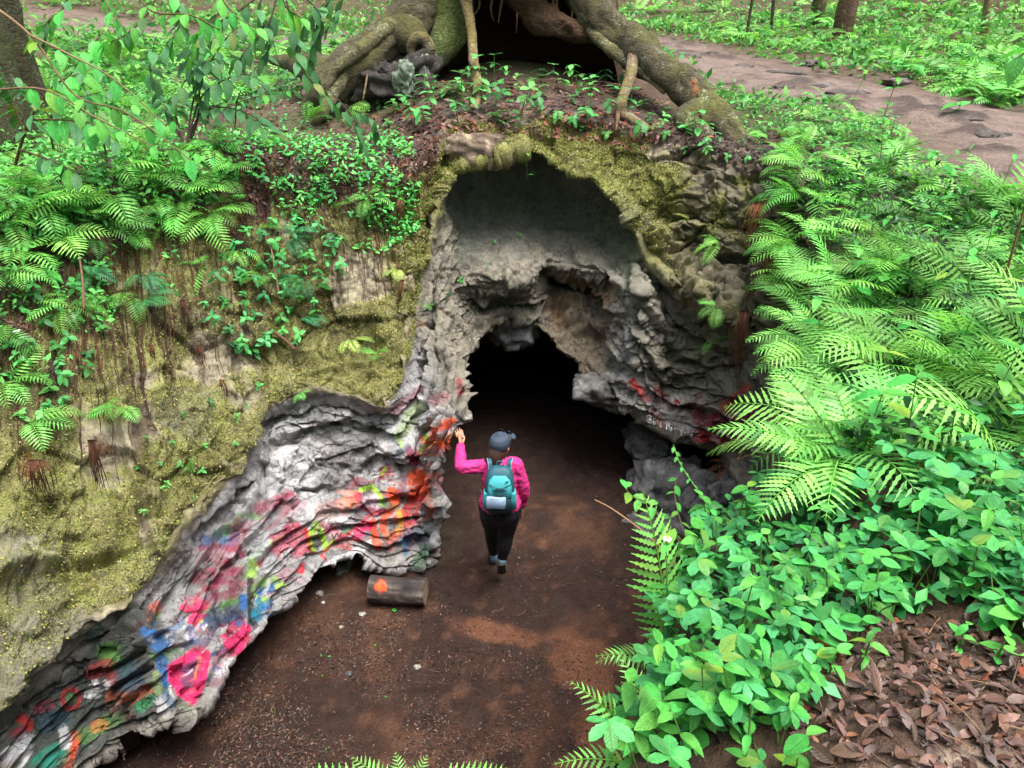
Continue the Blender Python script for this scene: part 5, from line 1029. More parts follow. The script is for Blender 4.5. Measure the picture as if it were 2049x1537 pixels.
L1 = [(410, 430, .42, MIDF, 'bright fern with stacked fronds hanging off the left rim'), (230, 400, .50, MIDF, 'pale fern arching rightwards across the left rim'), (240, 815, .34, MIDF, 'single pale fern in the middle left of the mossy slab'), (60, 850, .34, MIDF, 'fern low on the left edge over the grey slab'), (20, 770, .4, MIDF, 'drooping fern cut by the left edge of the view'),
    (130, 620, .30, MIDF, 'light fern beside the thin dead stem on the mossy bank'), (290, 610, .3, DRKF, 'dark green fern on the mossy bank above the pale one'), (800, 540, .24, YELF, 'yellow fern on the mossy corner left of the alcove'), (705, 680, .24, YELF, 'yellow fern low on the bank above the painted ledge'), (757, 715, .22, MIDF, 'small mint fern right of the yellow one above the painted ledge'),
    (735, 400, .26, MIDF, 'fern pair hanging at the rim left of the alcove'), (610, 560, .32, DRKF, 'grey green fern hanging down the mossy bank centre'), (600, 640, .25, DRKF, 'narrow fern below the hanging grey green fern'), (855, 610, .12, MIDF, 'tiny fern on the rock edge beside the grey ledge'), (600, 790, .14, MIDF, 'tiny fern above the dark hollow of the painted wall'), (380, 925, .13, MIDF, 'tiny fern at the lower end of the mossy slab'), (1440, 490, .30, MIDF, 'fern hanging on the bare rock right of the alcove'), (1440, 615, .24, MIDF, 'lower fern hanging on the rock right of the alcove'), (1430, 680, .2, MIDF, 'lowest small fern hanging right of the alcove'), (1375, 440, .16, YELF, 'small yellowish fern just right of the alcove edge'), (1490, 270, .3, MIDF, 'dark fern at the foot of the right tree root'), (690, 220, .4, MIDF, 'fern growing at the foot of the left tree root'), (620, 250, .3, MIDF, 'fern on the littered rim below the left tree root'), (520, 280, .3, MIDF, 'fern on the rim near the sapling base')]
for u, v, s, lib, lab in L1:
    p, nn = hit(u, v); fern(p, s, 5 if s > .2 else 4, lib, lab, None, az=down_dir(nn), spread=1.3, tilt=.35 if abs(nn.z) < .75 else 0)
for u, v, s, lab in ((185, 870, .3, 'brown dead fern hanging over the grey slab at left'), (375, 540, .3, 'curled rusty dead fern at the top of the mossy bank'), (60, 900, .35, 'brown dead fern heap at the left edge'), (90, 210, .35, 'rusty dead frond drooping before the left tree'), (1460, 930, .45, 'rusty dead fern draped at the foot of the right wall'), (1640, 880, .4, 'brown curled dead frond among the right bank ferns'), (840, 640, .2, 'thin dead fern strands beside the yellow fern')):
    p, nn = hit(u, v); fern(p, s, 4, DEDF, lab, None, az=down_dir(nn), spread=1.0, tilt=.3, name='dead_fern')
# --- far undergrowth: individual ferns and herbs, then a carpet
bgp = [(1230, 10), (2060, 10), (2060, 240), (1900, 170), (1700, 110), (1500, 80), (1320, 60)]
for u, v in spots(bgp, 80, 30):
    p, nn = hit(u, v); fern(p, random.uniform(.45, .8), 5, FARF, 'fern beyond the footpath, ' + zone(u, v, 1230, 10, 2060, 240, ('behind the tree', 'near the dark trunks', 'by the pale leaning trunk', 'upper right corner'), ('far back', 'midway', 'next to the path')), 'ferns beyond the footpath')
for u, v in spots([(1840, 130), (2060, 120), (2060, 260), (1900, 190)], 26, 26):
    p, nn = hit(u, v); fern(p, random.uniform(.4, .6), 5, FARF, 'fern in the green patch right of the footpath bend', 'ferns right of the footpath bend')
sow(bgp, 40, 34, BIGH, 'leafy herb in the undergrowth beyond the footpath', 'herbs beyond the footpath', 2.2, 'tall_herb')
sow([(1780, 200), (1900, 190), (2060, 300), (2060, 420), (1880, 360)], 24, 30, BIGH, 'bright leafy herb along the right part of the footpath', 'herbs along the right part of the footpath', 1.2, 'tall_herb')
herb(at(1760, 240), .75, 7, .10, 'tall leafy weed standing between fern bank and footpath', None, (.1, 0), False, .006)
herb(at(1700, 230), .45, 4, .09, 'thin weed left of the tall leafy weed by the footpath', None, (.1, 0))
herb(at(1910, 230), .3, 2, .2, 'bright pale green large leaved seedling by the footpath at right', None)
def scatter_stuff(name, pts, size, wd, mat, cols, flat=.5, label=None, seg=2, up=.0, nrm=None, curl=.4):
    """many loose leaves joined into one mesh"""
    pts = np.asarray(pts); n = len(pts); v, f = blade(1, wd, seg, .16, curl, 0, .45, .8); rz = RNG.uniform(0, 2 * np.pi, n); tl = RNG.normal(up, flat, n); rl = RNG.normal(0, flat, n); s = size * RNG.uniform(.6, 1.35, n)
    cz, sz, cy, sy, cx, sx = np.cos(rz), np.sin(rz), np.cos(tl), np.sin(tl), np.cos(rl), np.sin(rl)
    Rm = np.empty((n, 3, 3)); Rm[:, 0, 0] = cz * cy; Rm[:, 0, 1] = cz * sy * sx - sz * cx; Rm[:, 0, 2] = cz * sy * cx + sz * sx; Rm[:, 1, 0] = sz * cy; Rm[:, 1, 1] = sz * sy * sx + cz * cx; Rm[:, 1, 2] = sz * sy * cx - cz * sx; Rm[:, 2, 0] = -sy; Rm[:, 2, 1] = cy * sx; Rm[:, 2, 2] = cy * cx
    if nrm is not None:
        Nn_ = np.asarray(nrm); ref = np.where(np.abs(Nn_[:, 2:3]) > .95, np.array([[1.0, 0, 0]]), np.array([[0, 0, 1.0]])); A = np.cross(ref, Nn_); A /= np.linalg.norm(A, axis=1)[:, None]; B = np.cross(Nn_, A); Q = np.stack([A, B, Nn_], -1); Rm = Q @ Rm
    V = np.einsum('nij,kj->nki', Rm, v) * s[:, None, None] + pts[:, None, :]
    c = np.asarray(cols)[RNG.integers(0, len(cols), n)] * RNG.uniform(.65, 1.3, (n, 1)); c = np.repeat(c, len(v), 0)
    F_ = (f[None] + (np.arange(n) * len(v))[:, None, None]).reshape(-1, 4)
    return obj(name, mesh_np(name, V.reshape(-1, 3), F_, True, c, M[mat]), kind='stuff', **({'label': label} if label else {}))
def area(n, x0, x1, y0, y1, keep, hmax=0.0):
    x = RNG.uniform(x0, x1, n); y = RNG.uniform(y0, y1, n); k = keep(x, y); x, y = x[k], y[k]; z = zg(x, y); h = RNG.uniform(0, 1, len(x)) * hmax
    lum = np.clip(fbm(np.stack([x, y, x * 0], -1) * .9, 3, 140) * 1.2 + .55, .12, 1); return np.stack([x, y, z + h * lum], -1)
GC1 = [(1, 1, 1), (1.3, 1.15, .9), (.7, .9, .8), (1.6, 1.35, 1.0), (.5, .7, .6), (1.2, 1.25, 1.3)]
keepbg = lambda x, y: (path_dist(x, y) > 1.15) & ((np.abs(x - .1) > 2.0) | (y > 11.5)) & (np.hypot(x + 3.2, (y - 10.5) * .8) > 1.5)
scatter_stuff('undergrowth', np.concatenate([area(21000, -11, 13, 9.0, 20, keepbg, .5), area(18000, -20, 24, 18, 38, keepbg, 1.1)]), .15, .42, 'herb', np.array(GC1) * (1.35, 1.1, 1.0), .6)
sowstuff([(100, 70), (640, 70), (640, 190), (430, 230), (100, 230)], 3300, .085, 'herb', np.array(GC1) * 1.2, .34)
sowstuff([(0, 240), (260, 210), (430, 250), (470, 360), (330, 450), (0, 500)], 2300, .062, 'herb', np.array(GC1) * 1.1, .25)
sowstuff([(1430, 180), (1600, 180), (1850, 230), (1800, 330), (1560, 270)], 1300, .06, 'herb', np.array(GC1) * 1.3, .16)
sowstuff([(1560, 250), (1850, 260), (2060, 420), (2060, 520), (1650, 400)], 1500, .06, 'herb', np.array(GC1) * 1.2, .25)
sowstuff([(440, 210), (640, 190), (730, 250), (830, 310), (840, 380), (740, 430), (640, 420), (520, 380)], 420, .034, 'creeper', np.array(GC1), .06)
keepr = lambda x, y: (path_dist(x, y) > 1.1) & ~inside([(p[0], p[1]) for p in rimloop[::6]], x, y)
scatter_stuff('ground_cover', np.concatenate([area(9000, 2.2, 9, 3.2, 11, keepr, .25), area(6000, -8, -3.4, 5.2, 9.5, keepr, .25)]), .055, .5, 'herb', np.array(GC1) * 1.1, .5)
bk = np.concatenate([[hit(*inpoly(bankpoly))[0] for _ in range(4200)]]); bk[:, 2] += RNG.uniform(.02, .25, len(bk))
scatter_stuff('bank_cover', bk, .065, .42, 'herb', np.array(GC1) * .33, .6)  # leaves tinted dark: shade between the ferns is put into their colour
bk = np.concatenate([[hit(*inpoly(cpoly))[0] for _ in range(2300)]]); bk[:, 2] += RNG.uniform(.01, .12, len(bk))
scatter_stuff('creeper_cover', bk, .06, .5, 'creeper', np.array(GC1) * .6, .6)
keepn = lambda x, y: (x > 1.35) & (np.abs(y - 3) < 4) & (project(np.stack([x, y, x * 0 + 3.5], -1))[0] > 2100) & (path_dist(x, y) > .9)
scatter_stuff('ground_cover', area(9000, 1.4, 7, -.5, 6.5, keepn, .2), .07, .5, 'creeper', np.array(GC1) * .9, .5)
# --- litter
DL = [(1, 1, 1), (1.6, 1.35, 1.25), (.5, .48, .55), (2.2, 1.35, .8), (1.4, 1.4, 1.6), (.7, .62, .6), (.9, .8, .8)]
def litter_pts(poly, n, dz=.008):
    a = [hit(*inpoly(poly)) for _ in range(n)]; return np.array([tuple(p) for p, q in a]) + np.array((0, 0, dz)) + RNG.normal(0, .012, (n, 3)) * (1, 1, .2), np.array([tuple((q + Vector((0, 0, .5))).normalized()) for p, q in a])
lp, ln_ = litter_pts([(1640, 1290), (1760, 1240), (2060, 1260), (2060, 1540), (1640, 1540), (1560, 1440)], 2400); scatter_stuff('leaf_litter', lp, .042, .42, 'dead', np.array([(1, 1, 1), (1.5, 1.25, 1.15), (.5, .48, .55), (1.8, 1.3, .9), (1.3, 1.3, 1.5), (.7, .62, .6), (.6, .5, .5)]) * .85, .4, nrm=ln_, seg=4, curl=.7)
lp, ln_ = litter_pts([(720, 190), (860, 150), (1240, 140), (1440, 280), (1250, 300), (1050, 270), (800, 290)], 2600); scatter_stuff('leaf_litter', lp, .07, .42, 'dead', np.array(DL) * (.85, .75, .7), .35, nrm=ln_)
lp, ln_ = litter_pts([(430, 220), (800, 230), (860, 320), (800, 420), (600, 440), (420, 350), (150, 400), (0, 520), (0, 300)], 3800); scatter_stuff('leaf_litter', lp, .055, .4, 'dead', np.array(DL) * (.85, .7, .65), .4, nrm=ln_)
lp, ln_ = litter_pts([(380, 60), (640, 60), (700, 180), (450, 230), (380, 160)], 1800); scatter_stuff('leaf_litter', lp, .08, .45, 'dead', np.array(DL) * (1.7, 1.5, 1.4), .3, nrm=ln_)
lp, ln_ = litter_pts([(1300, 250), (1640, 230), (1640, 380), (1480, 330)], 1500); scatter_stuff('leaf_litter', lp, .05, .35, 'dead', np.array(DL) * (.7, .6, .6), .45, nrm=ln_)
lp, ln_ = litter_pts(bankpoly, 2600); scatter_stuff('leaf_litter', lp, .05, .3, 'dead', np.array(DL) * .8, .5, nrm=ln_)
lp, ln_ = litter_pts([(1640, 1290), (1760, 1240), (2060, 1260), (2060, 1540), (1640, 1540), (1560, 1440)], 3000); scatter_stuff('leaf_crumbs', lp, .016, .4, 'dead', np.array(DL) * .75, .5, nrm=ln_)
lt_ = MB()
for p_ in lp[:70]:
    a_ = random.uniform(0, 6.28); L_ = random.uniform(.04, .16); d_ = np.array((math.cos(a_), math.sin(a_), 0)); lt_.tube(np.array([p_ + (0, 0, .012), p_ + d_ * L_ * .5 + (0, 0, .02), p_ + d_ * L_ + (0, 0, .012)]), .0022, 4, random.choice(((.8, .7, .6), (1.6, 1.4, 1.1), (.4, .35, .3))), False)
lt_.build('litter_twigs', M['twig'], kind='stuff')
# fallen leaves one by one where they show large
dv, df = blade(1, .44, 6, .22, .5, 0, .45, .85); DEADL = [leafmesh('fallen_leaf', 'dead_v', 1, .44, 7, .22, .5, 0, .45, .85, sc=(1, w, z)) for w, z in ((1, 1), (.75, -1.3), (1.1, .4), (.5, 1.8), (.85, -2.2))]
for u, v in spots([(1640, 1310), (1760, 1260), (2060, 1270), (2060, 1540), (1640, 1540), (1580, 1440)], 210, 13):
    p, nn = hit(u, v); o = obj('fallen_leaf', random.choice(DEADL), None, label=zone(u, v, 1580, 1260, 2060, 1540, ('beside the herbs', 'left of centre in the litter', 'right of centre in the litter', 'at the right view edge'), ('brown fallen leaf below the creepers', 'brown fallen leaf in the upper litter', 'brown fallen leaf in the lower litter', 'brown fallen leaf on the bottom edge')), cat='leaf', group='fallen leaves of the lower right litter'); s = random.uniform(.025, .10); o.scale = (s, s * random.uniform(.7, 1.2), s); o.location = p + Vector((0, 0, random.uniform(.008, .03))); o.rotation_euler = (random.gauss(0, .5), random.gauss(0, .4), random.uniform(0, 6.28))
for u, v, s, rz, c, lab in ((1690, 1330, .11, 2.2, (2.6, 1.6, .9), 'glossy orange brown fallen leaf standing at the creeper edge'), (1930, 1400, .12, .3, (1.8, 1.0, .6), 'long rusty fallen leaf across the litter at right'), (1730, 1365, .13, -.4, (1.3, 1.1, 1.1), 'long purplish brown fallen leaf below the glossy orange one')):
    p, nn = hit(u, v); m_ = mesh_np('fallen_leaf', dv, df, True, np.ones((len(dv), 3)) * np.array(c), M['dead']); o = obj('fallen_leaf', m_, None, label=lab, cat='leaf'); o.scale = (s,) * 3; o.location = p + Vector((0, 0, .03)); o.rotation_euler = (.2, -.15, rz)
# cave floor bits
def floor_pts(n, fn=None):
    o = []
    while len(o) < n:
        u, v = random.uniform(250, 1300), random.uniform(950, 1560)
        if v < 1150 and u < 860: continue
        if random.random() > .25 + .75 * (v - 950) / 600 or random.random() < smooth(700, 1150, u) * .7: continue
        if float(vnoise(np.array([[u / 95., v / 60., 3.3]]), 171)[0]) + random.gauss(0, .25) < -.05: continue
        p, q = hit(u, v)
        if p.z < .2: o.append((p.x + random.gauss(0, .02), p.y + random.gauss(0, .02), p.z + .005))
    return np.array(o)
scatter_stuff('floor_litter', floor_pts(5200), .027, .36, 'dead', np.array([(1, 1, 1), (1.3, 1.15, 1.05), (.5, .48, .5), (.7, .65, .6)]) * .6, .35, seg=3)
scatter_stuff('floor_litter', floor_pts(1500), .03, .3, 'dead', [(1.2, 1.0, .85), (.9, .7, .55), (1.7, 1.5, 1.3)], .3)
scatter_stuff('floor_chips', floor_pts(750), .017, .45, 'dead', [(2.6, 2.3, 1.8), (2.2, 1.4, .8), (3, 3, 2.8), (1.2, .7, .4)], .3)
scatter_stuff('floor_leaflets', floor_pts(26), .03, .5, 'herb', [(1.5, 1.2, .5), (1, 1, 1)], .3)
tb_ = MB()
for x, y, z in floor_pts(260):
    a = random.uniform(0, 6.28); L = random.uniform(.03, .14); tb_.tube(np.array([(x, y, z), (x + math.cos(a) * L * .5, y + math.sin(a) * L * .5, z + .006), (x + math.cos(a + .3) * L, y + math.sin(a + .3) * L, z)]), .0022, 4, random.choice(((.6, .55, .5), (1.3, 1.2, 1.0), (.35, .35, .35))), False)
tb_.build('floor_twigs', M['twig'], kind='stuff')
for i, (u, v, s, lab) in enumerate(((640, 1188, .04, 'pale flat stone chip near the painted wall on the cave floor'), (686, 1258, .02, 'small white pebble left of the log on the dark soil'), (837, 1337, .03, 'tan oval pebble in the middle of the cave floor'), (730, 1232, .03, 'grey pebble in front of the log'), (876, 1087, .035, 'pale pebble at the foot of the painted pier'), (705, 1350, .03, 'dull grey stone sunk in the left cave floor'), (650, 1208, .018, 'white chip below the pale flat stone'))):
    p, nn = hit(u, v); lump('pebble', p + Vector((0, 0, s * .25)), (s, s * .8, s * .5), 60 + i, (.42, .38, .33) if i != 5 else (.12, .11, .11), n=16, label=lab, cat='pebble')
p, nn = hit(791, 1226); mb = MB(); lv2, lf2 = blade(.045, .04, 5, .1, .5, 0, .5, .6); mb.add(lv2 - np.array((.02, 0, 0)), lf2, (1.4, 1.5, .8)); o = mb.build('fallen_leaf', M['herb'], label='round green leaf lying in front of the log', cat='leaf'); o.location = p + Vector((0, 0, .02))
# --- moss flakes that give the slab its crumbly relief
sel = np.where((TG > 1.4) & (TG < 4.9) & (moss_alpha > .45) & (U > -60) & (V < 1600)); ids = RNG.choice(len(sel[0]), 80000); sel = (sel[0][ids], sel[1][ids])
scatter_stuff('moss_tufts', P[sel] + NRM2[sel] * .004 + RNG.normal(0, .007, (80000, 3)), .018, .55, 'moss', [(.8, .8, .8), (1.15, 1.08, .9), (1.35, 1.25, 1.7), (.3, .28, .35), (.7, 1.05, .6), (1.25, 1.15, .8), (.45, .36, .45), (1.5, 1.4, 2.4), (.6, .62, .5)], .7, seg=2, nrm=NRM2[sel], up=-.5)
sel = np.where((TG > .4) & (TG < 4.6) & (U > -60) & (SG < 14.5) & (fl > .05)); ids = RNG.choice(len(sel[0]), 2600); sel = (sel[0][ids], sel[1][ids])
scatter_stuff('bank_debris', P[sel] + NRM2[sel] * .006, .05, .16, 'dead', np.array(DL) * .7, .5, nrm=NRM2[sel])

sel = np.where((TG > .3) & (TG < 2.3) & (U > -60) & (SG < 13.5) & (soil > .35)); ids = RNG.choice(len(sel[0]), 5200); sel = (sel[0][ids], sel[1][ids])
scatter_stuff('bank_litter', P[sel] + NRM2[sel] * .01, .05, .36, 'dead', np.array(DL) * .85, .45, nrm=NRM2[sel])
sel = np.where((TG > .2) & (TG < 2.6) & (U > -60) & (SG < 12.5) & (warp2 + .5 * (1 - TG / 2.6) > .12)); ids = RNG.choice(len(sel[0]), 3600); sel = (sel[0][ids], sel[1][ids])
scatter_stuff('bank_leaves', P[sel] + NRM2[sel] * RNG.uniform(.01, .11, (3600, 1)), .058, .48, 'herb', np.array(GC1) * 1.1, .5)

# fine roots running down the bank
rs = MB()
for _ in range(620):
    i0 = RNG.integers(0, np.searchsorted(SS, 13.2)); t0 = RNG.uniform(.7, 3.0); L = RNG.uniform(.25, 1.1); js = np.searchsorted(TT, np.linspace(t0, min(t0 + L, 4.6), 7)); ii = (i0 + np.round(np.cumsum(RNG.normal(0, 1.5, 7))).astype(int)) % ns
    if soil[i0, js[0]] < .2 and RNG.random() < .55: continue
    q = P[ii, js] + NRM2[ii, js] * RNG.uniform(.004, .02); r_ = RNG.uniform(.0025, .006) if RNG.random() < .85 else RNG.uniform(.008, .013)
    rs.tube(q, np.linspace(r_, r_ * .4, 7), 4, np.array((.55, .5, .5)) * RNG.uniform(.35, 1.3), False)
rs.build('root_strands', M['rootlet'], kind='stuff')
# unseen ring of tree crowns, added to block low-angle sky light
n_ = 15000; a_ = RNG.uniform(0, 2 * np.pi, n_); r_ = RNG.uniform(24, 38, n_); cl_ = np.stack([r_ * np.cos(a_), 8 + r_ * np.sin(a_), RNG.uniform(9.5, 21, n_)], -1)
keep_ = fbm(cl_ * .12, 3, 160) > -.18; scatter_stuff('sky_blocking_crowns', cl_[keep_], 1.7, .6, 'shrub', [(1, 1, 1), (.7, .8, .7), (1.3, 1.2, 1)], .8)
# ------------------------------------------------------------------ the person walking into the cave
def loft(pts, rx, ry, n=20, fwd=(0, 1, 0), cap=True):
    """tube with elliptical sections: rx across, ry along fwd"""
    pts = np.asarray(pts, float); m = len(pts); k = 5; q = catrom(pts, k); s = np.linspace(0, 1, len(q)); s0 = np.linspace(0, 1, m)
    rx = np.interp(s, s0, np.broadcast_to(rx, m)); ry = np.interp(s, s0, np.broadcast_to(ry, m))
    T = np.gradient(q, axis=0); T /= np.linalg.norm(T, axis=1)[:, None] + 1e-9; fw = np.asarray(fwd, float)
    A = np.cross(T, fw); A /= np.linalg.norm(A, axis=1)[:, None] + 1e-9; B = np.cross(A, T)
    # rounded ends
    th = np.linspace(0, 2 * np.pi, n, endpoint=False)
    v = q[:, None] + A[:, None] * (np.cos(th)[None, :, None] * rx[:, None, None]) + B[:, None] * (np.sin(th)[None, :, None] * ry[:, None, None])
    mb = MB(); mb.add(v.reshape(-1, 3), grid_faces(len(q), n, True))
    for i, sg in ((0, -1), (len(q) - 1, 1)):
        r = min(rx[i], ry[i]) * .6; rings = [v[i]]; off = []
        for a in (.5, .85, .99):
            c = q[i] + T[i] * sg * r * math.sin(a * math.pi / 2); rings.append(c + (v[i] - q[i]) * math.cos(a * math.pi / 2))
        mb.add(np.concatenate(rings), grid_faces(4, n, True)); tip = rings[-1]; mb.add(np.vstack([tip, tip.mean(0)]), np.array([(j, (j + 1) % n, n) for j in range(n)]))
    return mb
def fuse(name, parts, mat, parent, vox=.008, smooth_it=3, fac=.5, fold=0.0, **kw):
    """join closed lofts into one continuous skin"""
    mb = MB()
    for p in parts:
        for v, in zip(p.v): mb.v.append(v)
        mb.f3 += [f + mb.n for f in p.f3]; mb.f4 += [f + mb.n for f in p.f4]; mb.c += p.c; mb.n += p.n
    me = mb.mesh(name + '_raw', None); o = bpy.data.objects.new(name + '_raw', me); COL.objects.link(o)
    bm = bmesh.new(); bm.from_mesh(me); bmesh.ops.recalc_face_normals(bm, faces=bm.faces); bm.to_mesh(me); bm.free()
    r = o.modifiers.new('r', 'REMESH'); r.mode = 'VOXEL'; r.voxel_size = vox
    if smooth_it: s = o.modifiers.new('s', 'SMOOTH'); s.iterations = smooth_it; s.factor = fac
    dg = bpy.context.evaluated_depsgraph_get(); me2 = bpy.data.meshes.new_from_object(o.evaluated_get(dg)); me2.name = name
    bpy.data.objects.remove(o); me2.materials.clear(); me2.materials.append(mat)
    a = me2.color_attributes.new('Col', 'FLOAT_COLOR', 'POINT'); a.data.foreach_set('color', np.ones(len(me2.vertices) * 4, np.float32))
    if fold:
        nv_ = len(me2.vertices); co_ = np.empty(nv_ * 3, np.float32); me2.vertices.foreach_get('co', co_); co_ = co_.reshape(-1, 3); nn_ = np.empty(nv_ * 3, np.float32); me2.vertices.foreach_get('normal', nn_); nn_ = nn_.reshape(-1, 3)
        co_ += nn_ * (ridged(co_ * np.array((11, 11, 19)) + fbm(co_ * 5, 2, 5)[:, None] * 1.5, 2, 33) * fold)[:, None]; me2.vertices.foreach_set('co', co_.ravel())
    me2.polygons.foreach_set('use_smooth', np.ones(len(me2.polygons), bool))
    n = obj(name, me2, parent, **kw); return n
M['skin'] = mat_plain('skin', (.36, .17, .105), .5, .4, 60, .08, .1, .002)
M['pink'] = mat_plain('pink_knit', (.55, .03, .185), .75, .3, 14, .22, .9, .03)
M['black'] = mat_plain('black_leggings', (.008, .009, .013), .7, .3, 30, .15, .2, .003)
M['navy'] = mat_plain('navy_sock', (.02, .03, .06), .8, .2)
M['hair'] = mat_plain('dark_hair', (.035, .013, .008), .55, .4, 80, .4, .8, .01)
M['cap'] = mat_plain('slate_cap', (.035, .05, .075), .75, .3, 120, .1, .2, .002)
M['shoe'] = mat_plain('shoe_grey', (.10, .17, .23), .7); M['sole'] = mat_plain('shoe_sole', (.05, .042, .04), .8); M['heel'] = mat_plain('heel_grey', (.22, .21, .21), .8)
M['teal'] = mat_plain('pack_teal', (.012, .075, .10), .6, .4, 50, .15, .4, .004); M['turq'] = mat_plain('pack_turquoise', (.045, .34, .37), .6, .4, 50, .12, .5, .004)
M['dteal'] = mat_plain('pack_dark', (.008, .035, .05), .6); M['pouch'] = mat_plain('pouch_pale', (.22, .30, .43), .4, .5); M['gloss'] = mat_plain('lens_black', (.008, .008, .01), .12, .6)
person = empty('person', W(1001, 1150, 5.06), label='person in pink top, black leggings and cap walking into the cave, hand on rock', cat='person')
p0 = np.array(person.location)
def q_(*a): return np.array([W(*t) for t in a]) - p0
hip = W(1001, 1012, 4.98) - p0; sho = W(1001, 930, 5.03) - p0; LS = W(971, 932, 5.03) - p0; RS = W(1032, 932, 5.03) - p0
LE = W(921, 936, 5.0) - p0; LW = W(922, 889, 5.18) - p0; RE = W(1049, 974, 5.0) - p0; RW_ = W(1045, 1010, 5.06) - p0
head = W(1002, 893, 5.10) - p0; nb = W(1003, 921, 5.04) - p0
RK = W(1014, 1066, 5.02) - p0; RA = W(1004, 1122, 5.03) - p0; LK = W(984, 1058, 5.16) - p0; LA = W(988, 1108, 5.35) - p0
RH = hip + (.08, 0, -.04); LH = hip + (-.085, .01, -.04)
def torso(g): return loft([hip + (0, .0, -.07), hip + (0, -.012, .02), hip * .62 + sho * .38 + (0, .0, 0), hip * .25 + sho * .75, sho + (0, -.005, .0), sho + (0, .0, .045)], np.array((.165, .178, .142, .150, .145, .07)) + g, np.array((.11, .125, .10, .108, .085, .05)) + g, 28)
def larm(g, end=1.0): return [loft([sho * .5 + LS * .5, LS, LE * .5 + LS * .5, LE], np.array((.062, .058, .050, .044)) + g, np.array((.062, .058, .050, .044)) + g, 16, (0, .3, 1)), loft([LE, LE * .6 + LW * .4, LE * (1 - end) + LW * end], np.array((.043, .041, .030)) + g, np.array((.043, .041, .030)) + g, 16, (0, 1, .3))]
def rarm(g, end=1.0): return [loft([sho * .5 + RS * .5, RS, RE * .5 + RS * .5, RE], np.array((.062, .060, .052, .045)) + g, np.array((.062, .060, .052, .045)) + g, 16), loft([RE, RE * .6 + RW_ * .4, RE * (1 - end) + RW_ * end], np.array((.044, .042, .030)) + g, np.array((.044, .042, .030)) + g, 16)]
def legs(g, e=1.0): return [loft([RH + (0, 0, .06), RH * .6 + RK * .4, RK, RK * .62 + RA * .38 + (0, -.012, 0), RK * (1 - e) + RA * e], np.array((.105, .092, .062, .060, .038)) + g, np.array((.12, .098, .066, .066, .042)) + g, 20), loft([LH + (0, 0, .06), LH * .6 + LK * .4, LK, LK * .62 + LA * .38 + (0, -.012, 0), LK * (1 - e) + LA * e], np.array((.105, .092, .062, .060, .038)) + g, np.array((.12, .098, .066, .066, .042)) + g, 20)]
def finger(a, d, L, r, bend, nrm):
    """three joints curling towards nrm"""
    a = np.asarray(a); d = np.asarray(d) / np.linalg.norm(d); n = np.asarray(nrm); P_ = [a - d * .012, a]; 
    for k, f in enumerate((.45, .32, .23)):
        d = d + n * bend * (k + .4); d /= np.linalg.norm(d); P_.append(P_[-1] + d * L * f)
    return loft(P_, (r, r, r * .95, r * .86, r * .7), (r, r, r * .95, r * .86, r * .7), 8, n, True)
def hand(wr, tip, palm_n, sidev):
    """wrist, direction to finger tips, palm normal, direction of the thumb side"""
    d = tip / np.linalg.norm(tip); s = sidev - d * np.dot(sidev, d); s /= np.linalg.norm(s); n = np.asarray(palm_n); L = .088
    out = [loft([wr - d * .03, wr, wr + d * .04, wr + d * L], (.025, .026, .037, .040), (.018, .016, .016, .012), 12, n)]
    for k, (o, ln, sp) in enumerate(((.030, .070, .04), (.010, .080, .0), (-.011, .074, -.03), (-.031, .058, -.09))): out.append(finger(wr + d * (L - .004 * abs(k - 1)) + s * o, d + s * sp, ln, .0085 - .0006 * (k == 3), .10, n))
    out.append(finger(wr + d * .030 + s * .028, d * .9 + s * .38, .060, .0098, .12, n)); return out
LHp = hand(LW, W(919, 862, 5.30) - p0 - LW, np.array((-.75, .6, 0.1)), np.array((.6, .7, 0)))
RHp = hand(RW_, np.array((-.02, .02, -1.0)), np.array((-1.0, 0, 0)), np.array((0, 1.0, 0)))
fdir = np.array((.45, .89, 0.0))                      # head turned a little to the right
def hd(x, y, z):                                       # head-local: x right, y forward, z up
    rgt = np.array((fdir[1], -fdir[0], 0)); return head + rgt * x + fdir * y + np.array((0, 0, z))
headl = [loft([hd(0, .01, -.10), hd(0, .004, -.05), hd(0, -.004, 0), hd(0, -.006, .055), hd(0, -.006, .10)], (.038, .062, .073, .07, .038), (.05, .078, .092, .088, .045), 22, fdir),
    loft([hd(0, .084, .02), hd(0, .103, -.012), hd(0, .088, -.026)], (.009, .014, .010), (.01, .012, .008), 8, (1, 0, 0)), loft([hd(0, .076, -.048), hd(0, .084, -.056), hd(0, .074, -.066)], (.018, .022, .016), (.006, .006, .006), 8, (0, 1, 0)),
    loft([hd(.070, -.008, .022), hd(.080, -.016, .004), hd(.072, -.006, -.024)], (.008, .009, .007), (.014, .016, .010), 8, fdir), loft([hd(-.070, -.008, .022), hd(-.080, -.016, .004), hd(-.072, -.006, -.024)], (.008, .009, .007), (.014, .016, .010), 8, fdir),
    loft([nb - (0, 0, .06), nb, head + (0, -.01, -.06)], (.062, .047, .046), (.055, .048, .048), 16)]
feet_in = [loft([RA, RA + (0, .02, -.06), RA + (0, .09, -.15)], (.03, .032, .03), (.03, .034, .02), 10), loft([LA, LA + (0, .05, -.05), LA + (0, .16, -.07)], (.03, .032, .03), (.03, .03, .02), 10)]
fuse('body', [torso(-.012)] + larm(-.008) + rarm(-.008) + legs(-.008) + LHp + RHp + headl + feet_in, M['skin'], person, .0062, 2)
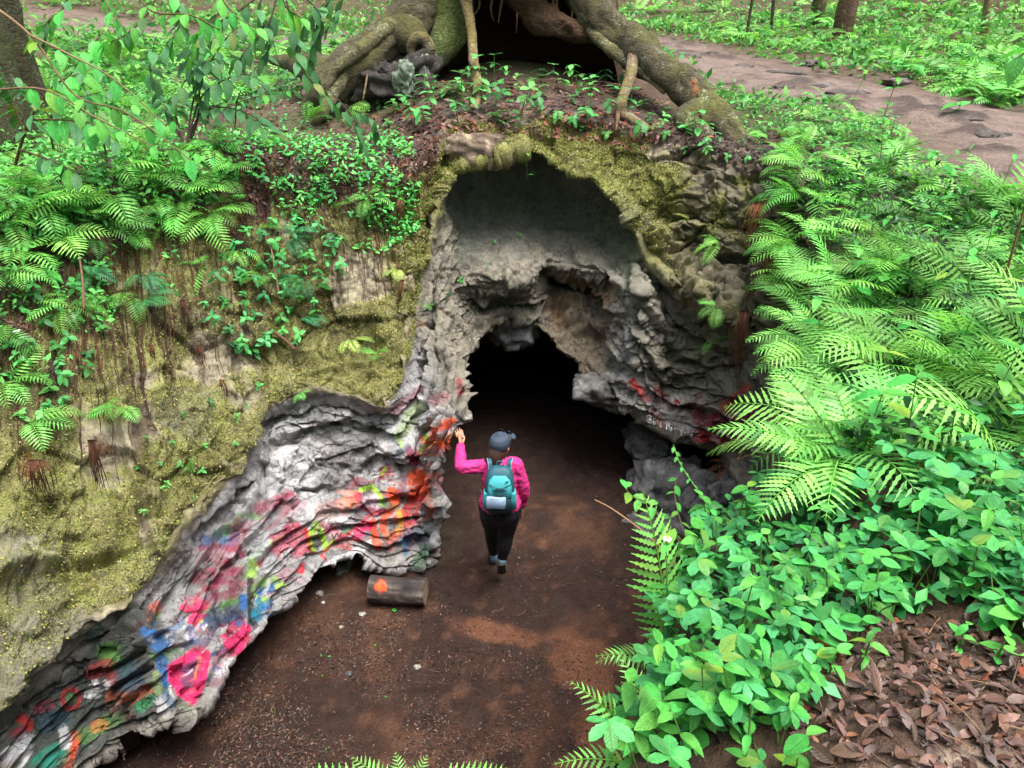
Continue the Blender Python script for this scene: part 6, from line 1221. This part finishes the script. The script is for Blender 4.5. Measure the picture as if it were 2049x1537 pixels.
fuse('shirt', [loft([hip + (0, -.01, .03), hip + (0, -.012, .07), hip * .62 + sho * .38, hip * .25 + sho * .75, sho + (0, -.005, .0), sho + (0, .0, .05)], np.array((.184, .178, .15, .158, .152, .066)), np.array((.133, .128, .108, .115, .092, .056)), 28)] + larm(.006, .97) + rarm(.006, .97), M['pink'], person, .007, 3, fold=.008)
fuse('leggings', [loft([hip + (0, 0, -.12), hip + (0, -.015, -.05), hip + (0, -.012, .05)], (.15, .182, .174), (.12, .140, .124), 26)] + legs(.004, .93), M['black'], person, .008, 4, fold=.004)
for A_n, K_n, nm in ((RA, RK, 'sock'), (LA, LK, 'sock')): fuse(nm, [loft([A_n * .72 + K_n * .28, A_n * .9 + K_n * .1, A_n + (0, .005, -.03)], (.049, .044, .042), (.052, .048, .046), 16)], M['navy'], person, .006, 1)
def shoe(ank, d, up):
    d = np.asarray(d, float); d /= np.linalg.norm(d); up = np.asarray(up, float); up = up - d * np.dot(up, d); up /= np.linalg.norm(up); o = ank - up * .05 - d * .055
    t = fuse('shoe', [loft([o + up * .04, o + d * .04 + up * .035, o + d * .12 + up * .025, o + d * .19 + up * .01, o + d * .225 + up * .004], (.036, .042, .044, .046, .03), (.045, .05, .042, .030, .018), 18, up), loft([o + d * .035 + up * .05, ank + d * .0 + up * .02], (.044, .046), (.05, .052), 16, d)], M['shoe'], person, .007, 2)
    fuse('sole', [loft([o - d * .004 - up * .008, o + d * .10 - up * .010, o + d * .18 - up * .012, o + d * .235 - up * .004], (.037, .040, .048, .032), (.016, .015, .014, .012), 16, up)], M['sole'], t, .006, 1)
    fuse('heel_counter', [loft([o - d * .004 + up * .02, o - d * .002 + up * .055], (.034, .030), (.014, .012), 12, d)], M['heel'], t, .005, 1)
    return t
shoe(RA, np.array((-.01, .42, -.9)), (0, .9, .42)); shoe(LA, (0, 1, -.08), (0, .1, 1))
fuse('hair', [loft([hd(0, -.05, .03), hd(-.01, -.085, -.03), hd(-.02, -.10, -.085), hd(-.03, -.09, -.13), hd(-.04, -.085, -.16)], (.06, .075, .085, .075, .03), (.055, .06, .06, .05, .02), 18, fdir), loft([hd(-.05, -.02, .02), hd(-.062, -.04, -.06), hd(-.07, -.05, -.12)], (.03, .035, .02), (.05, .05, .03), 12, fdir), loft([hd(.052, -.03, .02), hd(.05, -.06, -.05)], (.022, .03), (.04, .03), 12, fdir)], M['hair'], person, .008, 1)
cap = fuse('cap', [loft([hd(0, -.01, .03), hd(0, -.012, .07), hd(0, -.012, .105), hd(0, -.012, .128)], (.088, .088, .072, .03), (.106, .104, .085, .035), 26, fdir)], M['cap'], person, .006, 2)
bv2 = []; 
for i in range(7):
    a = np.linspace(-1.15, 1.15, 13); rr = i / 6; yy = .062 + .042 * 0 + (.035 + .085 * rr) * np.cos(a) ** .7; xx = np.sin(a) * (.082 + .004 * rr)
    bv2.append([hd(x, y, .052 - .018 * rr - .30 * x * x * 10 * .1) for x, y in zip(xx, yy)])
bv2 = np.array(bv2).reshape(-1, 3); mb = MB(); mb.add(bv2, grid_faces(7, 13)); mb.add(bv2 - (0, 0, .006), grid_faces(7, 13)[:, ::-1]); mb.build('cap_brim', M['cap'], cap)
for sx in (-1, 1):
    e = hd(.03 * sx, .083, .028); mb = MB(); mb.tube(np.array([e - fdir * .006, e, e + fdir * .004]), (.010, .010, .005), 10, (2.2, 2.2, 2.2)); mb.build('eye', M['white'], person)
sg = empty('sunglasses', Vector(p0 + hd(.012, .06, .118)), label='black sunglasses pushed up on the grey cap of the walking person', cat='sunglasses')
rgt = np.array((fdir[1], -fdir[0], 0))
for sx in (-1, 1):
    mb = MB(); c = rgt * .033 * sx; t = np.linspace(0, 2 * np.pi, 14, endpoint=False); ring = np.array([c + rgt * .028 * math.cos(a) + np.array((0, 0, .02)) * math.sin(a) - fdir * .012 * math.sin(a) for a in t])
    mb.add(np.vstack([ring, c[None] + fdir * .005]), np.array([(j, (j + 1) % 14, 14) for j in range(14)])); mb.tube(np.vstack([ring, ring[:1]]), .003, 5, (1, 1, 1), False); mb.build('lens', M['gloss'], sg)
    mb = MB(); mb.tube(np.array([c + rgt * .028 * sx, c + rgt * .045 * sx - fdir * .05 - (0, 0, .02), c + rgt * .06 * sx - fdir * .10 - (0, 0, .045)]), .0025, 5); mb.build('temple', M['gloss'], sg)
# backpack
up = (sho - hip) / np.linalg.norm(sho - hip); bk_ = np.array((0, -1.0, 0)); bk_ = bk_ - up * np.dot(bk_, up); bk_ /= np.linalg.norm(bk_); rx_ = np.array((1.0, 0, 0))
pc0 = W(1000, 978, 4.84)
pack = empty('backpack', Vector(pc0), label='teal and turquoise hiking backpack on the back of the person in pink', cat='backpack')
def pk(x, y, z): return rx_ * x + bk_ * y + up * z
def sbox(rings, n=28, e=.55):
    """superellipse sections: (z, half width, half depth, y offset)"""
    th = np.linspace(0, 2 * np.pi, n, endpoint=False); c, s = np.cos(th), np.sin(th); X = np.sign(c) * np.abs(c) ** e; Y = np.sign(s) * np.abs(s) ** e; v = []
    for z, w, d, y in rings: v += [pk(w * a, y + d * b, z) for a, b in zip(X, Y)]
    v = np.array(v); m = MB(); m.add(v, grid_faces(len(rings), n, True)); 
    for i in (0, len(rings) - 1): m.add(np.vstack([v[i*n:(i+1)*n], v[i*n:(i+1)*n].mean(0)]), np.array([(j, (j + 1) % n, n) for j in range(n)]))
    return m
sbox([(-.205, .075, .05, 0), (-.20, .105, .075, 0), (-.16, .122, .085, 0), (-.05, .128, .088, 0), (.06, .122, .082, 0), (.14, .108, .07, -.005), (.185, .085, .05, -.012), (.205, .045, .025, -.015)]).build('main_sack', M['teal'], pack)
sbox([(-.03, .09, .02, .085), (-.02, .098, .03, .085), (.06, .100, .034, .078), (.12, .085, .03, .066), (.155, .05, .015, .05)]).build('front_panel', M['turq'], pack)
sbox([(-.19, .075, .015, .07), (-.18, .09, .028, .078), (-.10, .095, .032, .085), (-.04, .092, .028, .088), (-.03, .08, .01, .088)]).build('front_pocket', M['dteal'], pack)
for sx in (-1, 1):
    m = sbox([(-.17, .02, .04, 0), (-.16, .028, .055, .01), (-.06, .030, .06, .02), (-.0, .02, .05, .025)]); o = m.build('side_pocket', M['turq'], pack); o.location = Vector(pk(.112 * sx, .01, 0))
    st = np.array([pk(.075 * sx, -.03, .17), pk(.082 * sx, -.05, .215), pk(.09 * sx, -.10, .225), pk(.095 * sx, -.19, .18)]); m = MB(); m.tube(catrom(st, 6), .02, 10, (1, 1, 1), True, sq=(1, .35)); o = m.build('shoulder_strap', M['teal'], pack)
    m = MB(); m.tube(catrom(st + pk(.016 * sx, .004, .007), 6), .0035, 5); m.build('strap_piping', M['pouch'], o)
    m = MB(); m.tube(np.array([pk(.03 * sx, .02, -.20), pk(.032 * sx, .025, -.225)]), .006, 6); m.build('lash_loop', M['turq'], pack)
    for q in range(3):
        m = MB(); m.tube(catrom(np.array([pk(.095 * sx, .095, .10 - .06 * q), pk(.0, .128, .07 - .06 * q), pk(-.095 * sx, .095, .04 - .06 * q)]), 6), .0028, 5); m.build('bungee_cord', M['dteal'], pack)
m = sbox([(-.052, .074, .012, .131), (-.046, .08, .016, .131), (.0, .082, .019, .133), (.046, .08, .016, .128), (.052, .074, .010, .127)], 28, .4); o = m.build('pale_pouch', M['pouch'], pack); o.location = Vector(pk(-.03, 0, -.055)); o.rotation_euler = (0, R(3), 0); o['label'] = 'pale blue rectangular pouch strapped on the back'
m = sbox([(.0, .055, .006, .118), (.03, .05, .006, .115), (.07, .03, .006, .105)]); m.build('flap_top', M['teal'], pack)
m = MB(); m.tube(catrom(np.array([pk(-.03, -.03, .20), pk(-.02, -.035, .235), pk(.02, -.035, .235), pk(.03, -.03, .20)]), 6), .006, 6); m.build('haul_loop', M['teal'], pack)
m = MB(); m.tube(catrom(np.array([pk(.045, .10, .11), pk(.06, .105, .13), pk(.07, .095, .12)]), 4), .004, 5); m.build('zip_pull', M['dteal'], pack)

# ------------------------------------------------------------------ chalk writing on the right wall (white strokes laid on the rock)
GL = {'@': [[(.75, .35), (.55, .65), (.35, .5), (.4, .3), (.7, .35), (.75, .6)], [(.75, .6), (.95, .3), (.8, .05), (.3, 0), (.02, .3), (.1, .8), (.5, 1.0), (.9, .85)]],
      '6': [[(.75, .95), (.3, .75), (.1, .3), (.35, 0), (.75, .15), (.7, .45), (.2, .4)]], 'i': [[(.5, .6), (.5, .0)], [(.5, .85), (.52, .9)]],
      'd': [[(.75, .5), (.4, .6), (.15, .3), (.4, 0), (.75, .2)], [(.8, 1.0), (.78, 0)]], "'": [[(.5, 1), (.45, .75)]], 'M': [[(.05, 0), (.15, 1), (.45, .4), (.75, 1), (.95, 0)]],
      'o': [[(.5, .6), (.15, .35), (.45, 0), (.8, .3), (.5, .6)]], 'r': [[(.3, .6), (.3, 0)], [(.3, .45), (.6, .62), (.8, .55)]], 'z': [[(.15, .6), (.8, .6), (.2, 0), (.85, 0)]],
      'h': [[(.2, 1), (.2, 0)], [(.2, .45), (.55, .6), (.75, .4), (.75, 0)]], 'l': [[(.5, 1), (.5, 0)]], 's': [[(.75, .55), (.3, .6), (.3, .35), (.7, .25), (.6, 0), (.15, .05)]]}
M['chalk'] = mat_plain('chalk', (.75, .76, .8), .8)
wr_m = MB(); txt = "@6id'Morizhid"; x0, y0, x1, y1 = 1294, 838, 1388, 872
for k, ch in enumerate(txt):
    f = 0 if k == 0 else (k + .75) / (len(txt) + .75); bu, bv = x0 + (x1 - x0) * f, y0 + (y1 - y0) * (f ** .9); w, h = (11, 15) if ch == '@' else ((6.5, 15) if ch in "M6" else (5.6, 13)); 
    for stv in GL[ch]:
        pts = []
        for (a, b) in stv:
            pts.append(hitfront(bu + a * w, bv - b * h + 6 + a * w * .36))
        if len(pts) > 1: wr_m.tube(np.array(pts), .0048, 5)
wr_m.build('chalk_writing', M['chalk'], cavew)
# ------------------------------------------------------------------ sapling, overhanging branches, vines, stalks, hanging roots
def limb(pts, r0, r1, mat='twig', c=(1, 1, 1), seg=6, sub=8):
    p = catrom(np.array(pts), sub); m = MB(); m.tube(p, np.linspace(r0, r1, len(p)), seg, c, True); return m, p
LFV = []
for i, (w, mt) in enumerate(((.5, 'shrub_v'), (.42, 'shrub_v'), (.5, 'broad_v'))):
    LFV.append(leafmesh('leaf', mt, 1, w, 8, .2, .45, 0, .42, .9))
def leafy(parent, path, n, size, meshes, seed, both=True, droop=.5, t0=.25):
    r = random.Random(seed)
    for k in range(n):
        s = t0 + (1 - t0) * (k + .5) / n; p = path[int(s * (len(path) - 1))]; d = path[min(len(path) - 1, int(s * (len(path) - 1)) + 1)] - path[max(0, int(s * (len(path) - 1)) - 1)]; az = math.atan2(d[1], d[0])
        o = obj('leaf', r.choice(meshes), parent); o.location = p; o.rotation_euler = (r.uniform(-.5, .5), droop + r.uniform(-.4, .4), az + (1 if k % 2 else -1) * r.uniform(.5, 1.2)); q = size * r.uniform(.7, 1.25); o.scale = (q,) * 3
def shrub(base, stems, label, leaf, nl, name='sapling', cat='sapling', meshes=None, r0=.012, c=(.35, .3, .3), droop=.5):
    t = empty(name, base, label=label, cat=cat); b = np.array(t.location)
    for i, pts in enumerate(stems):
        m, p = limb(np.array(pts) - b, r0 if i == 0 else r0 * .7, .002, 'twig', c); br = m.build('branch', M['twig'], t); leafy(br, p, nl, leaf, meshes or LFV[:2], i * 7 + 3, droop=droop)
    return t
B0 = at(372, 300)
def S(*a): return [W(*t) for t in a]
shrub(B0, [[B0] + S((395, 240, 7.2), (398, 160, 7.1), (385, 120, 7.0), (410, 60, 6.9)), [B0] + S((350, 220, 7.2), (360, 180, 7.1), (400, 130, 7.0), (470, 110, 6.8)), [B0] + S((400, 200, 7.1), (450, 160, 6.8), (500, 150, 6.6), (540, 190, 6.4)), [B0] + S((390, 190, 7.1), (430, 110, 6.9), (470, 60, 6.8), (520, 40, 6.7)), [B0] + S((400, 230, 7.1), (450, 215, 6.8), (510, 235, 6.6), (540, 270, 6.5)), [B0] + S((340, 230, 7.2), (320, 190, 7.1), (300, 140, 7.0), (310, 80, 6.9))], 'dark leaved sapling with thin black stems on the left rim', .17, 16, r0=.014)
shrub(Vector(W(560, -40, 6.4)), [S((560, -40, 6.4), (540, 40, 6.2), (500, 90, 6.0), (470, 130, 5.9)), S((560, -40, 6.4), (590, 60, 6.3), (600, 130, 6.2), (650, 190, 6.2), (720, 260, 6.3)), S((560, -40, 6.4), (640, 30, 6.4), (620, 120, 6.4), (640, 200, 6.4)), S((560, -40, 6.4), (480, 20, 6.1), (430, 50, 6.0), (380, 100, 5.9))], 'hanging spray of dark drooping leaves above the left rim', .15, 15, 'branch_spray', 'branch', r0=.01, droop=.8)
shrub(Vector(W(690, 320, 6.4)), [S((650, 170, 6.9), (690, 215, 6.7), (715, 250, 6.6), (728, 300, 6.5)), S((690, 215, 6.7), (740, 235, 6.6), (750, 270, 6.6))], 'small dull green leaf spray hanging at the foot of the left root', .10, 12, 'branch_spray', 'branch', r0=.006, droop=.9)
shrub(Vector(W(-40, 20, 3.6)), [S((-60, -20, 3.6), (60, 70, 3.5), (150, 190, 3.4), (260, 230, 3.3), (420, 350, 3.2)), S((60, 70, 3.5), (140, 110, 3.4), (230, 160, 3.3), (330, 250, 3.2)), S((-20, 180, 3.5), (90, 180, 3.4), (200, 240, 3.3), (320, 300, 3.2))], 'pale twig branch with scattered large leaves hanging in from the upper left corner', .085, 11, 'branch', 'branch', [LFV[2]], .007, (1.6, 1.4, 1.1), .6)
shrub(Vector(W(250, -60, 3.4)), [S((250, -60, 3.4), (300, 20, 3.3), (380, 30, 3.2), (440, 60, 3.2)), S((420, -40, 3.3), (470, 30, 3.2), (520, 60, 3.2)), S((560, -60, 3.3), (570, 10, 3.2), (610, 40, 3.2)), S((180, -60, 3.4), (215, 10, 3.3), (250, 60, 3.2))], 'bright leafy twigs dipping in along the top left edge', .075, 9, 'branch', 'branch', [LFV[2]], .005, (1, .9, .7), .8)
shrub(Vector(W(2080, 120, 3.0)), [S((2090, 90, 3.0), (2060, 100, 3.0), (2030, 120, 3.0))], 'bright leaf tip entering at the right edge above the path', .12, 2, 'branch', 'branch', [LFV[2]], .004)
shrub(Vector(W(30, 330, 4.3)), [S((30, 330, 4.3), (60, 240, 4.2), (110, 170, 4.1), (180, 140, 4.0)), S((50, 270, 4.2), (20, 190, 4.2), (-10, 120, 4.2)), S((60, 240, 4.2), (120, 240, 4.1), (190, 250, 4.0), (240, 290, 3.9)), S((40, 300, 4.25), (100, 320, 4.1), (160, 350, 4.0))], 'bushy sapling with broad leaves in front of the left edge trunk', .13, 13, 'sapling', 'sapling', LFV[1:], .009, (1, .9, .6), .4)
shrub(at(215, 330), [S((215, 330, 6.2), (205, 270, 6.1), (190, 210, 6.0), (150, 150, 5.9)), S((210, 290, 6.1), (240, 240, 6.0), (280, 200, 5.9)), S((205, 270, 6.1), (170, 250, 6.0), (130, 240, 5.9))], 'slender sapling with pale leaves between the left trunk and the dark sapling', .13, 12, 'sapling', 'sapling', [LFV[2], LFV[0]], .009, (1, .9, .6), .4)
shrub(Vector(W(330, -60, 5.0)), [S((330, -60, 5.0), (300, 20, 4.9), (250, 70, 4.8), (200, 90, 4.8)), S((330, -60, 5.0), (360, 40, 4.9), (330, 100, 4.8)), S((430, -60, 5.2), (440, 20, 5.1), (400, 70, 5.0), (370, 130, 5.0)), S((150, -60, 4.8), (130, 10, 4.7), (90, 50, 4.6), (80, 100, 4.6))], 'dense drooping leaf spray along the top left edge before the sapling', .12, 14, 'branch_spray', 'branch', LFV, .008, (.7, .6, .4), .7)
shrub(Vector(W(690, -70, 6.6)), [S((690, -70, 6.6), (660, 0, 6.5), (610, 50, 6.4), (580, 100, 6.4)), S((690, -70, 6.6), (680, 20, 6.6), (640, 80, 6.5), (620, 150, 6.5)), S((540, -60, 6.3), (520, 20, 6.2), (540, 80, 6.2), (520, 140, 6.2))], 'dark leaf spray hanging left of the big left root', .14, 13, 'branch_spray', 'branch', LFV[:2], .008, (.6, .5, .4), .8)
shrub(at(470, 250), [[at(470, 250)] + S((475, 200, 7.6), (500, 150, 7.5), (540, 110, 7.4)), [at(470, 250)] + S((450, 190, 7.6), (440, 130, 7.5), (420, 90, 7.4)), S((475, 205, 7.6), (530, 190, 7.5), (590, 180, 7.4))], 'small bright leaved bush right of the dark sapling', .11, 12, 'bush', 'bush', [LFV[2], LFV[0]], .008, (1, .9, .6), .3)
shrub(at(110, 300), [[at(110, 300)] + S((100, 250, 6.0), (120, 190, 5.9), (160, 120, 5.8), (210, 60, 5.7)), S((105, 240, 6.0), (60, 190, 5.9), (30, 150, 5.8)), S((120, 200, 5.9), (180, 190, 5.8), (250, 170, 5.7))], 'tall leafy bush right of the left edge trunk', .12, 14, 'bush', 'bush', LFV, .01, (1, .9, .6), .4)
shrub(at(300, 340), [[at(300, 340)] + S((310, 300, 6.4), (330, 260, 6.3), (350, 240, 6.2)), S((305, 310, 6.4), (270, 280, 6.3), (240, 270, 6.2)), S((310, 300, 6.4), (370, 300, 6.3), (430, 320, 6.2))], 'low broad leaved bush at the brink under the dark sapling', .10, 11, 'bush', 'bush', [LFV[2]], .007, (1, .9, .6), .4)
# trailing twig with small leaves over the cave floor, right
def vine(label, pts, n, leaf, r=.0035, c=(1, 1, 1), mat='twig', mesh=None, name='vine', droop=.2):
    b = pts[-1]; t = empty(name, Vector(b), label=label, cat=name.replace('_', ' ')); m, p = limb(np.array(pts) - np.array(b), r * .5, r, mat, c); st = m.build('stem', M[mat], t)
    if n: leafy(t, p, n, leaf, mesh or [LFV[2]], len(label), droop=droop, t0=.02)
    return t
vine('bare pale twig reaching left over the cave floor beside the white flower', S((1190, 1000, 2.9), (1230, 1022, 2.85), (1300, 1075, 2.75), (1360, 1140, 2.6), (1420, 1250, 2.4)), 0, .05, .006, (2.2, 1.7, 1.4), name='twig')
vine('thin trailing vine with narrow leaves over the dark boulders', S((1240, 955, 3.4), (1262, 990, 3.35), (1300, 1010, 3.2), (1340, 1060, 3.0), (1400, 1130, 2.8)), 12, .085, .004, (1, 1.1, .6))
vine('second trailing vine with few leaves right of the first one over the boulders', S((1355, 950, 3.6), (1350, 985, 3.5), (1358, 1030, 3.3), (1380, 1100, 3.0)), 7, .075, .0035, (1, 1.1, .6))
vine('upright green flower spike with whorls of buds before the dark boulder', S((1347, 890, 3.3), (1362, 930, 3.2), (1395, 980, 3.05), (1450, 1060, 2.85), (1490, 1120, 2.7)), 16, .035, .005, (.9, 1.4, .6), 'stem', name='flower_spike')
for lab, pts, r, c in (('long tan bare stalk arching over the foot of the right wall', S((1475, 920, 4.6), (1530, 850, 4.5), (1580, 815, 4.4), (1625, 795, 4.3)), .007, (2.6, 1.9, 1.0)), ('lower tan bare stalk reaching right from the rusty dead fern', S((1475, 920, 4.6), (1540, 895, 4.4), (1600, 880, 4.3), (1650, 870, 4.1)), .006, (2.6, 1.9, 1.0)), ('reddish bare stalk above the fern tips right of the boulders', S((1515, 960, 3.9), (1560, 945, 3.8), (1625, 935, 3.7), (1660, 925, 3.6)), .005, (1.8, .8, .5)),
    ('tall grey bare stem standing in front of the fern bank', S((1765, 680, 3.0), (1778, 780, 2.95), (1780, 880, 2.9), (1760, 1000, 2.8), (1768, 1090, 2.7)), .005, (1.6, 1.8, 1.3)), ('dark bare stem leaning at the right edge of the fern bank', S((2060, 380, 3.6), (2035, 470, 3.6), (2010, 560, 3.6), (1990, 640, 3.6)), .009, (1.4, 1.1, .7)), ('thin grey bare stem crossing the upper fern bank', S((1675, 590, 4.2), (1720, 620, 4.1), (1790, 665, 3.9), (1850, 740, 3.7)), .005, (1.4, 1.4, 1.2)),
    ('thin dead stem standing on the mossy bank at left', S((158, 510, 5.3), (165, 560, 5.2), (168, 620, 5.1)), .012, (1.8, 1.5, 1.3)), ('thin grey root running down the mossy bank centre', S((540, 480, 6.4), (550, 540, 6.2), (560, 600, 6.1)), .011, (1.7, 1.4, 1.2)), ('broken dark root lying slanted on the mossy bank right of centre', S((535, 655, 6.0), (570, 680, 5.92), (590, 700, 5.88)), .02, (.9, .7, .6))):
    vine(lab, pts, 0, .05, r, c, name='bare_stem')
def hroots(label, u0, v0, u1, v1, y, n, spread, r=.004, c=(1, 1, 1)):
    t = empty('hanging_roots', Vector(W(u0, v0, y)), label=label, cat='roots'); b = np.array(t.location)
    for k in range(n):
        a, e = random.gauss(0, 1) * spread * .5, random.gauss(0, 1) * spread; f = random.uniform(.55, 1.0); g = random.uniform(-.05, .12)
        pts = S((u0 + a, v0, y + g), (u0 + (u1 - u0) * .4 * f + a + e * .4 + random.uniform(-3, 3), v0 + (v1 - v0) * .4 * f, y - .05 + g), (u0 + (u1 - u0) * f + e, v0 + (v1 - v0) * f, y + g))
        m, p = limb(np.array(pts) - b, r * random.uniform(.6, 1.3), r * .3, 'rootlet', np.array(c) * random.uniform(.5, 1.5), 4, 5); m.build('root_strand', M['rootlet'], t)
hroots('brown curtain of hanging roots under the fern bank right of the wall', 1590, 800, 1565, 960, 4.95, 60, 26, .006, (.55, .5, .5))
hroots('long brown beard of fine roots hanging on the right wall', 1490, 620, 1462, 770, 5.75, 34, 10, .004, (.9, .8, .8))
hroots('reddish fan of rootlets hanging off the right rim', 1520, 405, 1500, 500, 6.2, 26, 14, .005, (1.4, 1.1, 1))
hroots('thin root strands hanging over the brown band right of the alcove', 1545, 500, 1500, 620, 5.9, 20, 16, .004, (.8, .7, .7))
hroots('small tuft of roots hanging from the lip over the alcove', 1150, 330, 1152, 385, 7.3, 6, 3, .004, (1.2, .9, .7))
hroots('brown root tuft on the mossy corner left of the alcove', 800, 400, 795, 450, 6.75, 14, 6, .005, (1, .8, .7))
hroots('dark dead root tuft under the yellow fern left of the alcove', 805, 560, 790, 650, 6.3, 16, 7, .004, (.7, .6, .6))
hroots('brown matted roots hanging on the slab at the left edge', 70, 920, 85, 1010, 3.9, 26, 22, .005, (.6, .5, .5))
hroots('dark wet root mat streak hanging on the left slab', 185, 880, 205, 1010, 4.25, 22, 8, .005, (.6, .5, .5))
for i, (u, v, L) in enumerate(((205, 540, 90), (245, 500, 110), (365, 600, 90), (395, 690, 70), (440, 760, 60), (300, 690, 60), (150, 700, 70))):
    p, n = hit(u, v); hroots(('narrow brown root streak on the mossy bank, ' + ('under the dead stem', 'right of the dead stem', 'below the rusty dead fern', 'mid slope', 'low near the painted hollow', 'above the lone pale fern', 'near the left herbs')[i]), u, v, u + 12, v + L, p.y - .05, 12, 5, .005, (.6, .5, .45))
vine('thin vine with one leaf hanging from the lip into the alcove', S((1052, 300, 7.35), (1054, 330, 7.35), (1056, 362, 7.38)), 3, .06, .003, (.8, 1.2, .6))
# white morning flowers at the left
for u, v, lab in ((28, 668, 'small white flower among the herbs at the left edge'), (62, 722, 'white trumpet flower lower down at the left edge')):
    p, n = hit(u, v); t = empty('flower', p + n * .06, label=lab, cat='flower'); pv, pf = blade(.03, .02, 4, .1, .2, 0, .6, .6)
    for k in range(5): m = MB(); m.add(xf(pv, 0, -.4), pf); o = m.build('petal', M['white'], t); o.rotation_euler = (0, 0, k * 1.2566)
    m = MB(); m.tube(np.array([(0, 0, 0), np.array(-n * .06)]), .002, 4); m.build('stalk', M['stem'], t)

# things of one patch that still read alike: say which is nearer or farther, left or right
_by = {}
for o in COL.objects:
    if o.parent is None and o.get('label') and o.get('group'): _by.setdefault((o['group'], o['label']), []).append(o)
for (g_, l_), L_ in _by.items():
    n_ = len(L_)
    if not 1 < n_ <= 9: continue
    def uvd(o): u, v, d = project(np.array(o.location)); return float(u), float(d)
    L_ = sorted(L_, key=lambda o: uvd(o)[1]); nr = 1 if n_ <= 3 else 2 if n_ <= 6 else 3; per = math.ceil(n_ / nr)
    for r in range(nr):
        row = sorted(L_[r * per:(r + 1) * per], key=lambda o: uvd(o)[0]); rw_ = {1: ('',), 2: ('nearer ', 'farther '), 3: ('nearest ', 'midway ', 'farthest ')}[nr][r]
        for k, o in enumerate(row):
            w_ = 'one' if len(row) == 1 else ('left', 'right')[k] if len(row) == 2 else ('left', 'middle', 'right')[k]
            t_ = l_ + ', ' + rw_ + w_
            if len(t_.split()) <= 16: o['label'] = t_
